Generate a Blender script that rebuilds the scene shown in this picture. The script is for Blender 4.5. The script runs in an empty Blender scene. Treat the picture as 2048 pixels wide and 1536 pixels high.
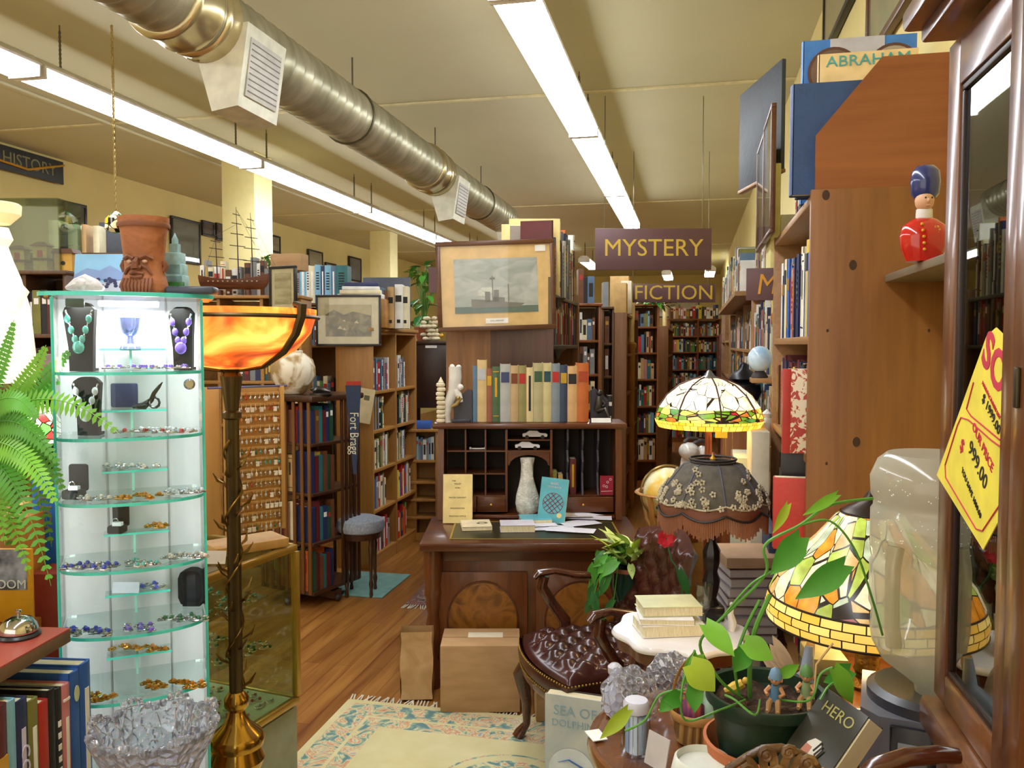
import bpy, bmesh, math, random
from math import sin, cos, pi, radians, atan2, sqrt, floor
from mathutils import Vector, Matrix, Euler
V = Vector
COL = bpy.context.scene.collection
F = 1650.0; H = 1.65
YAW = math.atan(361 / F); PIT = math.atan(78 / F)
s_, c_ = sin(YAW), cos(YAW)
FW = V((-s_, c_, 0)); RT = V((c_, s_, 0))
CAM = V((0, 0, H))
def ray(px, py):
    f = FW * cos(PIT) + V((0, 0, -sin(PIT))); u = FW * sin(PIT) + V((0, 0, cos(PIT)))
    return f + RT * ((px - 1024) / F) + u * ((768 - py) / F)
def A(px, py, d):            # a point at forward distance d
    r = ray(px, py); return CAM + r * (d / r.dot(FW))
def AX(px, py, x): r = ray(px, py); return CAM + r * (x / r.x)
def AY(px, py, y): r = ray(px, py); return CAM + r * (y / r.y)
def AZ(px, py, z): r = ray(px, py); return CAM + r * ((z - H) / r.z)
def G(px, z, d):             # column px, height z, distance d
    zc = d * cos(PIT) - ((z if z else 1.45) - H) * sin(PIT)   # z 0: the column as seen near eye level
    return CAM + FW * d + RT * ((px - 1024) / F * zc) + V((0, 0, z - H))
def lin(c):
    if isinstance(c, str):
        c = c.lstrip('#'); c = [int(c[i:i + 2], 16) / 255 for i in (0, 2, 4)]
        c = [x / 12.92 if x <= .04045 else ((x + .055) / 1.055) ** 2.4 for x in c]
    return (c[0], c[1], c[2], 1.0)
def nd(nt, t, **k):
    n = nt.nodes.new(t)
    for a, b in k.items():
        if a in n.inputs: n.inputs[a].default_value = b
        else: setattr(n, a, b)
    return n
_M = {}
def newm(name):
    m = bpy.data.materials.new(name); m.use_nodes = True; nt = m.node_tree
    return m, nt, nt.nodes['Principled BSDF'], nt.links.new
def ramp(nt, cols, fac):
    r = nt.nodes.new('ShaderNodeValToRGB'); e = r.color_ramp.elements
    while len(e) < len(cols): e.new(0.5)
    for i, (p, c) in enumerate(cols): e[i].position = p; e[i].color = lin(c)
    nt.links.new(fac, r.inputs[0]); return r
def M(name, col, rough=.55, metal=0, var=.12, scale=14, bump=0, emit=0, coat=0, sheen=0):
    """a plain procedural material: base colour with a little mottling"""
    if name in _M: return _M[name]
    m, nt, b, ln = newm(name); c = lin(col)
    tc = nt.nodes.new('ShaderNodeTexCoord'); no = nd(nt, 'ShaderNodeTexNoise', Scale=scale, Detail=3.0)
    ln(tc.outputs['Object'], no.inputs['Vector'])
    lo = tuple(max(0, x * (1 - var)) for x in c[:3]); hi = tuple(min(1, x * (1 + var)) for x in c[:3])
    r = ramp(nt, [(.3, lo), (.7, hi)], no.outputs[0]); ln(r.outputs[0], b.inputs['Base Color'])
    b.inputs['Roughness'].default_value = rough; b.inputs['Metallic'].default_value = metal
    if coat: b.inputs['Coat Weight'].default_value = coat
    if emit: ln(r.outputs[0], b.inputs['Emission Color']); b.inputs['Emission Strength'].default_value = emit
    if bump:
        bp = nd(nt, 'ShaderNodeBump', Strength=bump, Distance=.01); n2 = nd(nt, 'ShaderNodeTexNoise', Scale=scale * 4)
        ln(tc.outputs['Object'], n2.inputs['Vector']); ln(n2.outputs[0], bp.inputs['Height']); ln(bp.outputs[0], b.inputs['Normal'])
    _M[name] = m; return m
def wood(name, c1, c2, axis=2, scale=9, rough=.38, knots=False, coat=0):
    if name in _M: return _M[name]
    m, nt, b, ln = newm(name)
    tc = nt.nodes.new('ShaderNodeTexCoord'); mp = nt.nodes.new('ShaderNodeMapping')
    sc = [1.0, 1.0, 1.0]; sc[axis] = .09; mp.inputs['Scale'].default_value = sc
    ln(tc.outputs['Object'], mp.inputs[0])
    no = nd(nt, 'ShaderNodeTexNoise', Scale=scale, Detail=6.0, Roughness=.6, Distortion=.8); ln(mp.outputs[0], no.inputs['Vector'])
    n2 = nd(nt, 'ShaderNodeTexNoise', Scale=scale * 9, Detail=2.0); ln(mp.outputs[0], n2.inputs['Vector'])
    mx = nd(nt, 'ShaderNodeMix', Factor=.3); ln(no.outputs[0], mx.inputs[2]); ln(n2.outputs[0], mx.inputs[3])
    r = ramp(nt, [(.32, c1), (.5, tuple((x + y) / 2 for x, y in zip(lin(c1), lin(c2)))), (.68, c2)], mx.outputs[0])
    out = r.outputs[0]
    if knots:
        vo = nd(nt, 'ShaderNodeTexVoronoi', Scale=2.1); mp2 = nt.nodes.new('ShaderNodeMapping'); mp2.inputs['Scale'].default_value = (1.6, 1, .75)
        ln(tc.outputs['Object'], mp2.inputs[0]); ln(mp2.outputs[0], vo.inputs['Vector'])
        rk = ramp(nt, [(.035, '#3a1e08'), (.1, '#ffffff')], vo.outputs[0])
        mk = nd(nt, 'ShaderNodeMix', data_type='RGBA', blend_type='MULTIPLY'); mk.inputs[0].default_value = .8
        ln(out, mk.inputs[6]); ln(rk.outputs[0], mk.inputs[7]); out = mk.outputs[2]
    ln(out, b.inputs['Base Color']); b.inputs['Roughness'].default_value = rough
    if coat: b.inputs['Coat Weight'].default_value = coat; b.inputs['Coat Roughness'].default_value = .12
    _M[name] = m; return m
def glass(name, tint='#ffffff', refl=.06, rough=.02, opac=0.0, oc=None):
    """thin see-through pane: transparent with a gloss on top (and some milkiness)"""
    if name in _M: return _M[name]
    m, nt, b, ln = newm(name); nt.nodes.remove(b); o = nt.nodes['Material Output']
    tr = nd(nt, 'ShaderNodeBsdfTransparent', Color=lin(tint)); gl = nd(nt, 'ShaderNodeBsdfGlossy', Roughness=rough)
    fr = nd(nt, 'ShaderNodeFresnel', IOR=1.45); ge = nt.nodes.new('ShaderNodeNewGeometry'); io = nd(nt, 'ShaderNodeMapRange'); io.inputs[3].default_value = 1.45; io.inputs[4].default_value = 1 / 1.45; ln(ge.outputs['Backfacing'], io.inputs[0]); ln(io.outputs[0], fr.inputs[0]); ad = nd(nt, 'ShaderNodeMath', operation='ADD'); ad.inputs[1].default_value = refl - .035; ad.use_clamp = True
    ln(fr.outputs[0], ad.inputs[0]); mx = nt.nodes.new('ShaderNodeMixShader'); ln(ad.outputs[0], mx.inputs[0]); ln(tr.outputs[0], mx.inputs[1]); ln(gl.outputs[0], mx.inputs[2])
    src = mx
    if opac:
        df = nd(nt, 'ShaderNodeBsdfDiffuse', Color=lin(oc or tint)); tl = nd(nt, 'ShaderNodeBsdfTranslucent', Color=lin(oc or tint)); m0 = nt.nodes.new('ShaderNodeMixShader')
        ln(df.outputs[0], m0.inputs[1]); ln(tl.outputs[0], m0.inputs[2])
        m2 = nt.nodes.new('ShaderNodeMixShader'); m2.inputs[0].default_value = opac
        ln(mx.outputs[0], m2.inputs[1]); ln(m0.outputs[0], m2.inputs[2]); src = m2
    ln(src.outputs[0], o.inputs[0]); _M[name] = m; return m
def crystal(name, tint='#eef2ff'):
    if name in _M: return _M[name]
    m, nt, b, ln = newm(name)
    b.inputs['Base Color'].default_value = lin(tint); b.inputs['Roughness'].default_value = .04
    b.inputs['Transmission Weight'].default_value = .85; b.inputs['IOR'].default_value = 1.35
    tc = nt.nodes.new('ShaderNodeTexCoord'); vo = nd(nt, 'ShaderNodeTexVoronoi', Scale=60.0); ln(tc.outputs['Object'], vo.inputs['Vector'])
    bp = nd(nt, 'ShaderNodeBump', Strength=.9, Distance=.01); ln(vo.outputs[0], bp.inputs['Height']); ln(bp.outputs[0], b.inputs['Normal'])
    _M[name] = m; return m
def ramped(name, cols, kind='noise', scale=5, coords='Object', emit=0, rough=.5, dist=0, mapsc=None, detail=4, bump=0, lead=None, metal=0):
    """a material whose colours come from a ramp over noise, cells, waves or height; lead = dark cell edges"""
    if name in _M: return _M[name]
    m, nt, b, ln = newm(name)
    tc = nt.nodes.new('ShaderNodeTexCoord'); mp = nt.nodes.new('ShaderNodeMapping'); ln(tc.outputs[coords], mp.inputs[0])
    if mapsc: mp.inputs['Scale'].default_value = mapsc
    if kind == 'noise': t = nd(nt, 'ShaderNodeTexNoise', Scale=scale, Detail=detail, Distortion=dist); ln(mp.outputs[0], t.inputs['Vector']); f = t.outputs[0]
    elif kind == 'cells':
        t = nd(nt, 'ShaderNodeTexVoronoi', Scale=scale); ln(mp.outputs[0], t.inputs['Vector'])
        sp = nt.nodes.new('ShaderNodeSeparateColor'); ln(t.outputs['Color'], sp.inputs[0]); f = sp.outputs[0]
    elif kind == 'wave': t = nd(nt, 'ShaderNodeTexWave', Scale=scale, Distortion=dist, bands_direction='X'); ln(mp.outputs[0], t.inputs['Vector']); f = t.outputs[0]
    elif kind in 'xyz': t = nt.nodes.new('ShaderNodeSeparateXYZ'); ln(mp.outputs[0], t.inputs[0]); f = t.outputs['xyz'.index(kind)]
    r = ramp(nt, cols, f); out = r.outputs[0]
    if kind == 'cells': r.color_ramp.interpolation = 'CONSTANT'
    if lead:
        e = nd(nt, 'ShaderNodeTexVoronoi', Scale=scale, feature='DISTANCE_TO_EDGE'); ln(mp.outputs[0], e.inputs['Vector'])
        g = nd(nt, 'ShaderNodeMath', operation='GREATER_THAN'); g.inputs[1].default_value = lead; ln(e.outputs[0], g.inputs[0])
        mk = nd(nt, 'ShaderNodeMix', data_type='RGBA', blend_type='MIX'); mk.inputs[6].default_value = lin('#1a1008'); ln(g.outputs[0], mk.inputs[0]); ln(out, mk.inputs[7]); out = mk.outputs[2]
    ln(out, b.inputs['Base Color']); b.inputs['Roughness'].default_value = rough; b.inputs['Metallic'].default_value = metal
    if emit: ln(out, b.inputs['Emission Color']); b.inputs['Emission Strength'].default_value = emit
    if bump: bp = nd(nt, 'ShaderNodeBump', Strength=bump, Distance=.02); ln(f, bp.inputs['Height']); ln(bp.outputs[0], b.inputs['Normal'])
    _M[name] = m; return m
# ---------------------------------------------------------------- mesh builder
class MB:
    def __init__(s): s.bm = bmesh.new(); s.mi = 0; s.uv = s.bm.loops.layers.uv.new('uv'); s.T = Matrix()
    def at(s, loc=(0, 0, 0), rot=(0, 0, 0), sc=1):
        s.T = Matrix.Translation(V(loc)) @ Euler(rot).to_matrix().to_4x4() @ Matrix.Scale(sc, 4); return s
    def v(s, p): return s.bm.verts.new(s.T @ V(p))
    def f(s, vs, smooth=False):
        try: q = s.bm.faces.new(vs)
        except ValueError: return None
        q.material_index = s.mi; q.smooth = smooth; return q
    def box(s, c, d, bev=0, rot=None, tap=1.0):
        x, y, z = d[0] / 2, d[1] / 2, d[2] / 2; R = Euler(rot).to_matrix() if rot else Matrix.Identity(3); c = V(c)
        P = [c + R @ V((a * x * (tap if e > 0 else 1), b * y * (tap if e > 0 else 1), e * z)) for e in (-1, 1) for b in (-1, 1) for a in (-1, 1)]
        v = [s.v(p) for p in P]
        fs = [s.f([v[i] for i in q]) for q in ((0, 2, 3, 1), (4, 5, 7, 6), (0, 1, 5, 4), (2, 6, 7, 3), (0, 4, 6, 2), (1, 3, 7, 5))]
        if bev:
            es = list({e for f in fs for e in f.edges})
            r = bmesh.ops.bevel(s.bm, geom=es, offset=bev, segments=2, affect='EDGES', profile=.5)
            for f in r['faces']: f.material_index = s.mi
        return s
    def lathe(s, prof, n=24, c=(0, 0, 0), sq=(1, 1), fn=None, cap=True, arc=None):
        """prof: (radius, z) from bottom to top; fn(angle, j) scales the radius"""
        a0, a1 = arc or (0, 2 * pi); full = arc is None; m = n if full else n + 1
        R = []
        for j, (r, z) in enumerate(prof):
            R.append([s.v((c[0] + max(r, 1e-5) * (fn(a0 + (a1 - a0) * i / n, j) if fn else 1) * cos(a0 + (a1 - a0) * i / n) * sq[0], c[1] + max(r, 1e-5) * (fn(a0 + (a1 - a0) * i / n, j) if fn else 1) * sin(a0 + (a1 - a0) * i / n) * sq[1], c[2] + z)) for i in range(m)])
        for j in range(len(R) - 1):
            for i in range(n):
                k = (i + 1) % m; q = s.f([R[j][i], R[j][k], R[j + 1][k], R[j + 1][i]], True)
                if q:
                    for l, (a, b) in zip(q.loops, ((i, j), (i + 1, j), (i + 1, j + 1), (i, j + 1))): l[s.uv].uv = (a / n, b / (len(R) - 1))
        if cap and full:
            if prof[0][0] > 1e-4: s.f(R[0][::-1])
            if prof[-1][0] > 1e-4: s.f(R[-1])
        return s
    def cyl(s, c, r, h, n=20, r2=None): return s.lathe([(r, 0), (r if r2 is None else r2, h)], n, c)
    def ball(s, c, r, n=14):
        r = (r, r, r) if not hasattr(r, '__len__') else r; m = n // 2 + 1
        T = s.T; s.T = T @ Matrix.Translation(V(c)) @ Matrix.Diagonal((r[0], r[1], r[2], 1))
        s.lathe([(cos(-pi / 2 + pi * j / m), sin(-pi / 2 + pi * j / m)) for j in range(m + 1)], n); s.T = T; return s
    def tube(s, pts, r, n=8, closed=False, flat=1):
        pts = [V(p) for p in pts]; N = len(pts); rr = r if hasattr(r, '__len__') else [r] * N
        up = V((0, 0, 1)); R = []; pn = None
        for i, p in enumerate(pts):
            a = pts[(i - 1) % N] if closed or i else p; b = pts[(i + 1) % N] if closed or i < N - 1 else p
            t = (b - a).normalized() if (b - a).length > 1e-9 else V((0, 0, 1))
            if pn is None: pn = t.orthogonal().normalized() if abs(t.dot(up)) > .95 else t.cross(up).normalized()
            else: pn = (pn - t * pn.dot(t)).normalized()
            q = t.cross(pn)
            R.append([s.v(p + pn * (rr[i] * cos(2 * pi * k / n)) + q * (rr[i] * flat * sin(2 * pi * k / n))) for k in range(n)])
        for i in range(N if closed else N - 1):
            for k in range(n): s.f([R[i][k], R[i][(k + 1) % n], R[(i + 1) % N][(k + 1) % n], R[(i + 1) % N][k]], True)
        if not closed: s.f(R[0][::-1]); s.f(R[-1])
        return s
    def prism(s, poly, y0, y1, plane='xz'):
        def P(a, b, t): return (a, t, b) if plane == 'xz' else (a, b, t) if plane == 'xy' else (t, a, b)
        a = [s.v(P(p[0], p[1], y0)) for p in poly]; b = [s.v(P(p[0], p[1], y1)) for p in poly]; n = len(poly)
        s.f(a); s.f(b[::-1])
        for i in range(n): s.f([a[i], b[i], b[(i + 1) % n], a[(i + 1) % n]])
        return s
    def quad(s, a, b, c, d):
        q = s.f([s.v(a), s.v(b), s.v(c), s.v(d)])
        for l, u in zip(q.loops, ((0, 0), (1, 0), (1, 1), (0, 1))): l[s.uv].uv = u
        return s
    def grid(s, fn, nu, nv, smooth=True):
        P = [[s.v(fn(i / nu, j / nv)) for i in range(nu + 1)] for j in range(nv + 1)]
        for j in range(nv):
            for i in range(nu):
                q = s.f([P[j][i], P[j][i + 1], P[j + 1][i + 1], P[j + 1][i]], smooth)
                if q:
                    for l, u in zip(q.loops, ((i, j), (i + 1, j), (i + 1, j + 1), (i, j + 1))): l[s.uv].uv = (u[0] / nu, u[1] / nv)
        return s
    def leaf(s, base, tip, w, up=(0, 0, 1), droop=.15, n=6, heart=True):
        b = V(base); t = V(tip); ax = t - b; L = ax.length; sd = ax.cross(V(up)); sd = sd.normalized() if sd.length > 1e-6 else V((1, 0, 0)); nr = sd.cross(ax).normalized()
        P = []
        for i in range(n + 1):
            u = i / n; ww = w * (sin(pi * min(1, u * .92 + .1)) ** .75 if heart else sin(pi * (u * .94 + .03)) ** .8) * (1 - .45 * u if heart else 1)
            if i == n: ww = w * .02
            m = b + ax * u - nr * (droop * L * (u * u)) 
            bk = ax * (-.12 if heart and i == 0 else 0)
            P.append([s.v(m + sd * ww / 2 + nr * ww * .16 + bk), s.v(m), s.v(m - sd * ww / 2 + nr * ww * .16 + bk)])
        for i in range(n):
            s.f([P[i][0], P[i][1], P[i + 1][1], P[i + 1][0]], True); s.f([P[i][1], P[i][2], P[i + 1][2], P[i + 1][1]], True)
        return s
    def out(s, name, mats, parent=None, loc=None, rz=0, rot=None, ang=40):
        me = bpy.data.meshes.new(name); bmesh.ops.recalc_face_normals(s.bm, faces=s.bm.faces[:]); s.bm.to_mesh(me); s.bm.free()
        for m in (mats if isinstance(mats, (list, tuple)) else [mats]): me.materials.append(m)
        try: me.set_sharp_from_angle(angle=radians(ang))
        except Exception: pass
        o = bpy.data.objects.new(name, me); COL.objects.link(o)
        if parent is not None: o.parent = parent
        if loc is not None: o.location = loc
        o.rotation_euler = rot if rot else (0, 0, rz)
        return o
def tag(o, label=None, cat=None, group=None, kind=None):
    if label: o['label'] = label
    if cat: o['category'] = cat
    if group: o['group'] = group
    if kind: o['kind'] = kind
    return o
def thing(name, label, cat, loc=(0, 0, 0), rz=0, group=None, rot=None):
    o = bpy.data.objects.new(name, None); COL.objects.link(o); o.empty_display_size = .05
    o.location = loc; o.rotation_euler = rot if rot else (0, 0, rz); return tag(o, label, cat, group)
def txt(s, size, mat, parent=None, loc=(0, 0, 0), rot=(pi / 2, 0, 0), ext=.0008, name='lettering', sx=1.0, bold=0, shear=0, align='CENTER'):
    cu = bpy.data.curves.new(name, 'FONT'); cu.body = s; cu.size = size; cu.extrude = ext; cu.align_x = align; cu.align_y = 'CENTER'; cu.offset = bold; cu.shear = shear; cu.resolution_u = 3
    cu.materials.append(mat); o = bpy.data.objects.new(name, cu); COL.objects.link(o); o.location = loc; o.rotation_euler = rot; o.scale = (sx, 1, 1)
    if parent is not None: o.parent = parent
    return o
def copy_tree(o, parent=None):
    kids = [c for c in bpy.data.objects if c.parent is o] if o.name in _KID else []
    c = o.copy(); COL.objects.link(c)
    if parent: c.parent = parent
    for k in kids: copy_tree(k, c)
    return c
_KID = set()
def keep(o): _KID.add(o.name); [_KID.add(c.name) for c in o.children]; return o
def WL(o, p): return Matrix.Translation(o.location) @ o.rotation_euler.to_matrix().to_4x4() @ V(p)
ORD = 'first second third fourth fifth sixth seventh eighth ninth tenth eleventh twelfth thirteenth fourteenth fifteenth sixteenth seventeenth eighteenth nineteenth twentieth'.split()
ORD += ['twenty-' + o for o in ORD[:9]] + ['thirtieth'] + ['thirty-' + o for o in ORD[:9]] + ['fortieth'] + ['forty-' + o for o in ORD[:9]] + ['fiftieth'] + ['fifty-' + o for o in ORD[:9]]
# ---------------------------------------------------------------- books
BC = {'navy blue': '#25305a', 'blue': '#2f5fb4', 'pale blue': '#7fb4cf', 'teal': '#2a6d70', 'dark green': '#244a36', 'green': '#4f8a4a', 'olive': '#7b7a3a', 'yellow': '#d8bd3a', 'cream': '#e2d8b4',
      'tan': '#bd9a66', 'orange': '#c8682c', 'red': '#b32a22', 'maroon': '#5e1f22', 'brown': '#6b4126', 'black': '#1d1c20', 'grey': '#85888a', 'white': '#e6e6e0', 'pink': '#c87f86', 'purple': '#55407a', 'slate blue': '#55708c'}
def cov(n): return M('cover ' + n, BC[n], .45, var=.15, scale=9)
PAGES = ramped('book pages', [(.3, '#cfc49c'), (.7, '#ece4c6')], 'noise', 40, rough=.9, mapsc=(12, 1, 1))
GOLD = M('gilt lettering', '#c8a23c', .35, .6); INK = M('dark ink', '#26221f', .7); WHT = M('white print', '#ecebe4', .6); REDI = M('red print', '#b32a22', .5)
def book_mesh(t, h, dp, style=0, pages=True):
    mb = MB(); b = .0025
    mb.mi = 0; mb.box((-t / 2 + b / 2, dp / 2, h / 2), (b, dp, h)); mb.box((t / 2 - b / 2, dp / 2, h / 2), (b, dp, h))
    n = 5; P = [(-t / 2 + t * i / n, -.12 * t * sin(pi * i / n)) for i in range(n + 1)]
    mb.prism(P + [(t / 2, b), (-t / 2, b)], 0, h, 'xy')
    if pages: mb.mi = 1; mb.box((0, dp / 2, h / 2), (t - 2 * b, dp - .008, h - .008))
    mb.mi = 2; e = -.12 * t - .0006
    def lab(z0, z1, w=.72): mb.box((0, e + .002, (z0 + z1) / 2 * h), (t * w, .004, (z1 - z0) * h))
    if style == 1: lab(.68, .86, .8)
    elif style == 2: lab(.9, .915); lab(.1, .115); lab(.45, .8, .3)
    elif style == 3:
        for k in range(7): lab(.35 + k * .07, .385 + k * .07, .5)
    elif style == 4: lab(.6, .75, .8); lab(.12, .2, .45)
    elif style == 5: lab(.2, .85, .34)
    return mb
GBN = [0]
def book(label, loc, rz, t, h, dp, col, acc=None, style=0, group=None, tilt=0, name='book', cat='book', parts=False):
    mb = book_mesh(t, h, dp, style, not parts)
    o = mb.out(name, [cov(col) if isinstance(col, str) else col, PAGES, acc or GOLD], None, loc, rot=(0, tilt, rz))
    tag(o, label, cat, group)
    if parts: MB().box((0, dp / 2, h / 2), (t - .005, dp - .008, h - .008)).out('page_block', PAGES, o)
    return o
ALLC = list(BC)
DULL = ['navy blue', 'teal', 'dark green', 'olive', 'tan', 'maroon', 'brown', 'black', 'grey', 'red', 'cream', 'slate blue', 'brown', 'tan']
class FarBooks:
    def __init__(s): s.mb = MB(); s.ms = [PAGES]; 
    def idx(s, m):
        if m not in s.ms: s.ms.append(m)
        return s.ms.index(m)
    def add(s, loc, rz, t, h, dp, c, acc, st):
        m = s.mb; m.at(loc, (0, 0, rz)); m.mi = s.idx(cov(c)); m.box((0, dp / 2, h / 2), (t, dp, h))
        if st: m.mi = s.idx(acc); m.box((0, -.0005, h * (.75 if st < 4 else .5)), (t * .6, .003, h * (.14 if st < 4 else .5)))
        m.at()
FB = FarBooks()
def book_row(where, start, rz, L, hr=(.18, .25), tr=(.018, .04), dp=(.12, .16), pal=ALLC, seed=1, end='near end', group=None, gap=.12, styles=(0, 1, 2, 3, 4, 5), far=False, plan=None):
    """books side by side along local +x from start (spines face local -y)"""
    rn = random.Random(seed); x = 0; k = 0; ux = V((cos(rz), sin(rz), 0)); uy = V((-sin(rz), cos(rz), 0)); last = ''
    while True:
        t = rn.uniform(*tr)
        if x + t > L: break
        c = rn.choice([q for q in pal if q != last] or pal); last = c; h = rn.uniform(*hr); d_ = rn.uniform(*dp)
        size = 'tall' if h > hr[0] + .7 * (hr[1] - hr[0]) else 'short' if h < hr[0] + .3 * (hr[1] - hr[0]) else 'medium'
        if t > tr[0] + .75 * (tr[1] - tr[0]): size = 'thick'
        acc = rn.choice([GOLD, WHT, INK, GOLD, WHT, REDI])
        if c in ('white', 'cream', 'yellow', 'pale blue', 'tan'): acc = rn.choice([INK, REDI, INK])
        if c == 'red': acc = rn.choice([GOLD, WHT])
        if far:
            FB.add(V(start) + ux * (x + t / 2) + uy * rn.uniform(0, .01), rz, t - .001, h, d_, c, acc, rn.choice(styles)); x += t; k += 1; continue
        book(f'{size} {c} book, {ORD[k]} from {end}, {where}', V(start) + ux * (x + t / 2) + uy * rn.uniform(0, .015), rz, t - .0008, h, d_, c, acc, rn.choice(styles), group or 'books on ' + where)
        x += t; k += 1
        if rn.random() < gap * .3: x += rn.uniform(.01, .03)
    return k
# ---------------------------------------------------------------- bookcase (local: open face at y=0 looking to -y, origin front middle on the floor)
def case(name, label, loc, rz, w, dep, h, shelves, mat, th=.022, back=True, ends=(None, None), sub=(), top=True, base=.08, h2=None, group=None, matb=None):
    t = thing(name, label, 'bookcase', loc, rz, group)
    for i, sx in enumerate((-1, 1)):
        MB().box((sx * (w / 2 - th / 2), dep / 2, (h2 or h) / 2), (th, dep, h2 or h), .002).out('side_panel', mat, t)
    for z in shelves: MB().box((0, dep / 2, z - th / 2), (w - 2 * th - .002, dep - .004, th), .002).out('shelf', mat, t)
    if top: MB().box((0, dep / 2 - .01, h + th / 2 if not h2 else h - th / 2), (w + .02 if not h2 else w - 2 * th - .002, dep + .02, th), .003).out('top_board', mat, t)
    if back: MB().box((0, dep - .005, h / 2), (w - 2 * th - .002, .008, h - .01)).out('back_panel', matb or mat, t)
    if base: MB().box((0, .012, base / 2), (w - 2 * th - .002, .02, base)).out('plinth', mat, t)
    for sx in sub: MB().box((sx, dep / 2, h / 2 + base / 2), (th, dep - .006, h - base - .004)).out('divider', mat, t)
    return t
def P2(t, x, y, z): return WL(t, (x, y, z))

ORD += ['sixtieth'] + ['sixty-' + o for o in ORD[:9]] + ['seventieth'] + ['seventy-' + o for o in ORD[:9]] + ['eightieth'] + ['eighty-' + o for o in ORD[:9]] + ['ninetieth'] + ['ninety-' + o for o in ORD[:9]] + ['hundredth'] * 40
# ================================================================ camera, world, room
cd = bpy.data.cameras.new('camera'); cam = bpy.data.objects.new('camera', cd); COL.objects.link(cam)
cam.location = CAM; cam.rotation_euler = (pi / 2 - PIT, 0, YAW); cd.sensor_width = 36; cd.lens = 36 * F / 2048; cd.clip_start = .02
sc = bpy.context.scene; sc.camera = cam
sc.view_settings.view_transform = 'Standard'; sc.view_settings.look = 'None'; sc.view_settings.gamma = 1; sc.view_settings.exposure = .55
w = bpy.data.worlds.new('world'); sc.world = w; w.use_nodes = True
w.node_tree.nodes['Background'].inputs[0].default_value = lin('#fff0d8'); w.node_tree.nodes['Background'].inputs[1].default_value = 1.2
sc.cycles.max_bounces = 5; sc.cycles.transparent_max_bounces = 18; sc.cycles.adaptive_threshold = .05; sc.cycles.use_denoising = True; sc.cycles.sample_clamp_indirect = 6
XR = .70; XL = -6.35; YB = 23.0; ZC = 3.55
WALL = M('yellow wall paint', '#e6d48c', .7, var=.04, scale=2); CEIL = M('ceiling paint', '#d3cda8', .85, var=.03, scale=1.2)
def struct(n, mb, m): o = mb.out(n, m); o['kind'] = 'structure'; return o
def floor_mat():
    m, nt, b, ln = newm('plank floor')
    tc = nt.nodes.new('ShaderNodeTexCoord'); mp = nt.nodes.new('ShaderNodeMapping'); mp.inputs['Rotation'].default_value = (0, 0, pi / 2); ln(tc.outputs['Object'], mp.inputs[0])
    br = nd(nt, 'ShaderNodeTexBrick', Scale=1.0); br.inputs['Brick Width'].default_value = 1.3; br.inputs['Row Height'].default_value = .085; br.inputs['Mortar Size'].default_value = .0012
    br.inputs['Color1'].default_value = lin('#b08244'); br.inputs['Color2'].default_value = lin('#956833'); br.inputs['Mortar'].default_value = lin('#5e3412'); ln(mp.outputs[0], br.inputs[0])
    m2 = nt.nodes.new('ShaderNodeMapping'); m2.inputs['Scale'].default_value = (1, .08, 1); ln(tc.outputs['Object'], m2.inputs[0])
    no = nd(nt, 'ShaderNodeTexNoise', Scale=22.0, Detail=5.0, Distortion=.6); ln(m2.outputs[0], no.inputs['Vector'])
    r = ramp(nt, [(.3, '#b98a5a'), (.65, '#fff2e0')], no.outputs[0])
    mx = nd(nt, 'ShaderNodeMix', data_type='RGBA', blend_type='MULTIPLY'); mx.inputs[0].default_value = .8; ln(br.outputs[0], mx.inputs[6]); ln(r.outputs[0], mx.inputs[7])
    ln(mx.outputs[2], b.inputs['Base Color']); b.inputs['Roughness'].default_value = .33; return m
struct('floor', MB().box(((XL + XR) / 2, 10, -.05), (XR - XL + .4, 27, .1)), floor_mat())
struct('ceiling', MB().box(((XL + XR) / 2, 10, ZC + .05), (XR - XL + .4, 27, .1)), CEIL)
struct('wall_left', MB().box((XL - .1, 10, ZC / 2), (.2, 27, ZC)), WALL)
struct('wall_right', MB().box((XR + .1, 10, ZC / 2), (.2, 27, ZC)), WALL)
struct('wall_back', MB().box(((XL + XR) / 2, YB + .1, ZC / 2), (XR - XL, .2, ZC)), WALL)
CB = M('ceiling batten', '#e6dcae', .7)
for i, y in enumerate((AZ(1100, 190, ZC - .01).y, AZ(1100, 190, ZC - .01).y + 4.9, AZ(1100, 190, ZC - .01).y + 9.8)):
    struct(f'trim_{i + 1}', MB().box(((XL + XR) / 2, y, ZC - .008), (XR - XL, .035, .012)), CB)
for i, x in enumerate((-4.9, -2.9)): struct(f'trim_{i + 4}', MB().box((x, 8, ZC - .012), (.05, 20, .02)), CEIL)
PIL = M('pillar paint', '#f0e4a4', .6, var=.03)
for i, (px0, px1, d) in enumerate(((445, 517, 8.2), (740, 783, 13.8))):
    a = G(px0, 0, d); b = G(px1, 0, d); wd = (b - a).length; m_ = (a + b) / 2
    struct(f'trim_{i + 6}', MB().box((m_.x, m_.y + wd / 2, ZC / 2), (wd, wd, ZC), .01), PIL)
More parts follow.
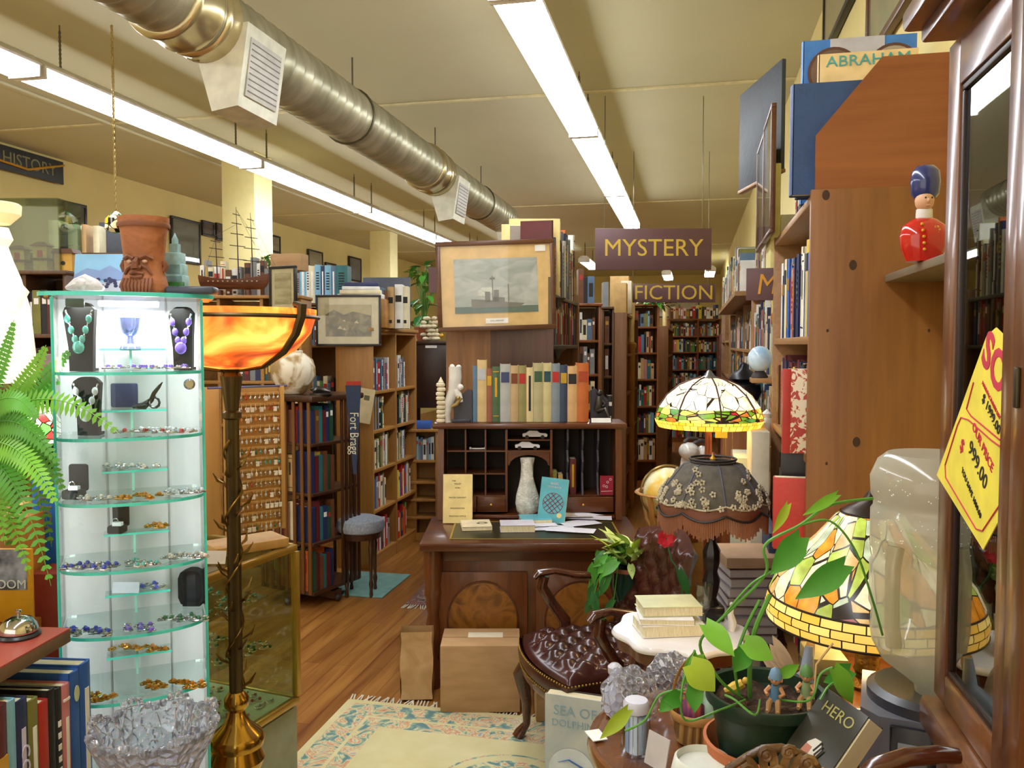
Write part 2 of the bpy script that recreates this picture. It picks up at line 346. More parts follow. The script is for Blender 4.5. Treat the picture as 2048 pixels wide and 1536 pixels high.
# ================================================================ strip lights
HOUS = M('white fixture enamel', '#f2f2ee', .4); TUBE = M('fluorescent lens glow', '#f4f8ff', .4, var=0, emit=14); GALV = M('chain steel', '#6f6a58', .4, .8)
def chain(p, z1, n=14, r=.006, mat=GALV, name='chain', parent=None):
    mb = MB(); z0 = p[2]; L = (z1 - z0) / n
    for k in range(n):
        zc = z0 + (k + .5) * L; a = L * .62; e = (k % 2)
        mb.tube([(p[0] + (a * .45 * cos(t) if e else 0), p[1] + (0 if e else a * .45 * cos(t)), zc + a * sin(t)) for t in [j * pi / 4 for j in range(8)]], r * .45, 4, True)
    return mb.out(name, mat, parent)
def strip(x, y, L, z, label, chains=True):
    t = thing('strip_light', label, 'light', (x, y, z), 0, 'fluorescent strip lights hung from the ceiling')
    MB().prism([(-.05, .08), (-.11, .03), (-.105, .018), (.105, .018), (.11, .03), (.05, .08)], -L / 2, L / 2).out('channel_housing', HOUS, t)
    MB().prism([(-.104, .017), (-.098, -.025), (-.07, -.042), (.07, -.042), (.098, -.025), (.104, .017)], -L / 2 + .02, L / 2 - .02).out('glowing_lens', TUBE, t)
    for sy in (-1, 1): MB().box((0, sy * (L / 2 - .01), -.012), (.21, .018, .062), .004).out('end_cap', HOUS, t)
    if chains:
        for sy in (-.8, .8):
            y_ = sy * L / 2; mb = MB(); mb.tube([(0, y_, .07), (-.0, y_, ZC - z)], .004, 5)
            for k in range(10): zz = .08 + k * (ZC - z - .1) / 10; mb.tube([(.008 * cos(a), y_, zz + .016 * sin(a)) for a in [j * pi / 3 for j in range(6)]], .0022, 4, True)
            mb.out('hanging_chain', GALV, t)
ZL = 3.2; XLR = AZ(1035, 5, ZL).x; XLL = AZ(0, 120, ZL).x; yend = AZ(1268, 452, ZL).y
nm = ['first', 'second', 'third', 'fourth', 'fifth', 'sixth', 'last']
for k in range(5):
    strip(XLR, yend - 1.22 - (4 - k) * 2.44, 2.42, ZL, f'white fluorescent strip light, {["first", "second", "third", "fourth", "end one"][k]} of the row above the aisle toward the signs')
for k in range(7):
    strip(XLL, .4 + k * 2.44, 2.42, ZL, f'white fluorescent strip light, {nm[k]} of the row passing above the square pillars')
for i, (px, py, n) in enumerate(((1178, 528, 'behind the tall bookcase beside the sign'), (1335, 552, 'far back below the larger hanging sign'), (1420, 545, 'far back near the yellow wall'))):
    p = AZ(px, py, ZL); strip(p.x, p.y, 1.5, ZL, 'white fluorescent strip light ' + n)
# ================================================================ spiral duct
DUCT = ramped('galvanised duct', [(.2, '#8f8c74'), (.5, '#b0ad94'), (.8, '#d2cfb8')], 'noise', 3, rough=.36, mapsc=(1, 3, 1), bump=.1, metal=.6)
DX, DZ, DR = -2.25, 3.17, .175; dy1 = AZ(1005, 432, DZ).y + .2
du = thing('ventilation_duct', 'long round galvanised metal air duct hung under the ceiling', 'duct', (DX, 0, DZ))
mb = MB(); mb.T = Euler((-pi / 2, 0, 0)).to_matrix().to_4x4(); pr = []
y = -.5; k = 0
while y < dy1:
    pr += [(DR, y), (DR, y + .085), (DR + .004, y + .09), (DR + .004, y + .096), (DR, y + .1)]; y += .11
mb.lathe(pr, 36, cap=True).out('duct_pipe', DUCT, du, ang=60)
BR = ramped('duct collar metal', [(.3, '#a89c78'), (.7, '#d8cca4')], 'noise', 4, rough=.25, metal=.85)
regs = (3.55, 7.1, dy1 - .15)
for ry in regs[:2]:
    for k, (a, b, rr) in enumerate(((-.34, -.14, .197), (-.10, .02, .19))):
        mb = MB(); mb.T = Matrix.Translation((0, ry + a, 0)) @ Euler((-pi / 2, 0, 0)).to_matrix().to_4x4()
        mb.lathe([(DR, 0), (rr, .005), (rr + .006, .02), (rr, .035), (rr, b - a - .035), (rr + .006, b - a - .02), (rr, b - a - .005), (DR, b - a)], 36, cap=False).out('collar', BR, du, ang=60)
REG = M('register white metal', '#dcdcc8', .45); GRL = M('register louvre face', '#c6c4c0', .5); GAP = M('register slot', '#8f8d86', .6)
for ry in regs:
    P0 = [(-.02, -.05), (.28, -.02), (.22, -.40), (.085, -.42)]
    mb = MB(); mb.prism([(x_ - .06, z_) for x_, z_ in P0], ry, ry + .37); rb = mb.out('register_box', REG, du)
    mb = MB(); mb.T = Matrix.Translation((.192, ry + .185, -.21)) @ Euler((0, radians(8), 0)).to_matrix().to_4x4()
    mb.box((.003, 0, 0), (.006, .29, .27), .002).out('louvre_face', GRL, rb)
    mb = MB(); mb.T = Matrix.Translation((.196, ry + .185, -.21)) @ Euler((0, radians(8), 0)).to_matrix().to_4x4()
    for k in range(9): mb.box((.004, 0, -.11 + k * .0275), (.004, .27, .004))
    mb.out('louvre_slat', GAP, rb)
for y in (1.2, 3.4, 5.2, 7.0, 8.6):
    mb = MB(); mb.tube([(.03, y, DR - .01), (.03, y, ZC - DZ)], .006, 6); mb.tube([(DR * 1.04 * cos(a), y, DR * 1.04 * sin(a)) for a in [j * pi / 12 for j in range(24)]], .008, 5, True); mb.out('hanger_strap', GALV, du)
# ================================================================ floor coverings
def rug_mat(name, W_, L_, base, bord, cols):
    m, nt, b, ln = newm(name)
    tc = nt.nodes.new('ShaderNodeTexCoord'); sp = nt.nodes.new('ShaderNodeSeparateXYZ'); ln(tc.outputs['Object'], sp.inputs[0])
    def mth(op, a, b_=None):
        n = nd(nt, 'ShaderNodeMath', operation=op)
        for i, q in enumerate((a, b_)):
            if q is None: continue
            if isinstance(q, (int, float)): n.inputs[i].default_value = q
            else: ln(q, n.inputs[i])
        return n.outputs[0]
    ex = mth('SUBTRACT', W_ / 2, mth('ABSOLUTE', sp.outputs[0])); ey = mth('SUBTRACT', L_ / 2, mth('ABSOLUTE', sp.outputs[1])); e = mth('MINIMUM', ex, ey)
    vo = nd(nt, 'ShaderNodeTexVoronoi', Scale=15.0); ln(tc.outputs['Object'], vo.inputs['Vector']); sc_ = nt.nodes.new('ShaderNodeSeparateColor'); ln(vo.outputs['Color'], sc_.inputs[0])
    no = nd(nt, 'ShaderNodeTexNoise', Scale=10.0, Detail=2.5, Distortion=2.4); ln(tc.outputs['Object'], no.inputs['Vector'])
    pat = ramp(nt, [(.36, cols[0]), (.45, cols[1]), (.5, base), (.56, cols[2]), (.62, base), (.7, cols[3])], no.outputs[0])
    n3 = nd(nt, 'ShaderNodeTexNoise', Scale=5.0, Detail=4.0); ln(tc.outputs['Object'], n3.inputs['Vector']); fld = ramp(nt, [(.3, base), (.7, bord)], n3.outputs[0])
    d = mth('POWER', mth('ADD', mth('POWER', sp.outputs[0], 2), mth('POWER', mth('MULTIPLY', mth('SUBTRACT', sp.outputs[1], L_ / 2 - .62), 1.0), 2)), .5)
    med = mth('MULTIPLY', mth('LESS_THAN', d, .27), mth('GREATER_THAN', mth('SINE', mth('MULTIPLY', d, 46)), -.6)); m1 = mth('MULTIPLY', mth('LESS_THAN', e, .24), mth('GREATER_THAN', e, .035)); m1b = mth('MULTIPLY', m1, mth('GREATER_THAN', mth('ABSOLUTE', mth('SUBTRACT', e, .155)), .008))
    msk = mth('MAXIMUM', med, m1b)
    mx = nd(nt, 'ShaderNodeMix', data_type='RGBA'); ln(mth('MULTIPLY', msk, .92), mx.inputs[0]); ln(fld.outputs[0], mx.inputs[6]); ln(pat.outputs[0], mx.inputs[7])
    ln(mx.outputs[2], b.inputs['Base Color']); b.inputs['Roughness'].default_value = .95
    bp = nd(nt, 'ShaderNodeBump', Strength=.3, Distance=.005); n4 = nd(nt, 'ShaderNodeTexNoise', Scale=300.0); ln(tc.outputs['Object'], n4.inputs['Vector']); ln(n4.outputs[0], bp.inputs['Height']); ln(bp.outputs[0], b.inputs['Normal']); return m
def rug(name, label, x, y, W_, L_, mat, rz=0, fr=None, z=.001):
    t = thing(name, label, 'rug', (x, y, z), rz); MB().box((0, 0, .005), (W_, L_, .01), .003).out('pile', mat, t)
    rn = random.Random(4)
    for sy in (-1, 1):
        mb = MB(); k = 0; n = int(W_ / .016)
        for k in range(n):
            x_ = -W_ / 2 + .008 + k * W_ / n; j = rn.uniform(-.02, .02); mb.tube([(x_, sy * L_ / 2, .006), (x_ + j * .5, sy * (L_ / 2 + .03), .005), (x_ + j, sy * (L_ / 2 + .06), .004)], .0035, 4)
        mb.out('fringe', fr, t)
    return t
pr_ = AZ(703, 1392, .01); FRG = M('rug fringe cotton', '#e4e4d4', .9)
RW, RL = 1.75, 2.6
rug('floor_rug', 'large cream floral rug with blue and rose border on the plank floor', pr_.x + RW / 2, pr_.y - RL / 2 - .03, RW, RL, rug_mat('cream rug wool', RW, RL, '#ddd6a8', '#cfc48e', ['#4f7f8a', '#8fae98', '#c9826a', '#9c9fb0']), 0, FRG)
p = AZ(858, 1192, 0)
rug('hallway_rug', 'small maroon rug with pale edge lying behind the desk', p.x + .17, p.y + .1, .55, .62, rug_mat('maroon rug wool', .55, .62, '#6a4a44', '#7d5a50', ['#3c2c34', '#a08f80', '#8a5a50', '#5a4a5a']), radians(3), FRG)
p = AZ(720, 1168, 0); tag(MB().box((0, 0, .004), (.5, .55, .008), .002).out('floor_mat', M('blue green mat', '#6f9a94', .95), None, (p.x + .02, p.y, .001)), 'plain blue green mat under the grey stool by the oak bookcase', 'mat')
# ================================================================ right hand wall: bookcases
PINE = wood('knotty pine board', '#70451e', '#98652e', 2, 5, .42, knots=True); PINE2 = wood('red pine board', '#7c441c', '#9c5f2c', 0, 5, .4); PINE3 = wood('shelf pine', '#8c6238', '#ae8350', 1, 8, .45)
XF = .33; yP = AX(1617, 700, XF).y
def rz_face_left(): return -pi / 2
# local frame of a case facing -x: local -y -> world -x  => rz=-90deg : local x -> world -y
def rcase(name, label, y0, y1, h, zs, sub=(), h2=None, top=False, xf=XF, ends='', x1=XR, mat=PINE3):
    t = thing(name, label, 'bookcase', (xf, y0, 0)); D = x1 - xf - .004; L = y1 - y0
    return t, D, L
t, D, L = rcase('pine_bookcase', 'knotty pine bookcase along the wall, broad side panel with dark knots facing the lamps', yP, yP + 1.12, 2.1, [])
ztop = A(1617, 378, 2.40).z
MB().box((D / 2, .012, ztop / 2), (D, .024, ztop), .002).out('side_panel', PINE, t)
za = A(1630, 268, 2.40).z; zb = A(1765, 120, 2.40).z; xa = .012; xb = AY(1765, 120, yP).x - XF
MB().prism([(xa, ztop), (D, ztop), (D, zb), (xb, zb), (xa, za)], .003, .024).out('upper_side_panel', PINE2, t)
MB().box((D / 2, L - .012, ztop / 2), (D, .024, ztop), .002).out('side_panel', PINE3, t)
RZS = [.12, .60, .95, A(1617, 915, 2.4).z, A(1617, 672, 2.4).z, ztop - .01]
for z in RZS: MB().box((D / 2, L / 2, z - .012), (D - .006, L - .05, .024), .002).out('shelf', PINE3, t)
MB().box((D - .006, L / 2, ztop / 2), (.008, L - .05, ztop - .01)).out('back_panel', PINE2, t)
for px, py in ((1706, 530), (1713, 884), (1655, 661), (1858, 661), (1653, 927), (1652, 390), (1840, 388)):
    q = AY(px, py, yP) - t.location; MB().at(q, (pi / 2, 0, 0)).lathe([(.004 if py in (661, 927) else .011, -.001), (.003 if py in (661, 927) else .010, .0015)], 12, sq=(1, 1.4)).out('wood_knot', M('dark knot', '#3a2210', .5), t)
RB = -pi / 2
def rrow(where, z, y0, L_, hr, dpx, pal, seed, tr=(.02, .045), xf=XF, **k):   # spines face -x, row runs from far end toward us: start at y0+L
    return book_row(where, (xf + dpx, y0 + L_, z + .001), RB, L_, hr, tr, (.14, .2), pal, seed, end='far end', **k)
yy = yP + .03
rrow('second shelf of knotty pine bookcase', RZS[4], yy, 1.04, (.24, .31), .02, ['white', 'red', 'navy blue', 'black', 'cream', 'grey', 'blue', 'orange', 'yellow'], 5)
rrow('third shelf of knotty pine bookcase', RZS[3], yy + .12, .92, (.24, .29), .02, ['navy blue', 'purple', 'yellow', 'black', 'maroon', 'tan', 'brown'], 6)
rrow('fourth shelf of knotty pine bookcase', RZS[2], yy + .18, .85, (.22, .3), .03, ['cream', 'black', 'navy blue', 'white', 'tan', 'grey'], 7, far=True)
rrow('lowest open shelf of the pine bookcase', RZS[1], yy, 1.0, (.2, .28), .03, DULL, 8, far=True)
rrow('top shelf of knotty pine bookcase', RZS[5], yy + .22, .28, (.26, .36), .02, ['white', 'red', 'maroon', 'cream', 'black'], 9)
CL = lambda h, r=.5: M('cloth ' + h, h, r, bump=.15)
o = book('large navy blue cloth volume standing at the near end of the top pine shelf', (XF - .05, yP + .052, RZS[5] + .001), RB, .05, .32, .30, CL('#2b4a7a'), GOLD, 0, parts=True)
o = book('second large dark blue folio behind the navy volume on the pine shelf', (XF - .03, yP + .105, RZS[5] + .001), RB, .03, .335, .28, CL('#26305e'), GOLD, 0, parts=True)
p = AY(1605, 133, yP + .21); q = AY(1832, 70, yP + .21)
b_ = book('blue and grey picture book with round portraits above the navy volume', (p.x, yP + .21, RZS[5] + .001), RB, .03, q.z - RZS[5], q.x - p.x, CL('#3f7fcf'), WHT, 0, parts=True)
zz = q.z - RZS[5]; dd = q.x - p.x
MB().box((.0165, dd * .48, zz - .055), (.002, dd * .48, .11)).out('grey_panel', M('grey panel print', '#b9bcc8', .5), b_)
for k in (.27, .8): mb = MB(); mb.T = Matrix.Translation((.018, dd * k, zz - .10)) @ Euler((0, pi / 2, 0)).to_matrix().to_4x4(); mb.cyl((0, 0, 0), .075, .002, 28); mb.mi = 1; mb.cyl((0, 0, .002), .066, .001, 28); mb.out('round_portrait', [M('portrait rim', '#5a3a2c', .5), M('portrait print', '#a89a84', .5) if k > .5 else M('portrait print dark', '#6f5848', .5)], b_)
p = AY(1638, 130, yP + .165); q = AY(1838, 95, yP + .165)
b_ = book('cream book with blue lettered title on the pine case top', (p.x, yP + .18, RZS[5] + .001), RB, .025, q.z - RZS[5], q.x - p.x, CL('#ecd29a'), INK, 0, parts=True)
txt('ABRAHAM', .046, M('turquoise title', '#4fa8a8', .5), b_, (.0145, (q.x - p.x) / 2, q.z - RZS[5] - .026), (pi / 2, 0, pi / 2), sx=1.12, bold=0)
# leaning picture frames, portfolio, on top shelf further back
def frame(name, label, cat, c, rz, w_, h_, fm, mat_m, pic, bw=.02, mw=.05, depth=.02, rot=None, caption=None, glare=False):
    t = thing(name, label, cat, c, rz, rot=rot)
    mb = MB()
    for (x, z, a, b) in ((0, h_ / 2 - bw / 2, w_, bw), (0, -h_ / 2 + bw / 2, w_, bw), (-w_ / 2 + bw / 2, 0, bw, h_ - 2 * bw), (w_ / 2 - bw / 2, 0, bw, h_ - 2 * bw)): mb.box((x, 0, z), (a, depth, b), .002)
    mb.out('frame', fm, t); MB().box((0, .004, 0), (w_ - 2 * bw, depth * .4, h_ - 2 * bw)).out('mat_board', mat_m, t)
    if pic: MB().box((0, -.0015, 0), (w_ - 2 * bw - 2 * mw, .006, h_ - 2 * bw - 2 * mw)).out('picture', pic, t)
    MB().box((0, -depth * .32, 0), (w_ - 2 * bw, .002, h_ - 2 * bw)).out('glass_pane', glass('picture glass', refl=.05), t)
    return t
BLKF = M('black frame lacquer', '#26221f', .35); BRNF = wood('brown frame wood', '#4a2a14', '#6d4424', 0, 12, .3)
CASE = CL('#3a4148', .6)
q = A(1500, 390, 4.0)
def along(px, x): return AX(px, 690, x).y
y1 = yP + 1.0
for i, (y_, hh, lb) in enumerate(((AX(1552, 300, XF).y, .50, 'brown wooden picture frame at pine shelf edge next to the white and red books'), (AX(1531, 300, XF).y, .48, 'brown wooden picture frame at pine shelf edge nearer the dark portfolio'))):
    frame('framed_picture', lb, 'picture', (XF - .03, y_ - (.20 if i else .04), RZS[5] + hh / 2 + .002), RB, .38, hh, BRNF, M('grey backing board', '#8f8a74', .7), None, .016)
l_ = A(1482, 292, 4.3); r_ = A(1566, 280, 3.75); m_ = (l_ + r_) / 2; zb_ = A(1482, 388, 4.3).z; zt_ = A(1482, 195, 4.3).z
pf = thing('portfolio', 'large dark slate portfolio standing high beyond the brown frames', 'portfolio', (m_.x, m_.y, zb_), atan2(r_.y - l_.y, r_.x - l_.x))
MB().box((0, 0, (zt_ - zb_) / 2 + .01), ((r_ - l_).xy.length, .02, zt_ - zb_), .004).out('cover', CASE, pf); MB().box((0, 0, .006), ((r_ - l_).xy.length, .03, .016), .003).out('wooden_base', PINE3, pf)
g_ = A(1521, 500, 4.35); tag(MB().box((0, 0, (zb_ - 1.953) / 2), (.04, .22, zb_ - 1.955), .003).out('box_file', M('pale yellow box file', '#e3d992', .5), None, (g_.x, yP + 1.30, 1.952)), 'tall pale yellow box file under the slate portfolio', 'box')
# second and third pine units further down the aisle
def far_unit(label, y0, y1, h, zs, xf, ends, nm):
    t = thing('pine_bookcase', label, 'bookcase', (xf, y0, 0)); D = XR - xf - .004; L = y1 - y0
    for i, yy_ in enumerate((.012, L - .012)): MB().box((D / 2, yy_, h / 2), (D, .024, h), .002).out('side_panel', PINE3, t)
    for k in range(1, int(L / .95)): MB().box((D / 2, k * L / int(L / .95), h / 2), (D - .002, .024, h - .002)).out('divider', PINE3, t)
    for z in zs: MB().box((D / 2, L / 2, z - .012), (D - .006, L - .05, .024), .002).out('shelf', PINE3, t)
    MB().box((D - .006, L / 2, h / 2), (.008, L - .05, h - .01)).out('back_panel', PINE2, t)
    return t
far_unit('second pine bookcase along the wall, past the knotty panel', yP + 1.24, yP + 2.9, 1.95, [.1, .5, .85, 1.2, 1.5, 1.95], XF + .03, 0, 0)
far_unit('third pine bookcase along the wall, with overhanging top shelf', yP + 2.95, yP + 6.4, 1.96, [.1, .5, .9, 1.3, 1.62], XF + .05, 0, 0)
ov = MB().prism([(0, 0), (XR - XF + .06, 0), (XR - XF + .06, .03), (0, .03)], 0, 3.45).out('overhead_shelf', PINE3, None, (XF - .07, yP + 2.95, 1.965))
tag(ov, 'long pine shelf board carrying books above the third bookcase', 'shelf')
far_unit('fourth pine bookcase far along the wall toward the back', yP + 6.6, yP + 9.0, 2.1, [.1, .5, .9, 1.3, 1.7, 2.1], XF + .05, 0, 0)
for n_, (wh, z, y0, L_, hr, sd, xf) in enumerate((('top of the second pine bookcase', 1.95, yP + 1.28, 1.55, (.22, .34), 11, XF + .03), ('top inner shelf of second pine bookcase', 1.5, yP + 1.28, 1.55, (.25, .4), 12, XF + .03), ('middle shelf of second pine bookcase', 1.2, yP + 1.28, 1.55, (.18, .25), 13, XF + .03),
    ('long overhead pine shelf', 1.995, yP + 3.0, 3.3, (.2, .36), 14, XF - .05), ('upper shelf of third pine bookcase', 1.62, yP + 3.0, 3.3, (.2, .27), 15, XF + .05), ('middle shelf of third pine bookcase', 1.3, yP + 3.0, 3.3, (.2, .27), 16, XF + .05))):
    rrow(wh, z, y0, L_, hr, .01, DULL + ['white', 'yellow', 'white', 'navy blue'], sd, (.03, .06) if L_ > 2 else (.022, .05), xf=xf, far=True)
q = G(1493, 0, 5.3)
SIGN = M('maroon sign board', '#5f4040', .5, var=.06); SGY = M('yellow sign lettering', '#cfae3e', .5, var=.05); SGO = M('orange sign lettering', '#d99a2c', .5)
def sign(label, px0, px1, py0, py1, d, text, size, lm, sx=1.0, off=(0, 0), wires=True, shear=0, bold=0, rz=YAW):
    a = A(px0, py1, d); b = A(px1, py0, d); w_ = (px1 - px0) / F * (d * cos(PIT)); h_ = b.z - a.z; c = (a + b) / 2
    t = thing('hanging_sign', label, 'sign', c, rz)
    MB().box((0, 0, 0), (w_, .018, h_), .002).out('board', SIGN, t)
    txt(text, size, lm, t, (off[0], -.010, off[1]), sx=sx, bold=bold, shear=shear)
    if wires:
        for k in (-1, 1): MB().tube([(k * w_ * .42, 0, h_ / 2), (k * w_ * .42, 0, ZC - c.z)], .003, 5).out('wire', GALV, t)
    return t
sign('large maroon hanging sign reading MYSTERY in yellow capitals', 1191, 1422, 457, 540, 6.4, 'MYSTERY', .185, SGY, 1.0, (.0, .005), bold=0)
sign('narrow maroon hanging sign reading FICTION in yellow capitals', 1252, 1430, 568, 605, 8.2, 'FICTION', .2, SGY, 1.02, (.03, 0), bold=0)
a = AY(1492, 601, yP + 1.18); b = AY(1492, 537, yP + 1.18); t = thing('hanging_sign', 'maroon sign with orange slanted letters MUSIC half hidden by the pine bookcase', 'sign', (a.x + .22, yP + 1.18, (a.z + b.z) / 2), 0)
MB().box((0, 0, 0), (.44, .018, b.z - a.z), .002).out('board', SIGN, t); txt('MUSIC', .125, SGO, t, (-.18, -.011, -.005), sx=.85, shear=.15, align='LEFT')
for px0, px1, py, hh, lb, m_ in ((1650, 1704, 62, .36, 'black framed picture high on the wall over the slate portfolio', M('beige mat board', '#c0b690', .6)), (1738, 1828, 66, .62, 'large brown framed botanical picture high on the wall over the blue picture book', ramped('pale botanical print', [(.4, '#b8b48c'), (.6, '#8fa07a'), (.75, '#c8b8a0')], 'noise', 6, rough=.4))):
    a = AX(px0, py, XR - .02); b = AX(px1, py, XR - .02); frame('wall_picture', lb, 'picture', (XR - .02, (a.y + b.y) / 2, a.z * .5 + b.z * .5 + hh / 2), -pi / 2, a.y - b.y, hh, BLKF if hh < .5 else BRNF, m_, None, .03, depth=.03)
# small shelf with the guardsman bust, on the side panel
z_s = A(1765, 552, 2.4).z; xs0 = AY(1768, 548, yP).x
# ================================================================ small shelf and guardsman bust
sh = tag(MB().box(((xs0 + XR - .004) / 2, (1.69 + yP - .003) / 2, z_s - .011), (XR - .006 - xs0, yP - 1.696, .022), .003).out('wall_shelf', wood('grey brown shelf wood', '#5a5040', '#857a62', 1, 9), None), 'small grey brown shelf on the wall holding the guardsman bust', 'shelf')
bx = G(1846, z_s, 2.0)
bu = thing('guardsman_bust', 'ceramic guardsman bust with red tunic and tall blue cap on the small shelf', 'figurine', (bx.x, bx.y, z_s + .001), YAW)
REDG = M('red glaze', '#c9261c', .12, coat=.6); BLUG = M('blue glaze', '#2e3a72', .2, coat=.5); SKIN = M('painted skin', '#d9a982', .4); GLD = M('gold paint', '#d9a63c', .3, .4)
MB().lathe([(.04, 0), (.052, .03), (.056, .06), (.050, .085), (.03, .10), (.018, .105)], 24, sq=(1, .75)).out('tunic', REDG, bu)
MB().lathe([(.019, .10), (.018, .125)], 16).out('collar', M('white glaze', '#e6e2da', .2), bu)
hd = MB().ball((-.002, -.004, .145), (.021, .023, .028)); hd.ball((-.004, -.026, .142), (.004, .006, .006), 8); hd.box((-.002, -.024, .131), (.012, .004, .003), .001); hd.out('head', SKIN, bu)
MB().ball((-.009, -.024, .149), .0025, 6).out('eye', INK, bu); MB().ball((.006, -.025, .149), .0025, 6).out('eye', INK, bu)
MB().lathe([(.024, .152), (.031, .162), (.034, .19), (.031, .215), (.02, .228), (0, .232)], 20, c=(.003, .004, 0)).out('bearskin_cap', BLUG, bu)
mb = MB()
for k in range(5): mb.ball((-.022 + .001 * k, -.036 - .003 * min(k, 2), .085 - k * .015), .004, 6)
for k in range(6): mb.ball((.012 + .007 * cos(k * pi / 3), -.036, .072 + .007 * sin(k * pi / 3)), .0035, 6)
mb.out('gold_ornament', GLD, bu)
# ================================================================ secretary desk
MAH = wood('mahogany', '#3a1c0c', '#6b381a', 0, 9, .28, coat=.3); MAHV = wood('mahogany upright', '#4a2812', '#7a4420', 2, 9, .3, coat=.3); BURL = ramped('burl veneer', [(.3, '#6a3f14'), (.5, '#8f5c22'), (.7, '#4d2a0e')], 'noise', 9, rough=.3, dist=1.5)
DARK = M('dark pigeonhole lining', '#2a1e1a', .6); BLK = M('black leather', '#1a1a1c', .5)
zD = .72; dF = 3.885
pL = AZ(843, 1086, zD); DW = 1.04
dk = thing('secretary_desk', 'antique mahogany secretary desk with pigeonholes above the writing surface', 'desk', (0, 0, 0), YAW)
org = pL + RT * (DW / 2); dk.location = (org.x, org.y, 0)
def D_(x, y, z): return WL(dk, (x, y, z))
def dx(px, y): # local x of a pixel column at local depth y
    return ((px - 1024) / F * (dF + y) * 1.0 - (G(843, zD, dF) - CAM).dot(RT)) - DW / 2
MB().box((0, .30, zD - .02), (DW + .02, .62, .04), .008).out('writing_surface', MAH, dk)
LT = M('dark green leather', '#2c2a18', .35)
MB().box((.02, .26, zD + .001), (.82, .40, .004)).out('leather_inlay', LT, dk)
mb = MB()
for c, d_ in (((.02, .065), (.83, .008)), ((.02, .455), (.83, .008)), ((-.39, .26), (.008, .40)), ((.43, .26), (.008, .40))): mb.box((c[0], c[1], zD + .002), (d_[0], d_[1], .005))
mb.out('gilt_border', M('gilt tooling', '#a88a3a', .4, .3), dk)
MB().box((0, .34, .34), (DW - .10, .48, .66), .004).out('carcass', MAHV, dk)
MB().box((0, .095, .655), (DW - .10, .012, .09), .003).out('frieze_panel', MAH, dk)
for k, x in enumerate((-.235, .235)):
    dr = MB().box((x, .088, .30), (.43, .022, .52), .004).out('cabinet_door', MAHV, dk)
    mb = MB(); mb.T = Matrix.Translation((x, .078, .32)) @ Euler((pi / 2, 0, 0)).to_matrix().to_4x4(); mb.lathe([(.165, 0), (.165, .01), (.15, .012)], 40, sq=(1, 1.15)).out('burl_roundel', BURL, dr)
    mb = MB(); mb.tube([(x + .168 * cos(a), .072, .32 + .195 * sin(a)) for a in [j * pi / 20 for j in range(40)]], .006, 6, True); mb.out('roundel_moulding', MAH, dr)
    MB().ball((x - (.19 if k else -.19), .066, .24), .014, 10).out('knob', DARK, dr)
for x in (-DW / 2 + .045, DW / 2 - .045):
    MB().lathe([(.038, 0), (.042, .03), (.03, .05), (.034, .12), (.022, .14), (.032, .2), (.036, .3), (.024, .36), (.034, .40), (.034, .44), (.042, .46), (.036, .5), (.044, .55), (.044, .68)], 16, c=(x, .075, 0)).out('carved_column', MAHV, dk)
hy0 = .55; hd_ = .24; zT = A(1050, 846, dF + hy0).z
MB().box((0, hy0 + hd_ / 2, zT - .012), (DW + .0, hd_ + .05, .03), .010).out('hutch_top', MAH, dk)
for s in (-1, 1):
    MB().prism([(hy0 - .05, zD + .002), (hy0 + hd_, zD + .002), (hy0 + hd_, zT - .028), (hy0, zT - .028)], s * (DW / 2 - .062), s * (DW / 2 - .03), 'yz').out('hutch_side', MAHV, dk)
MB().box((0, hy0 + hd_ - .006, (zD + zT) / 2), (DW - .126, .008, zT - zD - .034)).out('hutch_back', DARK, dk)
def hx(px): return (px - 866) / (1247 - 866) * (DW - .02) - (DW - .02) / 2
def hz(py): return A(1050, py, dF + hy0).z
def vb(px, y0, y1, th=.008, m=MAHV, n='upright_partition'): MB().box((hx(px), hy0 + .12, (hz(y0) + hz(y1)) / 2), (th, .20, abs(hz(y0) - hz(y1)) - .002)).out(n, m, dk)
def hb(p0, p1, y, n='pigeonhole_shelf', th=.008): MB().box(((hx(p0) + hx(p1)) / 2, hy0 + .12, hz(y)), (hx(p1) - hx(p0) - .01, .205, th)).out(n, MAH, dk)
for px in (928, 968): vb(px, 858, 990)
vb(1010, 858, 1022, .012); vb(1100, 858, 1022, .012)
for y in (901, 946, 990): hb(889, 1010, y)
hb(1010, 1100, 879); hb(1010, 1100, 901)
ah = [(hx(1013), hz(903)), (hx(1097), hz(903)), (hx(1097), hz(930))] + [(hx(1055) + (hx(1094) - hx(1055)) * cos(a), hz(930) + (hz(909) - hz(930)) * sin(a)) for a in [j * pi / 8 for j in range(9)]] + [(hx(1013), hz(930))]
MB().prism(ah, hy0 + .03, hy0 + .04).out('arch_panel', MAH, dk)
for px in (1133, 1163, 1194): MB().prism([(hy0 + .02, hz(858)), (hy0 + .22, hz(858)), (hy0 + .22, hz(988)), (hy0 + .01, hz(988)), (hy0 + .03, hz(970)), (hy0 + .05, hz(945)), (hy0 + .012, hz(922)), (hy0 + .05, hz(900)), (hy0 + .012, hz(880))], hx(px) - .005, hx(px) + .005, 'yz').out('letter_partition', M('dark grey divider', '#3c3a44', .3), dk)
hb(1100, 1226, 989)
for a, b in ((890, 950), (951, 1008), (1103, 1225)):
    dw = MB().box(((hx(a) + hx(b)) / 2, hy0 + .10, hz(1006)), (hx(b) - hx(a), .20, hz(991) - hz(1021)), .003).out('small_drawer', MAH, dk); MB().ball(((hx(a) + hx(b)) / 2, hy0 - .006, hz(1006)), .007, 8).out('knob', GLD, dw)
MB().box((0, hy0 + .09, zD + .012), (DW - .13, .22, .016), .003).out('base_moulding', MAH, dk)
zt = zT + .004
def onhutch(px, y=.08): return D_(hx(px), hy0 + y, zt)
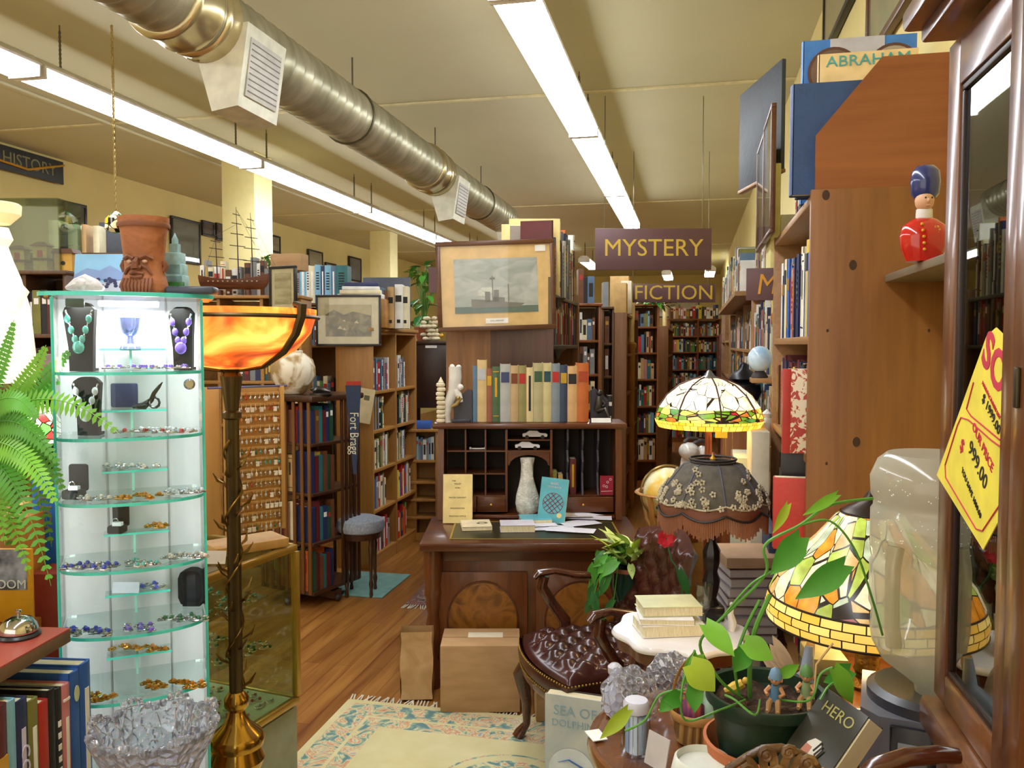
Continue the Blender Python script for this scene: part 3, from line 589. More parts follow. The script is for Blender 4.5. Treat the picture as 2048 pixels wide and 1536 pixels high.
# books on top of the desk
TB = [(942, 951, 732, '#5c7f9c', 'slate blue', INK, 0), (951, 970, 720, '#d8bd86', 'tan', M('pale label', '#b8bcc0', .5), 1), (970, 981, 737, '#9c5f48', 'faded red', GOLD, 1), (981, 997, 733, '#4f6a4a', 'moss green', GOLD, 2), (997, 1018, 728, '#b4b8b4', 'pale grey', M('navy label', '#3a466a', .5), 1), (1018, 1034, 731, '#c4a87c', 'sand', M('brown label', '#7a3a24', .5), 1), (1034, 1050, 731, '#97915a', 'olive', REDI, 1),
      (1050, 1064, 735, '#e0cd98', 'cream', INK, 5), (1064, 1084, 726, '#b9b083', 'pale olive', M('green label', '#3a5a3c', .5), 1), (1084, 1101, 726, '#cfc48e', 'ivory', M('teal label', '#1f4a50', .5), 1), (1101, 1118, 727, '#82909a', 'blue grey', REDI, 1), (1118, 1133, 730, '#33445c', 'navy', GOLD, 1), (1133, 1153, 732, '#d9ae78', 'peach', INK, 1), (1153, 1176, 726, '#c56a30', 'burnt orange', M('rust label', '#a8421e', .5), 1)]
prev = 'dark bookend'
for i, (a, b, yt, col, nm_, acc, st) in enumerate(TB):
    w_ = hx(b) - hx(a) - .001; h_ = A(1050, yt, dF + hy0 + .05).z - zt; nxt = TB[i + 1][4] if i < 13 else 'seated bookend'
    book(f'{nm_} old clothbound book on the desk top, between {prev} and {nxt}', D_((hx(a) + hx(b)) / 2, hy0 + .06, zt + .001), YAW, w_, h_, .15, CL(col), acc, st, 'old clothbound books on the desk top', parts=True); prev = nm_
BEM = M('dark bookend stone', '#3a3c48', .3)
t = thing('bookend', 'dark slab bookend at the row end beside the white figure', 'bookend', onhutch(922, .1), YAW)
MB().prism([(-.05, 0), (.05, 0), (.05, .17), (.02, .175), (-.05, .10)], -.04, .04).out('slab', BEM, t)
MB().box((-.01, -.05, .008), (.10, .03, .016), .003).out('foot_plate', BEM, t)
PORC = M('white porcelain', '#dedcd6', .22, coat=.4, bump=.25)
t = thing('porcelain_figure', 'tall white porcelain animal figure with gold detail by the dark bookend', 'figurine', onhutch(903, .04), YAW)
mb = MB(); mb.tube([(-.03, 0, .0), (-.035, 0, .05), (-.02, 0, .11), (.005, 0, .17), (.012, 0, .24), (.01, 0, .30)], [.018, .022, .028, .033, .036, .034], 12); mb.tube([(.005, -.01, .18), (.03, -.02, .15), (.045, -.025, .11)], [.022, .02, .012], 10); mb.ball((.04, -.02, .19), .018); mb.ball((-.005, 0, .30), .014); mb.ball((.03, 0, .295), .016); mb.out('body', PORC, t)
mb = MB(); mb.tube([(.045, -.03, .135), (.02, -.035, .10), (-.01, -.035, .085)], [.01, .012, .008], 8); mb.ball((.03, -.045, .135), .011); mb.out('gold_ornament', M('worn gold', '#a8925a', .3, .5), t)
SHEL = M('ivory shell', '#e0d4b4', .5, bump=.3)
t = thing('shell_stack', 'stack of ivory rings standing at the outer corner of the desk top', 'ornament', onhutch(879, .02), YAW); t['category'] = 'ornament'
mb = MB(); rn = random.Random(3)
for k in range(9): mb.lathe([(.018, 0), (.024, .006), (.024, .016), (.018, .022)], 12, c=(rn.uniform(-.003, .003), 0, k * .024))
mb.lathe([(.016, 0), (.001, .03)], 10, c=(0, 0, .216)); mb.out('ring_segment', SHEL, t)
t = thing('bookend', 'dark bookend with seated figure at the orange book end of the row', 'bookend', onhutch(1198, .09), YAW)
MB().prism([(-.045, 0), (.05, 0), (.05, .12), (-.02, .18), (-.045, .17)], 0, .03).out('slab', BEM, t)
mb = MB(); mb.tube([(-.01, -.02, .06), (.0, -.03, .10), (.0, -.028, .14)], [.022, .026, .016], 10); mb.ball((0, -.03, .158), .017, 12); mb.tube([(-.01, -.03, .06), (.03, -.05, .075), (.05, -.055, .02)], [.016, .013, .009], 8); mb.tube([(.005, -.03, .125), (.03, -.05, .10), (.012, -.06, .085)], [.01, .009, .007], 8); mb.out('seated_figure', M('dark bronze', '#4a4640', .25, .7), t)
tag(MB().box((0, 0, .014), (.105, .004, .026), rot=(radians(-25), 0, 0)).out('price_card', WHT, None, onhutch(1199, .0), YAW), 'blank white card propped before the seated figure bookend', 'card')
t = book('thin dark paperback lying open behind the seated figure bookend', onhutch(1222, .11), YAW, .02, .14, .1, 'black', WHT, 4)
# things in the gallery
TOYW = M('white toy enamel', '#dcdce4', .3); 
def car(px, py, lab):
    t = thing('toy_car', lab, 'toy', D_(hx(px), hy0 + .045, hz(py) + .0045), YAW)
    mb = MB(); mb.prism([(-.065, .012), (.066, .012), (.068, .024), (.06, .03), (.028, .032), (.012, .044), (-.03, .045), (-.048, .032), (-.066, .028)], -.014, .014); mb.out('body', TOYW, t)
    for x in (-.042, .042):
        for y in (-.016, .016):
            mb = MB(); mb.T = Matrix.Translation((x, y + .003, .0105)) @ Euler((pi / 2, 0, 0)).to_matrix().to_4x4(); mb.cyl((0, 0, 0), .0105, .006, 12).out('wheel', INK, t)
car(1067, 879, 'white toy car on the upper small shelf of the desk gallery'); car(1052, 901, 'white toy car on the lower small shelf, above the arched niche')
mb = MB(); mb.tube([(-.04, 0, .006), (0, 0, .005), (.04, 0, .006)], .004, 6)
for s in (-1, 1): mb.ball((s * .04, .003, .0075), .007, 8); mb.ball((s * .04, -.004, .0065), .0065, 8)
tag(mb.out('bone_ornament', WHT, None, D_(hx(952), hy0 + .05, hz(901) + .0045), YAW), 'tiny white bone shaped piece in an upper pigeonhole', 'ornament')
t = thing('crystal_vase', 'tall rippled white glass vase standing in the arched niche', 'vase', D_(hx(1052), hy0 + .03, zD + .021), YAW)
VG = M('rippled white glass', '#d6d6cc', .18, var=.25, scale=25, coat=.6, bump=.6)
MB().lathe([(.05, 0), (.062, .02), (.066, .06), (.058, .10), (.042, .16), (.034, .20), (.032, .26), (.038, .30), (.034, .303), (.028, .26), (.02, .18)], 28, sq=(1, .7), fn=lambda a, j: 1 + .09 * sin(5 * a + j)).out('vase_body', VG, t)
def standbook(nm_, lab, px0, px1, py0, py1, lean, y, colm, depth=.02, cat='booklet', z=None, roty=0, deco=None, zz_=zD + .003):
    w_ = (px1 - px0) / F * (dF + y); h_ = (py1 - py0) / F * (dF + y) / cos(radians(lean))
    t = thing(nm_, lab, cat, D_(((px0 + px1) / 2 - 1024) / F * (dF + y) * 1.0 - (G(843, zD, dF) - CAM).dot(RT) - DW / 2, y, zz_), YAW, rot=(radians(-lean), roty, YAW))
    MB().box((0, 0, h_ / 2), (w_, .003, h_)).out('front_cover', colm, t); MB().box((.004, .002 + depth / 2, h_ / 2), (w_ - .003, depth, h_ - .008)).out('page_block', PAGES, t); MB().box((0, .004 + depth, h_ / 2), (w_, .003, h_)).out('back_cover', colm, t)
    return t, w_, h_
CRM = M('cream cover paper', '#e9d593', .5); t, w_, h_ = standbook('booklet', 'cream booklet standing upright on the desk beside the pigeonholes', 884, 942, 936, 1032, 9, .42, CRM, .012)
for s, z, x in (('THE', .86, -.02), ('VALLEY', .80, 0), ('of the', .72, 0), ('PACIFIC RAILWAY', .52, 0), ('WASHINGTON', .30, 0), ('PRINTING OFFICE', .14, 0)): txt(s, .011, INK, t, (x, -.0022, h_ * z), ext=.0003)
TQ = M('turquoise cover', '#5fb6c6', .35); t, w_, h_ = standbook('hardback_book', 'turquoise hardback with red lattice circle, leaning upright on the desk', 1072, 1126, 940, 1030, 10, .40, TQ, .03, 'book', roty=radians(7))
mb = MB(); R_ = w_ * .38; mb.tube([(R_ * cos(a), -.0025, h_ * .45 + R_ * sin(a)) for a in [j * pi / 12 for j in range(24)]], .0014, 4, True)
for k in (-.55, -.2, .15, .5):
    L_ = sqrt(1 - k * k) * R_
    for s in (1, -1): mb.tube([((k * R_ - s * 0) * .7 + j * L_ * .7, -.0025, h_ * .45 + s * (-k * R_ * .7 + j * L_ * .7)) for j in (-1, 1)], .0016, 4)
mb.out('lattice_emblem', M('maroon print', '#8a2444', .5), t); txt('BASIC', .016, M('pale pink print', '#e6cfd0', .5), t, (0, -.0022, h_ * .88), ext=.0003); txt('TEXT BOOK', .013, M('pale pink print', '#e6cfd0', .5), t, (0, -.0022, h_ * .80), ext=.0003)
mb = MB(); mb.T = Matrix.Translation((w_ * .28, -.002, h_ * .2)) @ Euler((pi / 2, 0, 0)).to_matrix().to_4x4(); mb.cyl((0, 0, 0), .013, .001, 16).out('round_sticker', CRM, t)
for nm_, px, t_, h_, c_ in (('short green and yellow book in the desk gallery beside the arch', 1106, .03, .125, 'olive'), ('short tan book beside the green one in the desk gallery', 1119, .024, .105, 'tan'), ('tall red book standing in a letter slot of the desk', 1144, .035, .19, 'maroon')):
    book(nm_, D_(hx(px), hy0 + .035, hz(989) + .0045), YAW, t_, h_, .12, c_, GOLD, 5)
t = thing('greeting_card', 'crimson card with white flower drawing in the desk letter slots', 'card', D_(hx(1211), hy0 + .008, hz(989) + .0045), YAW)
MB().box((0, 0, .052), (.072, .004, .104)).out('card_stock', M('crimson card', '#8f1c34', .4), t)
mb = MB(); 
for x, z in ((-.015, .05), (.005, .07), (.02, .085), (.0, .045)): mb.tube([(x + .006 * cos(a), -.003, z + .006 * sin(a)) for a in [j * pi / 3 for j in range(6)]], .001, 4, True)
mb.tube([(-.03, -.003, .02), (.03, -.003, .022)], .001, 4); mb.out('flower_drawing', WHT, t)
def flat(nm_, lab, cat, px, py, w_, d_, th, rz, m, z=zD + .0045, deco=None, zl=0):
    p = AZ(px, py, z + th / 2 + zl); t = thing(nm_, lab, cat, (p.x, p.y, z + zl), rz)
    MB().box((0, 0, th - .001), (w_, d_, .002)).out('top_cover', m, t); MB().box((.002, 0, th / 2), (w_ - .004, d_ - .004, th - .004)).out('page_block', PAGES, t); MB().box((0, 0, .001), (w_, d_, .002)).out('bottom_cover', m, t)
    return t
t = flat('hardback_book', 'cream book with ink drawing lying flat at the leather corner', 'book', 952, 1050, .15, .17, .02, YAW + .12, M('ivory cover', '#ded0ac', .5))
mb = MB(); rn = random.Random(5)
for k in range(7): a = k * .9; mb.tube([(.03 + .03 * cos(a + j * .5) * (1 - j * .12), -.005 + .018 * sin(a + j * .5), .0208) for j in range(5)], .0011, 4)
mb.out('ink_drawing', INK, t)
flat('paperback_book', 'thick white paperback lying flat in the middle of the desk', 'book', 1034, 1052, .17, .13, .035, YAW + .05, M('lilac white cover', '#cfcbd8', .5))
flat('hardback_book', 'turquoise book lying flat behind the thick white paperback', 'book', 1070, 1039, .16, .14, .028, YAW + .1, TQ)
PAP = M('white paper', '#dfe0ec', .6, var=.03)
rn = random.Random(8)
for k, (px, py, w_, d_, rz, zl, lb) in enumerate(((1105, 1056, .22, .10, .1, 0, 'white paper sheet at the desk front edge, under the others'), (1142, 1060, .24, .10, -.25, .003, 'white envelope lying crosswise over the sheet at the desk edge'), (1085, 1050, .15, .07, .2, .006, 'pale blue and white slip on top of the loose papers'), (1160, 1046, .20, .12, .45, .001, 'grey white folded leaflet behind the loose papers'), (1178, 1036, .24, .10, -.1, .006, 'pale pink folded leaflet standing slightly open at the papers\' back'), (1150, 1032, .18, .09, .15, .012, 'creased beige leaflet topmost behind the loose papers'))):
    p = AZ(px, py, zD + .006 + zl); t = thing('loose_paper', lb, 'paper', (p.x, p.y, zD + .0045 + zl), YAW + rz, 'loose papers on the desk')
    MB().grid(lambda u, v: ((u - .5) * w_, (v - .5) * d_, .002 + (.03 if k > 3 else .003) * abs(v - .5) ** 1.2 * (1 + .5 * sin(5 * u)) * (1 if v > .5 else .2)), 8, 6).out('sheet', PAP if k != 5 else M('beige leaflet', '#c8bfb2', .6), t)
# ================================================================ cardboard boxes and paper bag by the desk
CARD = ramped('corrugated card', [(.35, '#a8845a'), (.65, '#b8946a')], 'noise', 6, rough=.8, mapsc=(1, 1, 4)); KRAFT = ramped('kraft paper', [(.3, '#b08c5e'), (.7, '#c8a678')], 'noise', 9, rough=.7, dist=1, bump=.3)
rzf = .011
def cbox(lab, px0, px1, pyb, pyt, dep, rz=YAW, tape=True):
    a = AZ(px0, pyb, rzf); b = AZ(px1, pyb + 2, rzf); w_ = (b - a).length; d = (a - CAM).dot(FW); h_ = A(px0, pyt, d).z - rzf; m_ = (a + b) / 2
    t = thing('cardboard_box', lab, 'box', (m_.x, m_.y, rzf), rz); MB().box((0, dep / 2, h_ / 2), (w_, dep, h_), .004).out('carton', CARD, t)
    if tape: MB().box((.02, dep * .6, h_ + .0008), (w_ * .45, dep * .28, .001)).out('shipping_label', M('label paper', '#d8d0b8', .5), t)
    MB().box((0, dep * .47, h_ + .0004), (w_ * .98, .003, .001)).out('flap_seam', M('seam shadow brown', '#6a4c2c', .8), t); return t
cbox('large brown cardboard box on the rug before the desk', 881, 1040, 1424, 1291, .23)
cbox('brown cardboard box half hidden behind the cabriole chair leg', 1072, 1200, 1442, 1345, .2, YAW + .05, False)
a = AZ(803, 1397, rzf); b = AZ(864, 1402, rzf); t = thing('paper_bag', 'creased brown paper bag standing on rug corner beside the box', 'bag', ((a.x + b.x) / 2, (a.y + b.y) / 2, rzf), YAW + .06)
hb_ = A(830, 1262, 3.8).z; bw_ = (b - a).length
mb = MB(); rn = random.Random(2); 
for (x0, y0, x1, y1) in ((-1, 0, 1, 0), (1, 0, 1, 1), (1, 1, -1, 1), (-1, 1, -1, 0)):
    mb.grid(lambda u, v: ((x0 + (x1 - x0) * u) * bw_ / 2 + .004 * sin(9 * v + 3 * u), (y0 + (y1 - y0) * u) * .12 * (1 - .25 * v) + .12 * .12 * v + .004 * sin(11 * v), v * hb_), 4, 8, False)
mb.out('bag_body', KRAFT, t); MB().box((0, .06, .002), (bw_, .12, .002)).out('bag_base', KRAFT, t)
# ================================================================ tall double case behind the desk
PIN4 = wood('aged plank', '#684220', '#a06e38', 2, 5, .4); dM = 4.82
c0 = G(888, 0, dM); c1 = G(1108, 0, dM); wM = (c1 - c0).length; zM = A(1108, 590, 4.9).z
t = thing('tall_bookcase', 'tall double bookcase behind the desk, plank end carrying the ship picture', 'bookcase', ((c0.x + c1.x) / 2, (c0.y + c1.y) / 2, 0), 0)
LM = 1.1
MB().box((-wM * .29, .012, 1.02), (wM * .42, .024, 2.04)).out('end_panel', PIN4, t); MB().box((wM * .21, .012, 1.02), (wM * .58, .024, 2.04)).out('end_panel', wood('dark aged plank', '#3a2420', '#5c3c2c', 2, 5, .4), t)
MB().box((0, LM - .012, 1.0), (wM, .024, 2.0)).out('end_panel', PIN4, t)
MB().box((0, LM / 2, 1.0), (.02, LM - .05, 2.0)).out('spine_panel', DARK, t)
MSZ = [.1, .45, .8, 1.15, A(1118, 690, 4.9).z, zM]
IRON = M('dark shelf edge', '#3a342a', .4)
for z in MSZ: MB().box((0, LM / 2, z - .012), (wM - .01, LM - .05, .024), .002).out('shelf', IRON if z > 1.5 else PIN4, t)
for z in MSZ[-2:]: MB().lathe([(.001, -.09), (.014, -.07), (.02, -.05), (.035, -.035), (.05, -.024)], 14, c=(wM / 2 + .015, .06, z)).out('carved_bracket', IRON, t)
fx = pi / 2
def mrow(where, z, hr, pal, seed, tr=(.025, .05), y0=.04):
    p = P2(t, wM / 2 - .012, y0, z + .001); return book_row(where, p, fx, LM - .1 - y0, hr, tr, (.18, .24), pal, seed, end='desk end', far='top shelf' not in where)
mrow('top shelf of the tall bookcase', MSZ[5], (.30, .46), ['cream', 'maroon', 'slate blue', 'grey', 'navy blue', 'orange', 'cream', 'white'], 31)
mrow('shelf under the tall bookcase top', MSZ[4], (.24, .29), ['red', 'grey', 'navy blue', 'brown', 'slate blue'], 32)
mrow('middle shelf of the tall bookcase', MSZ[3], (.22, .28), DULL, 33)
# boards and folders standing on top behind the picture
for k, (a_, b_2, yt, yb, dd, m_, lb) in enumerate(((1003, 1050, 449, 500, .05, CRM, 'pale yellow card folder standing on case above ship picture'), (1018, 1120, 438, 500, .08, M('yellow board', '#e9cf8a', .6), 'wide yellow mount board standing behind grey folder above the picture'), (1020, 1096, 452, 500, .045, M('taupe folder', '#8f8478', .6), 'taupe folder standing before the yellow board above the picture'))):
    a = A(a_, yb, dM + dd); b = A(b_2, yt, dM + dd); tag(MB().box((0, 0, (b.z - MSZ[5]) / 2), ((a - b).xy.length, .008, b.z - MSZ[5]), .002).out('folder', m_, None, ((a.x + b.x) / 2, (a.y + b.y) / 2, MSZ[5] + .001), YAW), lb, 'folder')
pc = A(992, 571, 4.76); wf = 236 / F * 4.76; hf = 178 / F * 4.76
SEA = ramped('stormy sky print', [(.3, '#8f9c94'), (.5, '#a6afa8'), (.7, '#bcc2ba')], 'noise', 7, rough=.5, dist=1.2, mapsc=(1, 1, 2))
t = frame('ship_picture', 'large brown framed picture of grey warship hanging askew on plank end', 'picture', pc, YAW, wf, hf, BRNF, M('peach mat board', '#dcb878', .6), SEA, .026, .075, .03, rot=(0, radians(-1.8), YAW))
iw = wf - .052 - .15; ih = hf - .052 - .15
MB().box((0, -.0045, -ih * .44), (iw, .003, ih * .12)).out('painted_sea', M('sea green paint', '#3f6460', .5), t)
mb = MB(); y_ = -.0048; z0 = -ih * .40
mb.prism([(-iw * .30, z0), (iw * .28, z0), (iw * .34, z0 + .02), (iw * .1, z0 + .03), (iw * .1, z0 + .055), (-.02, z0 + .06), (-.02, z0 + .04), (-iw * .30, z0 + .05)], y_ - .002, y_)
for x, h_ in ((-.02, .15), (.0, .07), (.07, .10), (-.05, .06)): mb.box((x, y_ - .001, z0 + h_ / 2 + .03), (.006 if h_ > .08 else .03, .002, h_))
mb.box((-.02, y_ - .001, z0 + .165), (.03, .002, .012)); mb.out('painted_ship', M('ship grey paint', '#6a6c66', .5), t)
mb = MB(); 
for k in range(9): mb.ball((-.09 + .018 * (k % 5), y_ - .0005, z0 + .075 + .014 * (k // 3)), (.018, .0012, .014), 8)
mb.out('painted_steam', M('steam paint', '#c6cbbe', .6), t)
cap_ = MB().box((.0, -.006, -hf / 2 + .055), (.13, .004, .03)).out('caption_plate', WHT, t); txt('U.S.S. OREGON', .011, INK, t, (0, -.0085, -hf / 2 + .055), ext=.0002)
mb = MB(); mb.box((wf * .38, -.0065, hf * .4), (.06, .002, .035)); mb.out('sticker', WHT, t)
# ================================================================ oak double bookcase (middle), revolving bookcase, wardrobe, far cases
OAK = wood('oak board', '#94652c', '#b8863f', 2, 6, .45); OAKS = wood('oak shelf', '#94652c', '#b8863f', 1, 7, .45)
a = AZ(668, 1140, 0); b = AZ(748, 1140, 0); xo = b.x; yo = b.y; wo = b.x - a.x; Lo = .98
zo = AY(757, 662, yo).z
t = oak = thing('oak_bookcase', 'light oak bookcase with two bays of books, picture hung on its end', 'bookcase', (xo, yo, 0), 0)
for y in (.012, Lo / 2, Lo - .012): MB().box((-wo / 2, y, zo / 2), (wo, .024, zo), .002).out('side_panel' if y != Lo / 2 else 'divider', OAK, t)
OZ = [.10] + [AX(775, py, xo).z for py in (1098 - 0, 1000, 925, 845, 764)] 
OZ = [.10, .43, .73, 1.02, 1.31, zo]; 
for z in OZ: MB().box((-wo / 2, Lo / 2, z - .011), (wo - .002, Lo - .05, .022), .002).out('shelf', OAKS, t)
MB().box((-wo + .006, Lo / 2, zo / 2), (.008, Lo - .05, zo - .01)).out('back_panel', OAKS, t); MB().box((-.012, Lo / 2, .04), (.02, Lo - .05, .078)).out('plinth', OAKS, t)
MB().box((-wo / 2, Lo / 2, zo + .012), (wo + .03, Lo + .03, .024), .004).out('top_board', OAKS, t)
sn = ['bottom shelf', 'second shelf', 'third shelf', 'fourth shelf', 'fifth shelf']
for k in range(5):
    for bay in (0, 1):
        pal = [['red', 'navy blue', 'cream', 'white', 'green', 'orange', 'grey'], ['red', 'grey', 'white', 'cream', 'yellow', 'blue'], ['slate blue', 'white', 'olive', 'cream', 'tan'], ['brown', 'cream', 'dark green', 'grey', 'black'], ['grey', 'red', 'cream', 'slate blue', 'white']][k]
        book_row(f'{sn[k]}, {"farther" if bay else "nearer"} bay of oak case', (xo - .02, yo + .03 + bay * (Lo / 2 - .01), OZ[k] + .001), pi / 2, .28 if (k + bay) % 2 else .38, (.19, .26), (.022, .04), (.14, .18), pal, 40 + k * 2 + bay, end='near end', far=k < 2)
# books, folder and boards on top of the oak bookcase
zt2 = zo + .025
for k, (px0, px1, yt, c_, lb) in enumerate(((752, 762, 575, 'slate blue', 'slim slate blue'), (762, 770, 580, 'brown', 'slim brown'), (770, 782, 572, 'tan', 'tan'), (783, 798, 566, 'white', 'tall white'), (799, 811, 569, 'cream', 'tall cream'))):
    p = G(px0, 0, 6.15 + .05 * k); q = G(px1, 0, 6.15 + .05 * k); h_ = A(px0, yt, 6.15).z - zt2
    book(f'{lb} book standing on top of the oak bookcase behind its picture', (q.x, q.y, zt2 + .001), YAW, (q - p).length, h_, .16, c_, INK, 4)
p = A(776, 655, 6.5); tag(MB().box((0, 0, .20), (.37, .02, .40), .003).out('folio', M('dark grey folio cloth', '#4a4f5c', .5), None, (p.x, p.y - .02, zt2 + .001), YAW), 'wide dark grey folio standing upright on oak bookcase top', 'book')
p = G(722, 0, 6.12); tag(MB().box((0, 0, .105), (.36, .20, .21), .003).out('wooden_riser', OAKS, None, (p.x, p.y + .05, zt2 + .001), YAW), 'oak riser box under the flat white books on the oak case', 'box'); zt2 += .212
for k, (w_, d_, th, c_, lb) in enumerate(((.33, .18, .035, 'white', 'white book lying flat at the bottom of the pile on the oak case'), (.30, .2, .03, 'cream', 'cream book lying flat in the pile on the oak case'), (.27, .2, .025, 'white', 'white pamphlet box lying on the cream book on the oak case'), (.25, .18, .03, 'navy blue', 'navy edged book topmost in the pile on the oak case'))):
    p = G(720, 0, 6.12); MB_ = MB(); MB_.mi = 0; MB_.box((0, 0, th / 2), (w_, d_, th), .003); tag(MB_.out('book', cov(c_), None, (p.x, p.y + .05, zt2 + .001 + sum((.035, .03, .025, .03)[:k])), YAW + k * .04), lb, 'book', 'flat pile on the oak bookcase')
zt2 -= .212
# case behind/left of the oak one with blue books
WAL = wood('walnut board', '#4a3018', '#6e4a26', 2, 7, .4)
d0 = 7.15; a = G(592, 0, d0); b = G(742, 0, d0); z1 = A(640, 611, d0).z; z2 = A(640, 690, d0).z
t = case('walnut_bookcase', 'dark walnut bookcase behind the oak end panel, blue books on its top', ((a.x + b.x) / 2, (a.y + b.y) / 2, 0), YAW, (b - a).length, .28, z1, [.4, .8, 1.12, z2], WAL)
o_ = P2(t, -(b - a).length / 2 + .0, .03, z1 + .023)
for k, (w_, h_, c_, lb) in enumerate(((.034, .26, 'grey', 'slim grey'), (.057, .33, 'pale blue', 'thick sky blue'), (.028, .325, 'white', 'white'), (.045, .32, 'cream', 'cream white'), (.052, .33, 'pale blue', 'sky blue lettered'), (.034, .32, 'navy blue', 'navy'), (.057, .325, 'pale blue', 'second wide sky blue'), (.04, .32, 'slate blue', 'slate blue'), (.10, .325, 'teal', 'very thick dark teal'))):
    wd = (.034, .057, .028, .045, .052, .034, .057, .04, .10); x = sum(wd[:k]) + w_ / 2
    q = P2(t, -(b - a).length / 2 + x, .03, z1 + .023); book(f'{lb} book in the top row above the walnut bookcase', q, YAW, w_ - .001, h_, .18, c_, [INK, WHT][k % 2], 5 if k % 2 else 3)
book_row('upper shelf of the walnut bookcase', P2(t, -(b - a).length / 2 + .03, .03, z2 + .001), YAW, .28, (.2, .26), (.02, .04), (.14, .18), ['navy blue', 'black', 'slate blue', 'brown'], 61, end='ship side')
book_row('third shelf of the walnut bookcase', P2(t, -(b - a).length / 2 + .03, .03, 1.121), YAW, .3, (.2, .26), (.02, .04), (.14, .18), ['green', 'black', 'pink', 'cream', 'slate blue'], 62, end='ship side')
# landscape photograph hung on the oak case end
MTN = ramped('mountain photograph', [(.35, '#4d4a36'), (.5, '#6b6546'), (.65, '#8c8462')], 'noise', 16, rough=.5, dist=.8)
pc = A(697, 641, yo * 1.0); d_p = (V((a.x, yo, 0)) - CAM).dot(FW)
d_p = 5.98; pc = A(697, 641, d_p); wf = 130 / F * d_p; hf = 102 / F * d_p
t = frame('landscape_picture', 'black framed sepia mountain photograph on the oak case end', 'picture', pc, YAW, wf, hf, BLKF, M('ivory mat board', '#cfc6a0', .6), MTN, .016, .055, .02)
iw = wf - .142; ih = hf - .142
MB().prism([(-iw / 2, ih * .18), (-iw * .32, ih * .34), (-iw * .1, ih * .18), (iw * .1, ih * .28), (iw / 2, ih * .15), (iw / 2, ih / 2), (-iw / 2, ih / 2)], -.0062, -.0048).out('printed_sky', M('sepia sky', '#b5ab86', .6), t)
mb = MB()
for x, z, r in ((-.03, 0, .012), (.06, -.01, .018), (-.06, -.05, .02), (-.03, -.06, .014)): mb.prism([(x - r, z - r * .5), (x + r, z - r * .6), (x, z + r * .6)], -.0062, -.0048)
mb.out('printed_snow_patch', M('pale print', '#cfc29a', .6), t)
# revolving bookcase
RV = wood('dark revolving case wood', '#2c1810', '#4e2f1a', 2, 8, .35, coat=.2); SLAT = wood('brown slat wood', '#5a3718', '#7d5226', 2, 8, .4)
p = AZ(628, 1222, 0); rzv = YAW + radians(-29); sd = .45
d_v = (p - CAM).dot(FW); zv = A(628, 792, d_v).z
t = thing('revolving_bookcase', 'dark square revolving bookcase with vertical slats, vase on top', 'bookcase', (p.x, p.y, 0), rzv)
t.location = (p - (Euler((0, 0, rzv)).to_matrix() @ V((sd / 2, -sd / 2, 0)))).to_tuple(); t.location.z = 0
MB().box((0, 0, zv - .02), (sd + .05, sd + .05, .04), .012).out('top_board', RV, t)
mb = MB(); mb.box((0, 0, .05), (.44, .08, .05)); mb.box((0, 0, .05), (.08, .44, .05)); mb.out('cross_base', RV, t)
for s in ((-1, -1), (1, -1), (1, 1), (-1, 1)): MB().ball((s[0] * .0 + .22 * (s[0] == s[1]) * s[0], .22 * (s[0] != s[1]) * s[1], .025), .024, 10).out('caster', DARK, t)
VZ = [.10, .41, .72, 1.03]
for z in VZ: MB().box((0, 0, z), (sd, sd, .02), .003).out('shelf', RV, t)
MB().box((0, 0, (zv + .1) / 2), (.06, .06, zv - .14)).out('centre_post', RV, t)
for side, xs_ in ((0, (-.2, -.13, -.06, .01, .08, .145, .205)), (1, (.045, .085, .125, .165, .205)), (2, (-.15, 0, .15)), (3, (-.15, 0, .15))):
    for x in xs_: mb = MB(); mb.T = Matrix.Rotation(side * pi / 2, 4, 'Z'); mb.box((x, -sd / 2 - .006, (zv + .08) / 2), (.022, .012, zv - .12), .002); mb.out('slat', SLAT if side == 0 else RV, t)
for side, pal in ((0, ['brown', 'yellow', 'olive', 'maroon', 'orange']), (1, ['maroon', 'teal', 'brown', 'navy blue', 'dark green'])):
    a_ = rzv + side * pi / 2; R_ = Euler((0, 0, a_)).to_matrix()
    for k, z in enumerate(VZ):
        o_ = V((t.location.x, t.location.y, z + .011)) + R_ @ V((-sd / 2 + .012, -sd / 2 + .012, 0)); pl = [['orange', 'brown', 'orange'], ['tan', 'maroon', 'brown', 'cream'], ['yellow', 'olive', 'yellow', 'teal', 'tan'], ['brown', 'maroon', 'red', 'navy blue']][k] if side == 0 else pal
        book_row(f'{sn[k]} of revolving case, {"slatted" if side == 0 else "aisle"} side', o_, a_, sd - (.05 if side == 0 else .22), (.2, .26), (.028, .045), (.13, .15), pl, 70 + k + 10 * side, end='near corner', styles=(0, 2, 0), far=side == 1)
# relief vase and bronze piece on it
q = G(587, zv, d_v + .18); VM = ramped('relief pottery', [(.42, '#a88a58'), (.5, '#e8dfc6'), (.8, '#f0ead6')], 'noise', 6, rough=.5, bump=1.0, dist=.6, detail=3)
tag(MB().lathe([(.06, 0), (.075, .01), (.11, .06), (.137, .12), (.14, .17), (.12, .22), (.075, .255), (.06, .262), (.062, .275), (.052, .278), (.05, .26)], 36, fn=lambda a, j: 1 + (.03 * sin(9 * a + j * 1.7) if 1 < j < 7 else 0)).out('relief_vase', VM, None, (q.x, q.y, zv + .001)), 'round ivory vase with brown relief figures on the revolving bookcase', 'vase')
q = G(642, zv, d_v + .12); mb = MB(); mb.lathe([(.07, 0), (.07, .01), (.05, .014)], 18); mb.tube([(-.05, 0, .02), (-.02, 0, .035), (.02, 0, .03), (.06, 0, .02)], [.014, .022, .018, .006], 8); mb.ball((-.055, 0, .036), .014, 8)
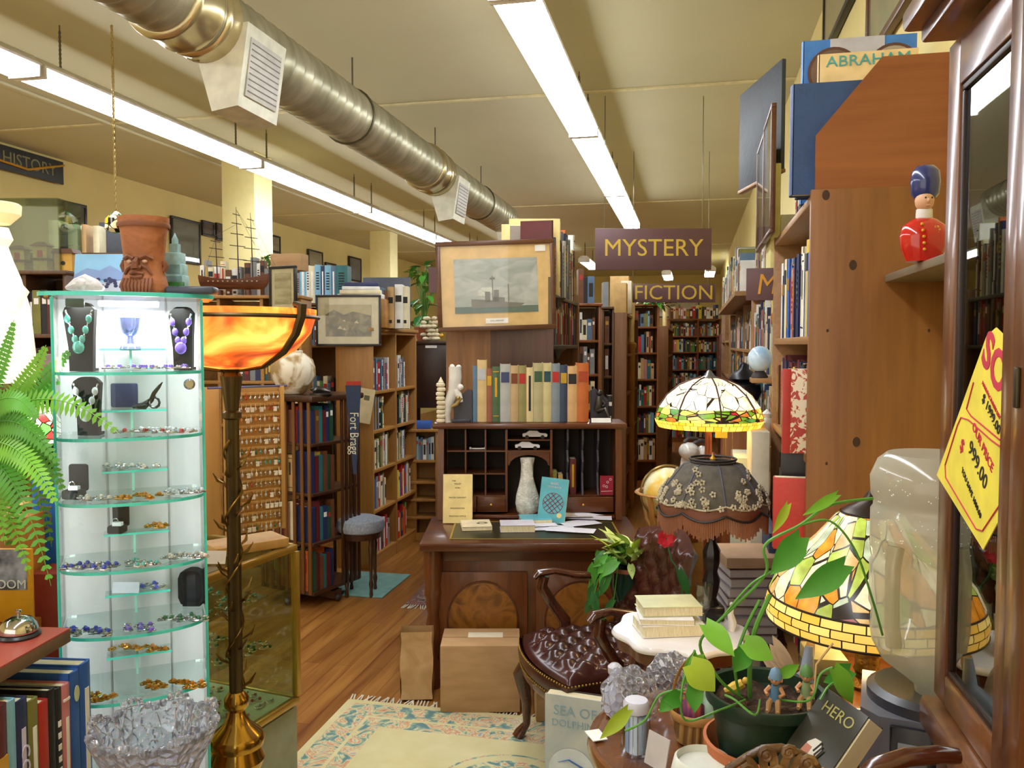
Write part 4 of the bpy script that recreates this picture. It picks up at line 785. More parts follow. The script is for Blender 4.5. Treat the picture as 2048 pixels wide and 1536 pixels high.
tag(mb.out('bronze_animal', M('dark bronze', '#4a4640', .25, .7), None, (q.x, q.y, zv + .001), YAW), 'small dark bronze reclining animal beside the relief vase', 'figurine')
# pennant and tag hanging on the oak end
dpn = d_p - .02; a = A(708, 775, 5.55); 
t = thing('pennant', 'narrow navy felt pennant with white letters hanging by oak case end', 'pennant', A(708, 860, 4.95), YAW)
hh = 180 / F * 4.95; MB().prism([(-.05, hh / 2), (.045, hh / 2), (.012, -hh / 2), (-.006, -hh / 2)], -.002, .002).out('felt', M('navy felt', '#2c3850', .9), t)
txt('Fort Bragg', .075, M('cream felt print', '#c9c6ac', .8), t, (.0, -.003, -.02), (0, 0, 0), sx=.8); t.children[-1].rotation_euler = Euler((pi / 2, pi / 2, 0)); MB().box((0, 0, hh / 2 + .012), (.09, .004, .024)).out('red_band', M('red felt', '#a03420', .9), t)
t = thing('paper_tag', 'long cream paper tag tilted on the oak bookcase end', 'tag', A(731, 812, 5.93), YAW, rot=(0, radians(10), YAW)); MB().box((0, 0, 0), (.105, .003, .25)).out('tag_paper', M('cream tag paper', '#d6c294', .6), t); MB().box((0, -.002, .06), (.04, .002, .035)).out('printed_mark', M('faded print', '#6a6448', .6), t)
# grey upholstered stool
p = AZ(700, 1200, 0); t = thing('upholstered_stool', 'round grey upholstered stool with turned dark legs beside revolving bookcase', 'stool', (p.x + .02, p.y + .14, 0), YAW); t.scale = (.8, .8, .98)
MB().lathe([(.17, .43), (.19, .44), (.20, .47), (.185, .51), (.12, .53), (0, .535)], 28).out('cushion', ramped('grey upholstery', [(.3, '#7f8894'), (.7, '#a0a8b2')], 'noise', 60, rough=.9), t); MB().lathe([(.165, .39), (.175, .43)], 28).out('seat_frame', RV, t)
for k in range(4):
    a_ = pi / 4 + k * pi / 2; mb = MB(); mb.T = Matrix.Translation((.14 * cos(a_), .14 * sin(a_), 0)); mb.lathe([(.012, 0), (.016, .02), (.011, .05), (.02, .09), (.012, .12), (.015, .25), (.022, .33), (.015, .36), (.022, .40)], 12); mb.out('leg', RV, t)
# dark wardrobe beyond, with shells, plant, small shelf of books
d_w = 7.2; a = G(833, 0, d_w); b = G(892, 0, d_w); zw = A(850, 683, d_w).z
t = thing('dark_wardrobe', 'very dark brown cupboard behind the desk, shells and plant above', 'cupboard', ((a.x + b.x) / 2, (a.y + b.y) / 2, 0), YAW); w_ = (b - a).length + .1
DKB = wood('very dark brown wood', '#24130c', '#3a2114', 2, 6, .35)
MB().box((0, .2, .55 + zw / 2), (w_, .4, zw - 1.1), .004).out('body', DKB, t); MB().box((0, .2, zw - .01), (w_ + .05, .44, .03), .006).out('cornice', DKB, t); MB().ball((.09, -.01, zw + .05), .02, 10).out('brass_knob', GLD, t)
MB().box((0, .2, zw - .045), (.10, .41, .022)).out('label_card', WHT, t)
for y in (.02, .38):
    for x in (-w_ / 2 + .02, w_ / 2 - .02): MB().box((x, y, .55), (.04, .04, 1.1)).out('leg', DKB, t)
t2 = case('low_bookcase', 'low dark bookcase with blue spines beyond the oak bookcase', (a.x + .06, a.y - .28, 0), YAW, .42, .2, .92, [.2, .35, .5, .68], OAK, base=.06)
book_row('top shelf of the low bookcase', P2(t2, -.18, .02, .681), YAW, .36, (.17, .2), (.016, .03), (.12, .15), ['white', 'slate blue', 'white', 'grey', 'pale blue'], 91, end='oak side', far=True)
bb = thing('boxed_book', 'blue lettered boxed book lying on the low bookcase', 'book', P2(t2, 0, .1, .943), YAW); MB().box((0, 0, .03), (.3, .15, .06), .003).out('slipcase', cov('blue'), bb)
q = G(862, zw, d_w + .15); t = thing('shell_heap', 'pale shells piled on the dark cupboard top', 'shells', (q.x, q.y, zw + .006), YAW); t['kind'] = 'stuff'; mb = MB(); rn = random.Random(6)
for k in range(34): zz = (k // 6) * .036; mb.ball((rn.uniform(-.09, .09) * (1 - zz * 1.5), rn.uniform(-.05, .05), .02 + zz), (rn.uniform(.02, .032), .025, .018), 8)
mb.out('shell_pile', SHEL, t)
def leaves_plant(name, lab, loc, n, hr, L_, wd, mats, seed, pot=None, spread=.25, cat='plant', upb=.5, droop=.35, stems=True):
    t = thing(name, lab, cat, loc); rn = random.Random(seed); mb = MB(); ms = MB()
    for k in range(n):
        a = rn.uniform(0, 2 * pi); r0 = rn.uniform(.1, 1) * spread; z = rn.uniform(*hr); b_ = V((r0 * .5 * cos(a), r0 * .5 * sin(a), z)); l = rn.uniform(.7, 1.1) * L_
        tp = b_ + V((cos(a) * l * .8, sin(a) * l * .8, l * rn.uniform(-.5, upb))); mb.mi = rn.randrange(len(mats)); mb.leaf(b_, tp, wd * rn.uniform(.75, 1.15), droop=rn.uniform(.1, droop))
        if stems: ms.tube([(0, 0, 0), (b_.x * .4, b_.y * .4, z * .6), b_], .003, 5)
    mb.out('foliage', mats, t); 
    if stems: ms.out('stem', M('green stem', '#5d8a35', .5), t)
    if pot: pot(t)
    return t
LG1 = M('bright green leaf', '#4f9a35', .35, var=.25, scale=6); LG2 = M('dark green leaf', '#2c6a30', .35, var=.2); LG3 = M('yellow green leaf', '#a8bc3c', .4, var=.25); LG4 = M('variegated pale leaf', '#b9d076', .45, var=.25, scale=20)
q = G(852, zw, d_w + .3); leaves_plant('pothos_plant', 'broad leaved green plant trailing above the dark cupboard', (q.x - .02, q.y, zw + .08), 46, (.05, .62), .17, .09, [LG1, LG2, LG1], 14, spread=.24, pot=lambda t: MB().lathe([(.06, -.075), (.09, .05), (.08, .05)], 18).out('pot', M('clay pot', '#a8603a', .7), t))
q = A(868, 560, 5.6); tag(MB().box((0, 0, 0), (.07, .01, .17)).out('hanging_plaque', SIGN, None, q, YAW), 'small plain maroon board hanging before the leafy plant', 'sign')
MB_ = None
# far cases of the aisle (fiction)
DOAK = wood('red oak case', '#6a3a16', '#94582a', 2, 7, .4); MID = DULL + ['white', 'pale blue', 'pink', 'green', 'cream', 'yellow']
def front_case(lab, px0, px1, d, ytop, ys, seed, where, m=DOAK, rows=True, mid=None, far=True, topbooks=None):
    a = G(px0, 0, d); b = G(px1, 0, d); w_ = (b - a).length; zt_ = A((px0 + px1) / 2, ytop, d).z; zs = [A((px0 + px1) / 2, y, d).z for y in ys]
    t = case('wooden_bookcase', lab, ((a.x + b.x) / 2, (a.y + b.y) / 2, 0), YAW, w_, .3, zt_, zs, m, sub=[mid] if mid is not None else ())
    for k, z in enumerate(zs):
        hmax = (zs[k - 1] if k else zt_) - z - .05
        if hmax < .1: continue
        book_row(f'{ORD[k]} shelf of {where}', P2(t, -w_ / 2 + .03, .02, z + .001), YAW, w_ - .06, (hmax * .68, min(hmax, .3)), (.02, .045), (.14, .2), MID, seed + k, end='one end', far=True)
    if topbooks: book_row(f'top of {where}', P2(t, -w_ / 2 + .02, .03, zt_ + .023), YAW, w_ - .04, topbooks, (.03, .06), (.14, .2), MID + ['cream', 'white'], seed + 20, end='one end', far=True)
    return t
front_case('tall narrow red oak bookcase just behind the plank ended tall case', 1152, 1202, 7.0, 612, (680, 748, 820), 100, 'narrow red oak bookcase', far=False, topbooks=(.2, .3))
front_case('dark narrow bookcase with slate books beside the brown end panel', 1203, 1229, 7.6, 618, (686, 752), 110, 'dark narrow bookcase', m=WAL, topbooks=(.18, .24))
front_case('deep aisle bookcase with many shelves under the green foliage', 1266, 1318, 9.5, 612, (653, 705, 758, 812, 866, 920), 120, 'deep aisle bookcase', far=False)
front_case('widest bookcase at the aisle end beneath the narrow sign', 1338, 1442, 14, 640, (672, 704, 739, 772, 805, 840, 875), 130, 'widest aisle end bookcase', mid=.05, topbooks=(.16, .26))
def panel(lab, px0, px1, d, ytop, m, dep=.5):
    a = G(px0, 0, d); b = G(px1, 0, d); z = A(px0, ytop, d).z; t = thing('end_panel_bookcase', lab, 'bookcase', ((a.x + b.x) / 2, (a.y + b.y) / 2, 0), 0); w_ = (b - a).length
    MB().box((0, .012, z / 2), (w_, .024, z), .003).out('end_board', m, t); MB().box((0, dep - .012, z / 2), (w_, .024, z)).out('end_board', m, t)
    for k in range(6): MB().box((0, dep / 2, .08 + (z - .1) * k / 5), (w_ - .01, dep - .05, .022)).out('shelf', m, t)
    MB().box((0, dep / 2, z / 2), (.012, dep - .05, z - .02)).out('back_board', m, t)
    return t, z
t, z = panel('brown plank ended bookcase carrying tan boxes by the aisle', 1229, 1253, 7.5, 625, wood('mid brown plank', '#6a4424', '#8a5c34', 2, 6, .5), 1.6)
for k, (x, y, w_, h_, lb) in enumerate(((-.01, .12, .11, .27, 'tan box file standing at the edge of plank ended bookcase'), (-.06, .6, .18, .37, 'tall tan carton farther in on plank ended bookcase'), (.02, .42, .10, .31, 'pale box behind the tan file on plank ended bookcase'))):
    tag(MB().box((0, 0, h_ / 2), (w_, .16, h_), .003).out('storage_box', M('tan carton board' if k < 2 else 'pale carton board', '#c9a468' if k < 2 else '#e0d8c0', .7), None, P2(t, x, y, z + .001)), lb, 'box')
panel('brown bookcase end panel between the aisle bookcases', 1313, 1336, 10.2, 652, wood('mid brown plank', '#6a4424', '#8a5c34'), 2.5)
panel('reddish bookcase end panel at the far aisle end', 1439, 1461, 12.5, 668, wood('reddish plank', '#6a3418', '#8f4e28', 2, 6, .5), 1.5)
for px, d, lb in ((1262, 8.3, 'turned pale post with gilt collar beside plank ended bookcase'), (1329, 11.5, 'turned pale post farther down the aisle before widest bookcase')):
    a = G(px, 0, d); zc = A(px, 688, d).z; t = thing('turned_post', lab := lb, 'post', (a.x, a.y, 0), 0); MB().lathe([(.04, 0), (.04, zc - .05), (.055, zc - .03), (.055, zc), (.035, zc + .02)], 12).out('lower_shaft', OAK, t); MB().lathe([(.03, zc + .02), (.035, A(px, 612, d).z), (.02, A(px, 605, d).z)], 12).out('upper_shaft', M('pale gilt paint', '#d9c48c', .35, .3), t)
q = A(1300, 608, 9.7); leaves_plant('trailing_ivy', 'green leafy plant on the deep aisle bookcase under narrow sign', (q.x, q.y, q.z - .02), 60, (.0, .08), .12, .06, [LG2, LG1], 19, spread=.55, stems=False)
far_ = AY(1380, 600, YB - .02); frame('wall_picture', 'pale picture hanging low on the far yellow wall', 'picture', (far_.x - .3, YB - .03, 2.75), 0, 1.1, .7, BLKF, M('pale picture paper', '#cfc8a4', .6), None, .03)
# ================================================================ left: jewellery tower
AQ = M('aqua glass edge glow', '#4cc4b4', .1, emit=.1); TG = glass('tower glass', '#eef8f6', refl=.045); SG = glass('shelf glass', '#f0f9f7', refl=.08)  # glass edges get a faint emission of their own, though no lamp
dT = 1.80; c = G(264, 0, dT); wT = 296 / F * dT * .9; zTt = A(264, 597, dT).z
jt = thing('jewellery_tower', 'tall lit glass display tower with bowed front and eight glass shelves of jewellery', 'display case', (c.x, c.y, 0), YAW + radians(24))
# plan: straight back at y=.10, sides, bowed front to y=-.13
def plan(w_, y0=.10, bow=.13, n=14, ys=-.03): return [(-w_ / 2, y0), (-w_ / 2, ys)] + [(-w_ / 2 * cos(pi * k / n), ys - bow * sin(pi * k / n)) for k in range(1, n)] + [(w_ / 2, ys), (w_ / 2, y0)]
def plate(w_, z, th, name, m, y0=.10, bow=.13):
    P = plan(w_, y0, bow); MB().prism(P, z, z + th, 'xy').out(name, m, jt)
    mb = MB(); Q = P[1:-1]
    for k in range(len(Q) - 1): mb.box(((Q[k][0] + Q[k + 1][0]) / 2, (Q[k][1] + Q[k + 1][1]) / 2, z + th / 2), (sqrt((Q[k + 1][0] - Q[k][0]) ** 2 + (Q[k + 1][1] - Q[k][1]) ** 2) + .001, .0022, th + .0006), rot=(0, 0, atan2(Q[k + 1][1] - Q[k][1], Q[k + 1][0] - Q[k][0])))
    return mb.out(name + '_edge', AQ, jt)
BX = .07
plate(wT + .05, zTt, .008, 'top_plate', SG, .12, BX + .01)
SZ = [A(264, py, dT - .03 - BX * .9).z for py in (750, 882, 1012, 1146, 1276, 1408, 1545)]
BASEZ = SZ[-1] - .30
for z in SZ: plate(wT - .008, z, .006, 'glass_shelf', SG, .095, BX)
P = plan(wT, .10, BX, 16)
mb = MB()
for k in range(1, len(P) - 2):
    a, b = P[k], P[k + 1]; q = mb.f([mb.v((a[0], a[1], BASEZ)), mb.v((b[0], b[1], BASEZ)), mb.v((b[0], b[1], zTt)), mb.v((a[0], a[1], zTt))], True)
mb.out('curved_front_pane', TG, jt)
for s in (-1, 1):
    MB().box((s * wT / 2, .035, (BASEZ + zTt) / 2), (.004, .13, zTt - BASEZ - .002)).out('side_pane', TG, jt)
    MB().box((s * wT / 2, -.03, (BASEZ + zTt) / 2), (.006, .006, zTt - BASEZ - .002)).out('pane_edge', AQ, jt)
MILK = M('frosted back panel', '#c9c5cc', .35, var=.03); MB().box((0, .104, (BASEZ + zTt) / 2), (wT, .006, zTt - BASEZ)).out('frosted_back', MILK, jt)
for x in (-.055, .075): MB().box((x, .0995, (BASEZ + zTt) / 2), (.003, .003, zTt - BASEZ)).out('back_seam', M('seam grey', '#9a98a0', .4), jt)
MB().prism(plan(wT, .10, BX), 0, BASEZ, 'xy').out('base_cabinet', M('grey cabinet base', '#8a8a84', .5), jt)
lm_ = MB().box((0, .0, zTt - .012), (.12, .03, .012), .003).out('top_lamp', M('tower lamp glow', '#ffffff', .4, var=0, emit=9), jt)
MB().box((-wT / 2 + .045, -.055, zTt - .014), (.035, .02, .018), .003).out('lock_bracket', M('dark green bracket', '#23402e', .3), jt)
mb = MB(); q = A(383, 772, dT - .10); q = (jt.matrix_world.inverted() if False else (Matrix.Translation(jt.location) @ Euler((0, 0, YAW + radians(24))).to_matrix().to_4x4()).inverted()) @ q
mb.at((q.x, -.03 - BX * .55, q.z), (pi / 2, 0, 0)).lathe([(.012, 0), (.012, .006), (.008, .010), (.003, .010)], 16).out('lock', M('steel lock', '#b8bcc0', .2, .9), jt)
# raised glass risers at the back of each shelf
for k, z in enumerate(SZ[:6]):
    MB().box((.005, .07, z + .052), (.135, .045, .004)).out('riser_shelf', SG, jt); MB().box((.005, .048, z + .052), (.135, .002, .0045)).out('riser_edge', AQ, jt)
    MB().box((.0, .072, z + .029), (.005, .04, .042)).out('riser_support', M('pale aqua glass', '#9adccc', .1), jt)
def J(x, y, z): return WL(jt, (x, y, z + .0065))
SLV = M('silver metal', '#c6c6cc', .16, .95); VEL = M('black velvet', '#08080b', .95); GLDJ = M('gold chain metal', '#c8963a', .25, .9)
GEM = {n: M('gem ' + n, h, .08, coat=.8, var=.2, scale=60) for n, h in (('blue', '#3a4fc0'), ('turquoise', '#4fa8a0'), ('violet', '#7a5fd0'), ('green', '#2f6a4a'), ('clear', '#c8ccd6'), ('amber', '#c07a2c'), ('pearl', '#d8c8bc'), ('red', '#a83a3a'))}
# necklaces on black velvet busts
def bust(lab, x, y, z, h_, w_, gem, rz=0, lean=0):
    t = thing('necklace_bust', lab, 'jewellery stand', J(x, y, z), YAW + rz)
    s = h_ / .2; P = [(-.035, 0), (-.037, .07), (-.052, .17), (-.046, .185), (-.03, .196), (-.018, .2), (.018, .2), (.03, .196), (.046, .18), (.04, .1), (.037, 0)]
    MB().prism([(a * s * w_, b * s) for a, b in P], 0, .012).out('velvet_form', VEL, t)
    MB().box((0, .02, .003), (.06 * s * w_, .03, .006)).out('foot', VEL, t)
    mb = MB(); N = 22; mb.mi = 0; pts = []
    for k in range(N + 1):
        u = k / N * 2 - 1; px_ = u * .04 * s * w_; pz = (.075 + .1 * abs(u) ** 1.3) * s; pts.append((px_, -.004, pz))
    mb.tube(pts, .0016, 5)
    for k, p in enumerate(pts): mb.ball(p, .0034 if k % 2 else .0026, 6)
    mb.out('necklace_chain', SLV, t); mb = MB()
    for k in (2, 5, 8, 14, 17, 20): mb.ball((pts[k][0], -.007, pts[k][2]), (.007, .004, .009), 8)
    mb.ball((0, -.008, .07 * s), (.013, .006, .014), 10); mb.out('gemstone', GEM[gem], t); return t
z6 = SZ[0]; hT = zTt - z6 - .03
LA = bpy.data.lights.new('tower_light', 'AREA'); LA.energy = 1.6; LA.shape = 'RECTANGLE'; LA.size = .22; LA.size_y = .10; LA.color = (1, .97, .9); LO = bpy.data.objects.new('tower_light', LA); COL.objects.link(LO); LO.location = WL(jt, (0, .01, zTt - .02)); LO.rotation_euler = (0, 0, YAW + radians(24))
for s in (-1, 1):  # added fill lights brightening the frosted back; no real strips in the tower
    LB = bpy.data.lights.new('tower_added_fill', 'AREA'); LB.energy = .5; LB.shape = 'RECTANGLE'; LB.size = .012; LB.size_y = 1.1; LB.color = (1, .98, .95); LO = bpy.data.objects.new('tower_added_fill', LB); COL.objects.link(LO)
    LO.location = WL(jt, (s * (wT / 2 - .008), -.028, zTt - .60)); LO.rotation_euler = (pi / 2, 0, YAW + radians(24) + radians(25) * s)
bust('black velvet bust with silver and turquoise necklace on the top tower shelf', -.095, -.02, z6, .145, .95, 'turquoise')
bust('black velvet bust with silver and violet stone necklace on the top tower shelf', .105, -.01, z6, .14, .8, 'violet')
bust('black velvet bust with plain silver chain on the second tower shelf', -.085, -.015, SZ[1], .125, 1.0, 'clear')
t = thing('silver_goblet', 'small silver and blue goblet on the top tower shelf riser', 'goblet', J(.0, .06, z6 + .0465), YAW); MB().lathe([(.026, 0), (.024, .006), (.008, .012), (.006, .028), (.016, .036), (.021, .048), (.024, .066), (.026, .07), (.022, .068), (.015, .045), (0, .04)], 20).out('cup', M('blue silver', '#8f9ad8', .15, .8), t)
def jewels(lab, x0, x1, y, z, gem, n, seed, nm='jewellery', r=.0062):
    mb = MB(); rn = random.Random(seed); m2 = MB(); t = thing(nm, lab, 'jewellery', J((x0 + x1) / 2, y, z), YAW)
    n = int(n * 1.6)
    for k in range(n):
        x = (x0 - x1) / 2 + (x1 - x0) * (k + rn.random()) / n; yy = rn.uniform(-.02, .02)
        mb.tube([(x + r * 1.4 * cos(a), yy + r * 1.4 * sin(a), r + rn.uniform(0, .002)) for a in [j * pi / 3 for j in range(6)]], r * .3, 4, True)
        if k % 2: m2.ball((x, yy, r * 1.6), r * .9, 6)
        else: mb.ball((x, yy, r * 1.5), r * .7, 6)
    mb.out('silver_setting', SLV if gem != 'amber' else GLDJ, t); m2.out('stone', GEM[gem], t)
for k, (x0, x1, y, zi, g, n, lab, up) in enumerate(((-.05, .12, -.06, 0, 'violet', 14, 'beaded bracelet lying along the front of the top tower shelf', 0), (.0, .13, -.05, 1, 'clear', 16, 'woven silver chains at the second tower shelf front', 0), (-.07, .06, .07, 2, 'pearl', 9, 'row of pearl rings on the riser of the third tower shelf', 1), (-.11, -.03, -.06, 2, 'pearl', 6, 'pearl earrings before the ring box on the third tower shelf', 0), (-.03, .05, -.07, 2, 'amber', 8, 'amber brooches at the middle of the third tower shelf', 0),
    (.06, .14, -.05, 2, 'clear', 9, 'clear stone rings along the outer third tower shelf', 0), (.03, .07, .07, 3, 'amber', 5, 'fine rose gold bracelet on the fourth shelf riser', 1), (-.14, -.03, -.06, 3, 'blue', 13, 'blue stone rings in front of the fourth tower shelf', 0), (-.02, .05, -.08, 3, 'turquoise', 8, 'turquoise silver rings at the centre of the fourth tower shelf', 0), (.06, .15, -.05, 3, 'pearl', 10, 'pearl brooches along the outer fourth tower shelf', 0),
    (-.02, .065, .07, 4, 'blue', 6, 'dark blue brooches on the fifth shelf riser', 1), (-.15, -.04, -.06, 4, 'blue', 12, 'blue and silver earrings near the fern side of fifth shelf', 0), (-.03, .04, -.08, 4, 'violet', 8, 'violet blue pendants at the centre of the fifth shelf', 0), (.05, .15, -.05, 4, 'green', 10, 'green stone silver chains along the outer fifth shelf', 0),
    (-.06, .07, .07, 5, 'amber', 9, 'mixed gold brooches on the sixth shelf riser', 1), (-.13, -.04, -.06, 5, 'amber', 9, 'gold filigree bracelet at the sixth tower shelf near the books', 0), (.0, .14, -.06, 5, 'amber', 12, 'gold necklace with open links on the sixth tower shelf', 0), (-.05, .12, -.06, 1, 'red', 5, 'dark red beads scattered at the second tower shelf', 0))):
    jewels(lab, x0, x1, y, SZ[zi] + (.0475 if up else 0), g, n, 200 + k)
def ringbox(lab, x, y, z, s, card=True):
    t = thing('ring_box', lab, 'ring box', J(x, y, z), YAW); MB().box((0, -.0, .011 * s), (.042 * s, .036 * s, .022 * s), .006 * s).out('box_base', VEL, t); MB().box((0, .022 * s, .045 * s), (.044 * s, .012, .062 * s), .006 * s).out('box_lid', VEL, t)
    MB().box((.004, -.006, .026 * s), (.02, .012, .008)).out('ring_cushion', M('white satin', '#d8dce4', .4), t); mb = MB(); mb.tube([(.006 * cos(a), -.008, .034 * s + .006 * sin(a)) for a in [j * pi / 5 for j in range(10)]], .0012, 5, True); mb.out('ring', SLV, t)
    if card: MB().box((.004, .0145, .058 * s), (.024 * s, .001, .018 * s)).out('satin_label', M('white satin', '#d8dce4', .4), t)
ringbox('open black ring box on the third tower shelf at the fern side', -.115, -.0, SZ[2], .95, False); ringbox('open black ring box with satin label on the fourth shelf riser', -.035, .06, SZ[3] + .0475, .85)
mb = MB(); mb.tube([(-.03, 0, .004), (-.005, 0, .006), (.012, 0, .02), (.018, 0, .035), (.03, 0, .05), (.038, 0, .06)], [.004, .009, .006, .005, .004, .001], 8); mb.tube([(.02 + .012 * cos(a), -.004, .014 + .012 * sin(a)) for a in [j * pi / 5 for j in range(10)]], .003, 6, True)
tag(mb.out('dragon_brooch', M('dark pewter', '#4a484c', .2, .9), None, J(.03, .065, SZ[1] + .0485), YAW), 'dark curled pewter dragon piece on the second tower shelf riser', 'ornament')
MB_ = MB().box((0, .012, .03), (.06, .012, .055), .004); tag(MB_.out('trinket_box', cov('navy blue'), None, J(-.02, .078, SZ[1] + .0485), YAW), 'small navy box behind the pewter dragon in the tower', 'box')
tag(MB().box((0, 0, .012), (.06, .001, .024), rot=(radians(-15), 0, 0)).out('price_card', M('lilac white card', '#cfd2e6', .5), None, J(-.02, .05, SZ[4] + .05), YAW), 'white handwritten card on the fifth tower shelf riser', 'card')
t = thing('display_disc', 'black round earring stand on the fifth tower shelf outer back', 'stand', J(.12, .06, SZ[4]), YAW); MB().box((0, 0, .045), (.055, .01, .085), .02).out('velvet_card', VEL, t); MB().box((0, .006, .003), (.04, .03, .005)).out('foot', VEL, t)
t = thing('teddy_brooch', 'small black and silver figure on the lowest visible tower shelf', 'ornament', J(.11, -.03, SZ[6]), YAW); MB().ball((0, 0, .03), (.025, .02, .03)).out('body', VEL, t); mb = MB(); mb.ball((.004, -.012, .066), .012, 10); mb.ball((-.02, -.01, .058), .008); mb.out('silver_head', SLV, t)
# ---- on the top plate
zz = zTt + .0086
def JT(px, y=0): 
    q = G(px, zz, dT + y); return V((q.x, q.y, zz))
TER = M('terracotta carving', '#a86a44', .6, var=.2, bump=.3); TER2 = M('darker carved clay', '#7a4a30', .6, var=.2)
t = thing('head_jug', 'terracotta carved head of a bearded man in a tall fez on the tower', 'sculpture', JT(290, -.02), YAW)
k_ = dT / F
MB().lathe([(.046, 0), (.050, .012), (.046, .03), (.040, .05), (.041, .07), (.043, .085)], 28, sq=(1, .85)).out('bearded_head', TER, t)
MB().lathe([(.041, .082), (.043, .09), (.047, .13), (.052, .155), (.0525, .162), (.050, .162), (.044, .13)], 28, sq=(1, .9), cap=False).out('fez', TER, t)
MB().lathe([(.0535, .14), (.0545, .146), (.0535, .15)], 28, sq=(1, .9), cap=False).out('fez_band', TER2, t)
mb = MB(); mb.tube([(0, -.033, .075), (0, -.045, .062), (0, -.043, .052)], [.004, .007, .008], 8); mb.ball((-.007, -.040, .053), .005, 8); mb.ball((.007, -.040, .053), .005, 8)
for s in (-1, 1):
    mb.tube([(s * .006, -.037, .072), (s * .018, -.036, .078), (s * .03, -.028, .072)], .004, 6); mb.tube([(s * .008, -.037, .058), (s * .02, -.034, .052), (s * .028, -.03, .04)], .0035, 6); mb.tube([(s * .041, -.002, .07), (s * .047, 0, .06), (s * .042, 0, .048)], .006, 6)
mb.tube([(-.014, -.038, .04), (0, -.042, .043), (.014, -.038, .04)], .0035, 6); mb.tube([(-.012, -.038, .034), (0, -.042, .032), (.012, -.038, .034)], .004, 6)
for j in range(9): mb.tube([(-.028 + j * .007, -.034, .03), (-.03 + j * .0075, -.042, .015), (-.028 + j * .007, -.042, .002)], [.004, .005, .003], 6)
mb.out('facial_features', TER2, t)
for s in (-1, 1): MB().ball((s * .016, -.035, .066), (.006, .004, .004), 8).out('eye', M('clay eye white', '#c8a488', .4), t)
pm = ramped('snow scene print', [(0, '#c4c8d4'), (.3, '#9aa0b8'), (.42, '#3c4470'), (.5, '#8fa6cc'), (.75, '#7fb2dc'), (1, '#a8d0ea')], 'z', 8.0, rough=.3); 
ww = 105 * k_; hh = 88 * k_; q = JT(198, .06); t = thing('picture_card', 'blue snowy mountain scene card standing behind the head jug', 'picture', q, YAW, rot=(radians(-8), 0, YAW))
MB().box((0, 0, hh / 2), (ww, .003, hh)).out('sky_print', M('sky blue print', '#86b8de', .3), t); MB().prism([(-ww / 2, 0), (ww / 2, 0), (ww / 2, hh * .38), (0, hh * .3), (-ww / 2, hh * .42)], -.003, -.0016).out('snow_print', M('snow print', '#b4b6c6', .4), t)
MB().prism([(-ww / 2, hh * .4), (-ww * .2, hh * .36), (ww * .15, hh * .4), (ww / 2, hh * .38), (ww / 2, hh * .52), (ww * .2, hh * .72), (0, hh * .6), (-ww * .25, hh * .66), (-ww / 2, hh * .5)], -.0028, -.0016).out('mountain_print', M('hazy blue mountain', '#7a92c0', .4), t)
mb = MB(); rn = random.Random(9)
for k in range(16): mb.ball((rn.uniform(-.1, .5) * ww, -.0036, hh * rn.uniform(.2, .42)), (.005, .0008, .004), 6)
mb.out('animal_print', M('dark navy print', '#2a3058', .4), t)
mb = MB(); mb.tube([(-.04, 0, .012), (-.02, 0, .018), (.0, 0, .022), (.025, 0, .016), (.04, 0, .01)], [.004, .014, .02, .014, .005], 8); mb.ball((0, -.01, .02), .014, 8); tag(mb.out('seashell', M('grey white shell', '#d2d2d6', .4, bump=.5), None, JT(170, -.03), YAW), 'grey white seashell on the tower before the snow card', 'shell')
t = thing('model_building', 'pale blue model of a domed building behind the fez', 'model', JT(352, .05), YAW); BL = M('pale blue model', '#8fb8bc', .5, var=.2, scale=60)
mb = MB()
for z, w_ in ((.02, .05), (.045, .044), (.07, .036)): mb.box((0, 0, z), (w_, .03, .05), .002)
mb.box((0, 0, .10), (.018, .018, .03)); mb.lathe([(.007, .11), (.007, .125), (.0, .14)], 10); mb.out('tower_block', BL, t); MB().box((0, -.014, .015), (.05, .006, .03), .002).out('green_base', LG2, t)
t = thing('spectacle_case', 'flat dark slate case lying at the outer end of the tower top', 'case', JT(385, -.01), YAW + .1); MB().box((0, 0, .008), (.10, .05, .016), .005).out('case_body', M('slate case', '#3c4656', .3), t)
tag(MB().tube([(-.02, 0, .004), (0, .01, .006), (.02, 0, .004), (0, -.01, .005)], .004, 6, True).out('striped_band', M('black cream band', '#3a382c', .5), None, JT(424, -.02), YAW), 'little striped band lying beyond the slate case edge', 'band')
# ================================================================ torchiere
BRS = ramped('aged brass', [(.3, '#5c4420'), (.6, '#8a6a30'), (.8, '#b08c48')], 'noise', 8, rough=.3, metal=.9); BRS2 = M('bright brass', '#b8903e', .18, .95); DBR = M('dark olive bronze', '#57482a', .35, .7)
ALA = ramped('lit alabaster', [(.30, '#7a2a10'), (.42, '#c8501a'), (.52, '#f08a34'), (.68, '#ffc25c')], 'noise', 4.5, rough=.3, dist=1.6, emit=1.25)
dL = 2.28; q = G(464, 0, dL); t = thing('torchiere_lamp', 'tall brass floor lamp with glowing orange marbled glass bowl', 'lamp', (q.x, q.y, 0), YAW)
rB = 168 / F * dL; zR = A(464, 619, dL).z; zB = A(464, 738, dL).z
MB().lathe([(.03, zB), (rB * .45, zB + .012), (rB * .75, zB + .05), (rB * .93, zB + .10), (rB, zR - .012), (rB, zR), (rB - .006, zR), (rB * .92, zB + .11), (rB * .7, zB + .055), (.03, zB + .02)], 40, cap=False).out('glass_bowl', ALA, t)
mb = MB(); mb.tube([((rB + .004) * cos(a), (rB + .004) * sin(a), zR - .022) for a in [j * pi / 24 for j in range(48)]], .006, 6, True); mb.out('rim_band', DBR, t)
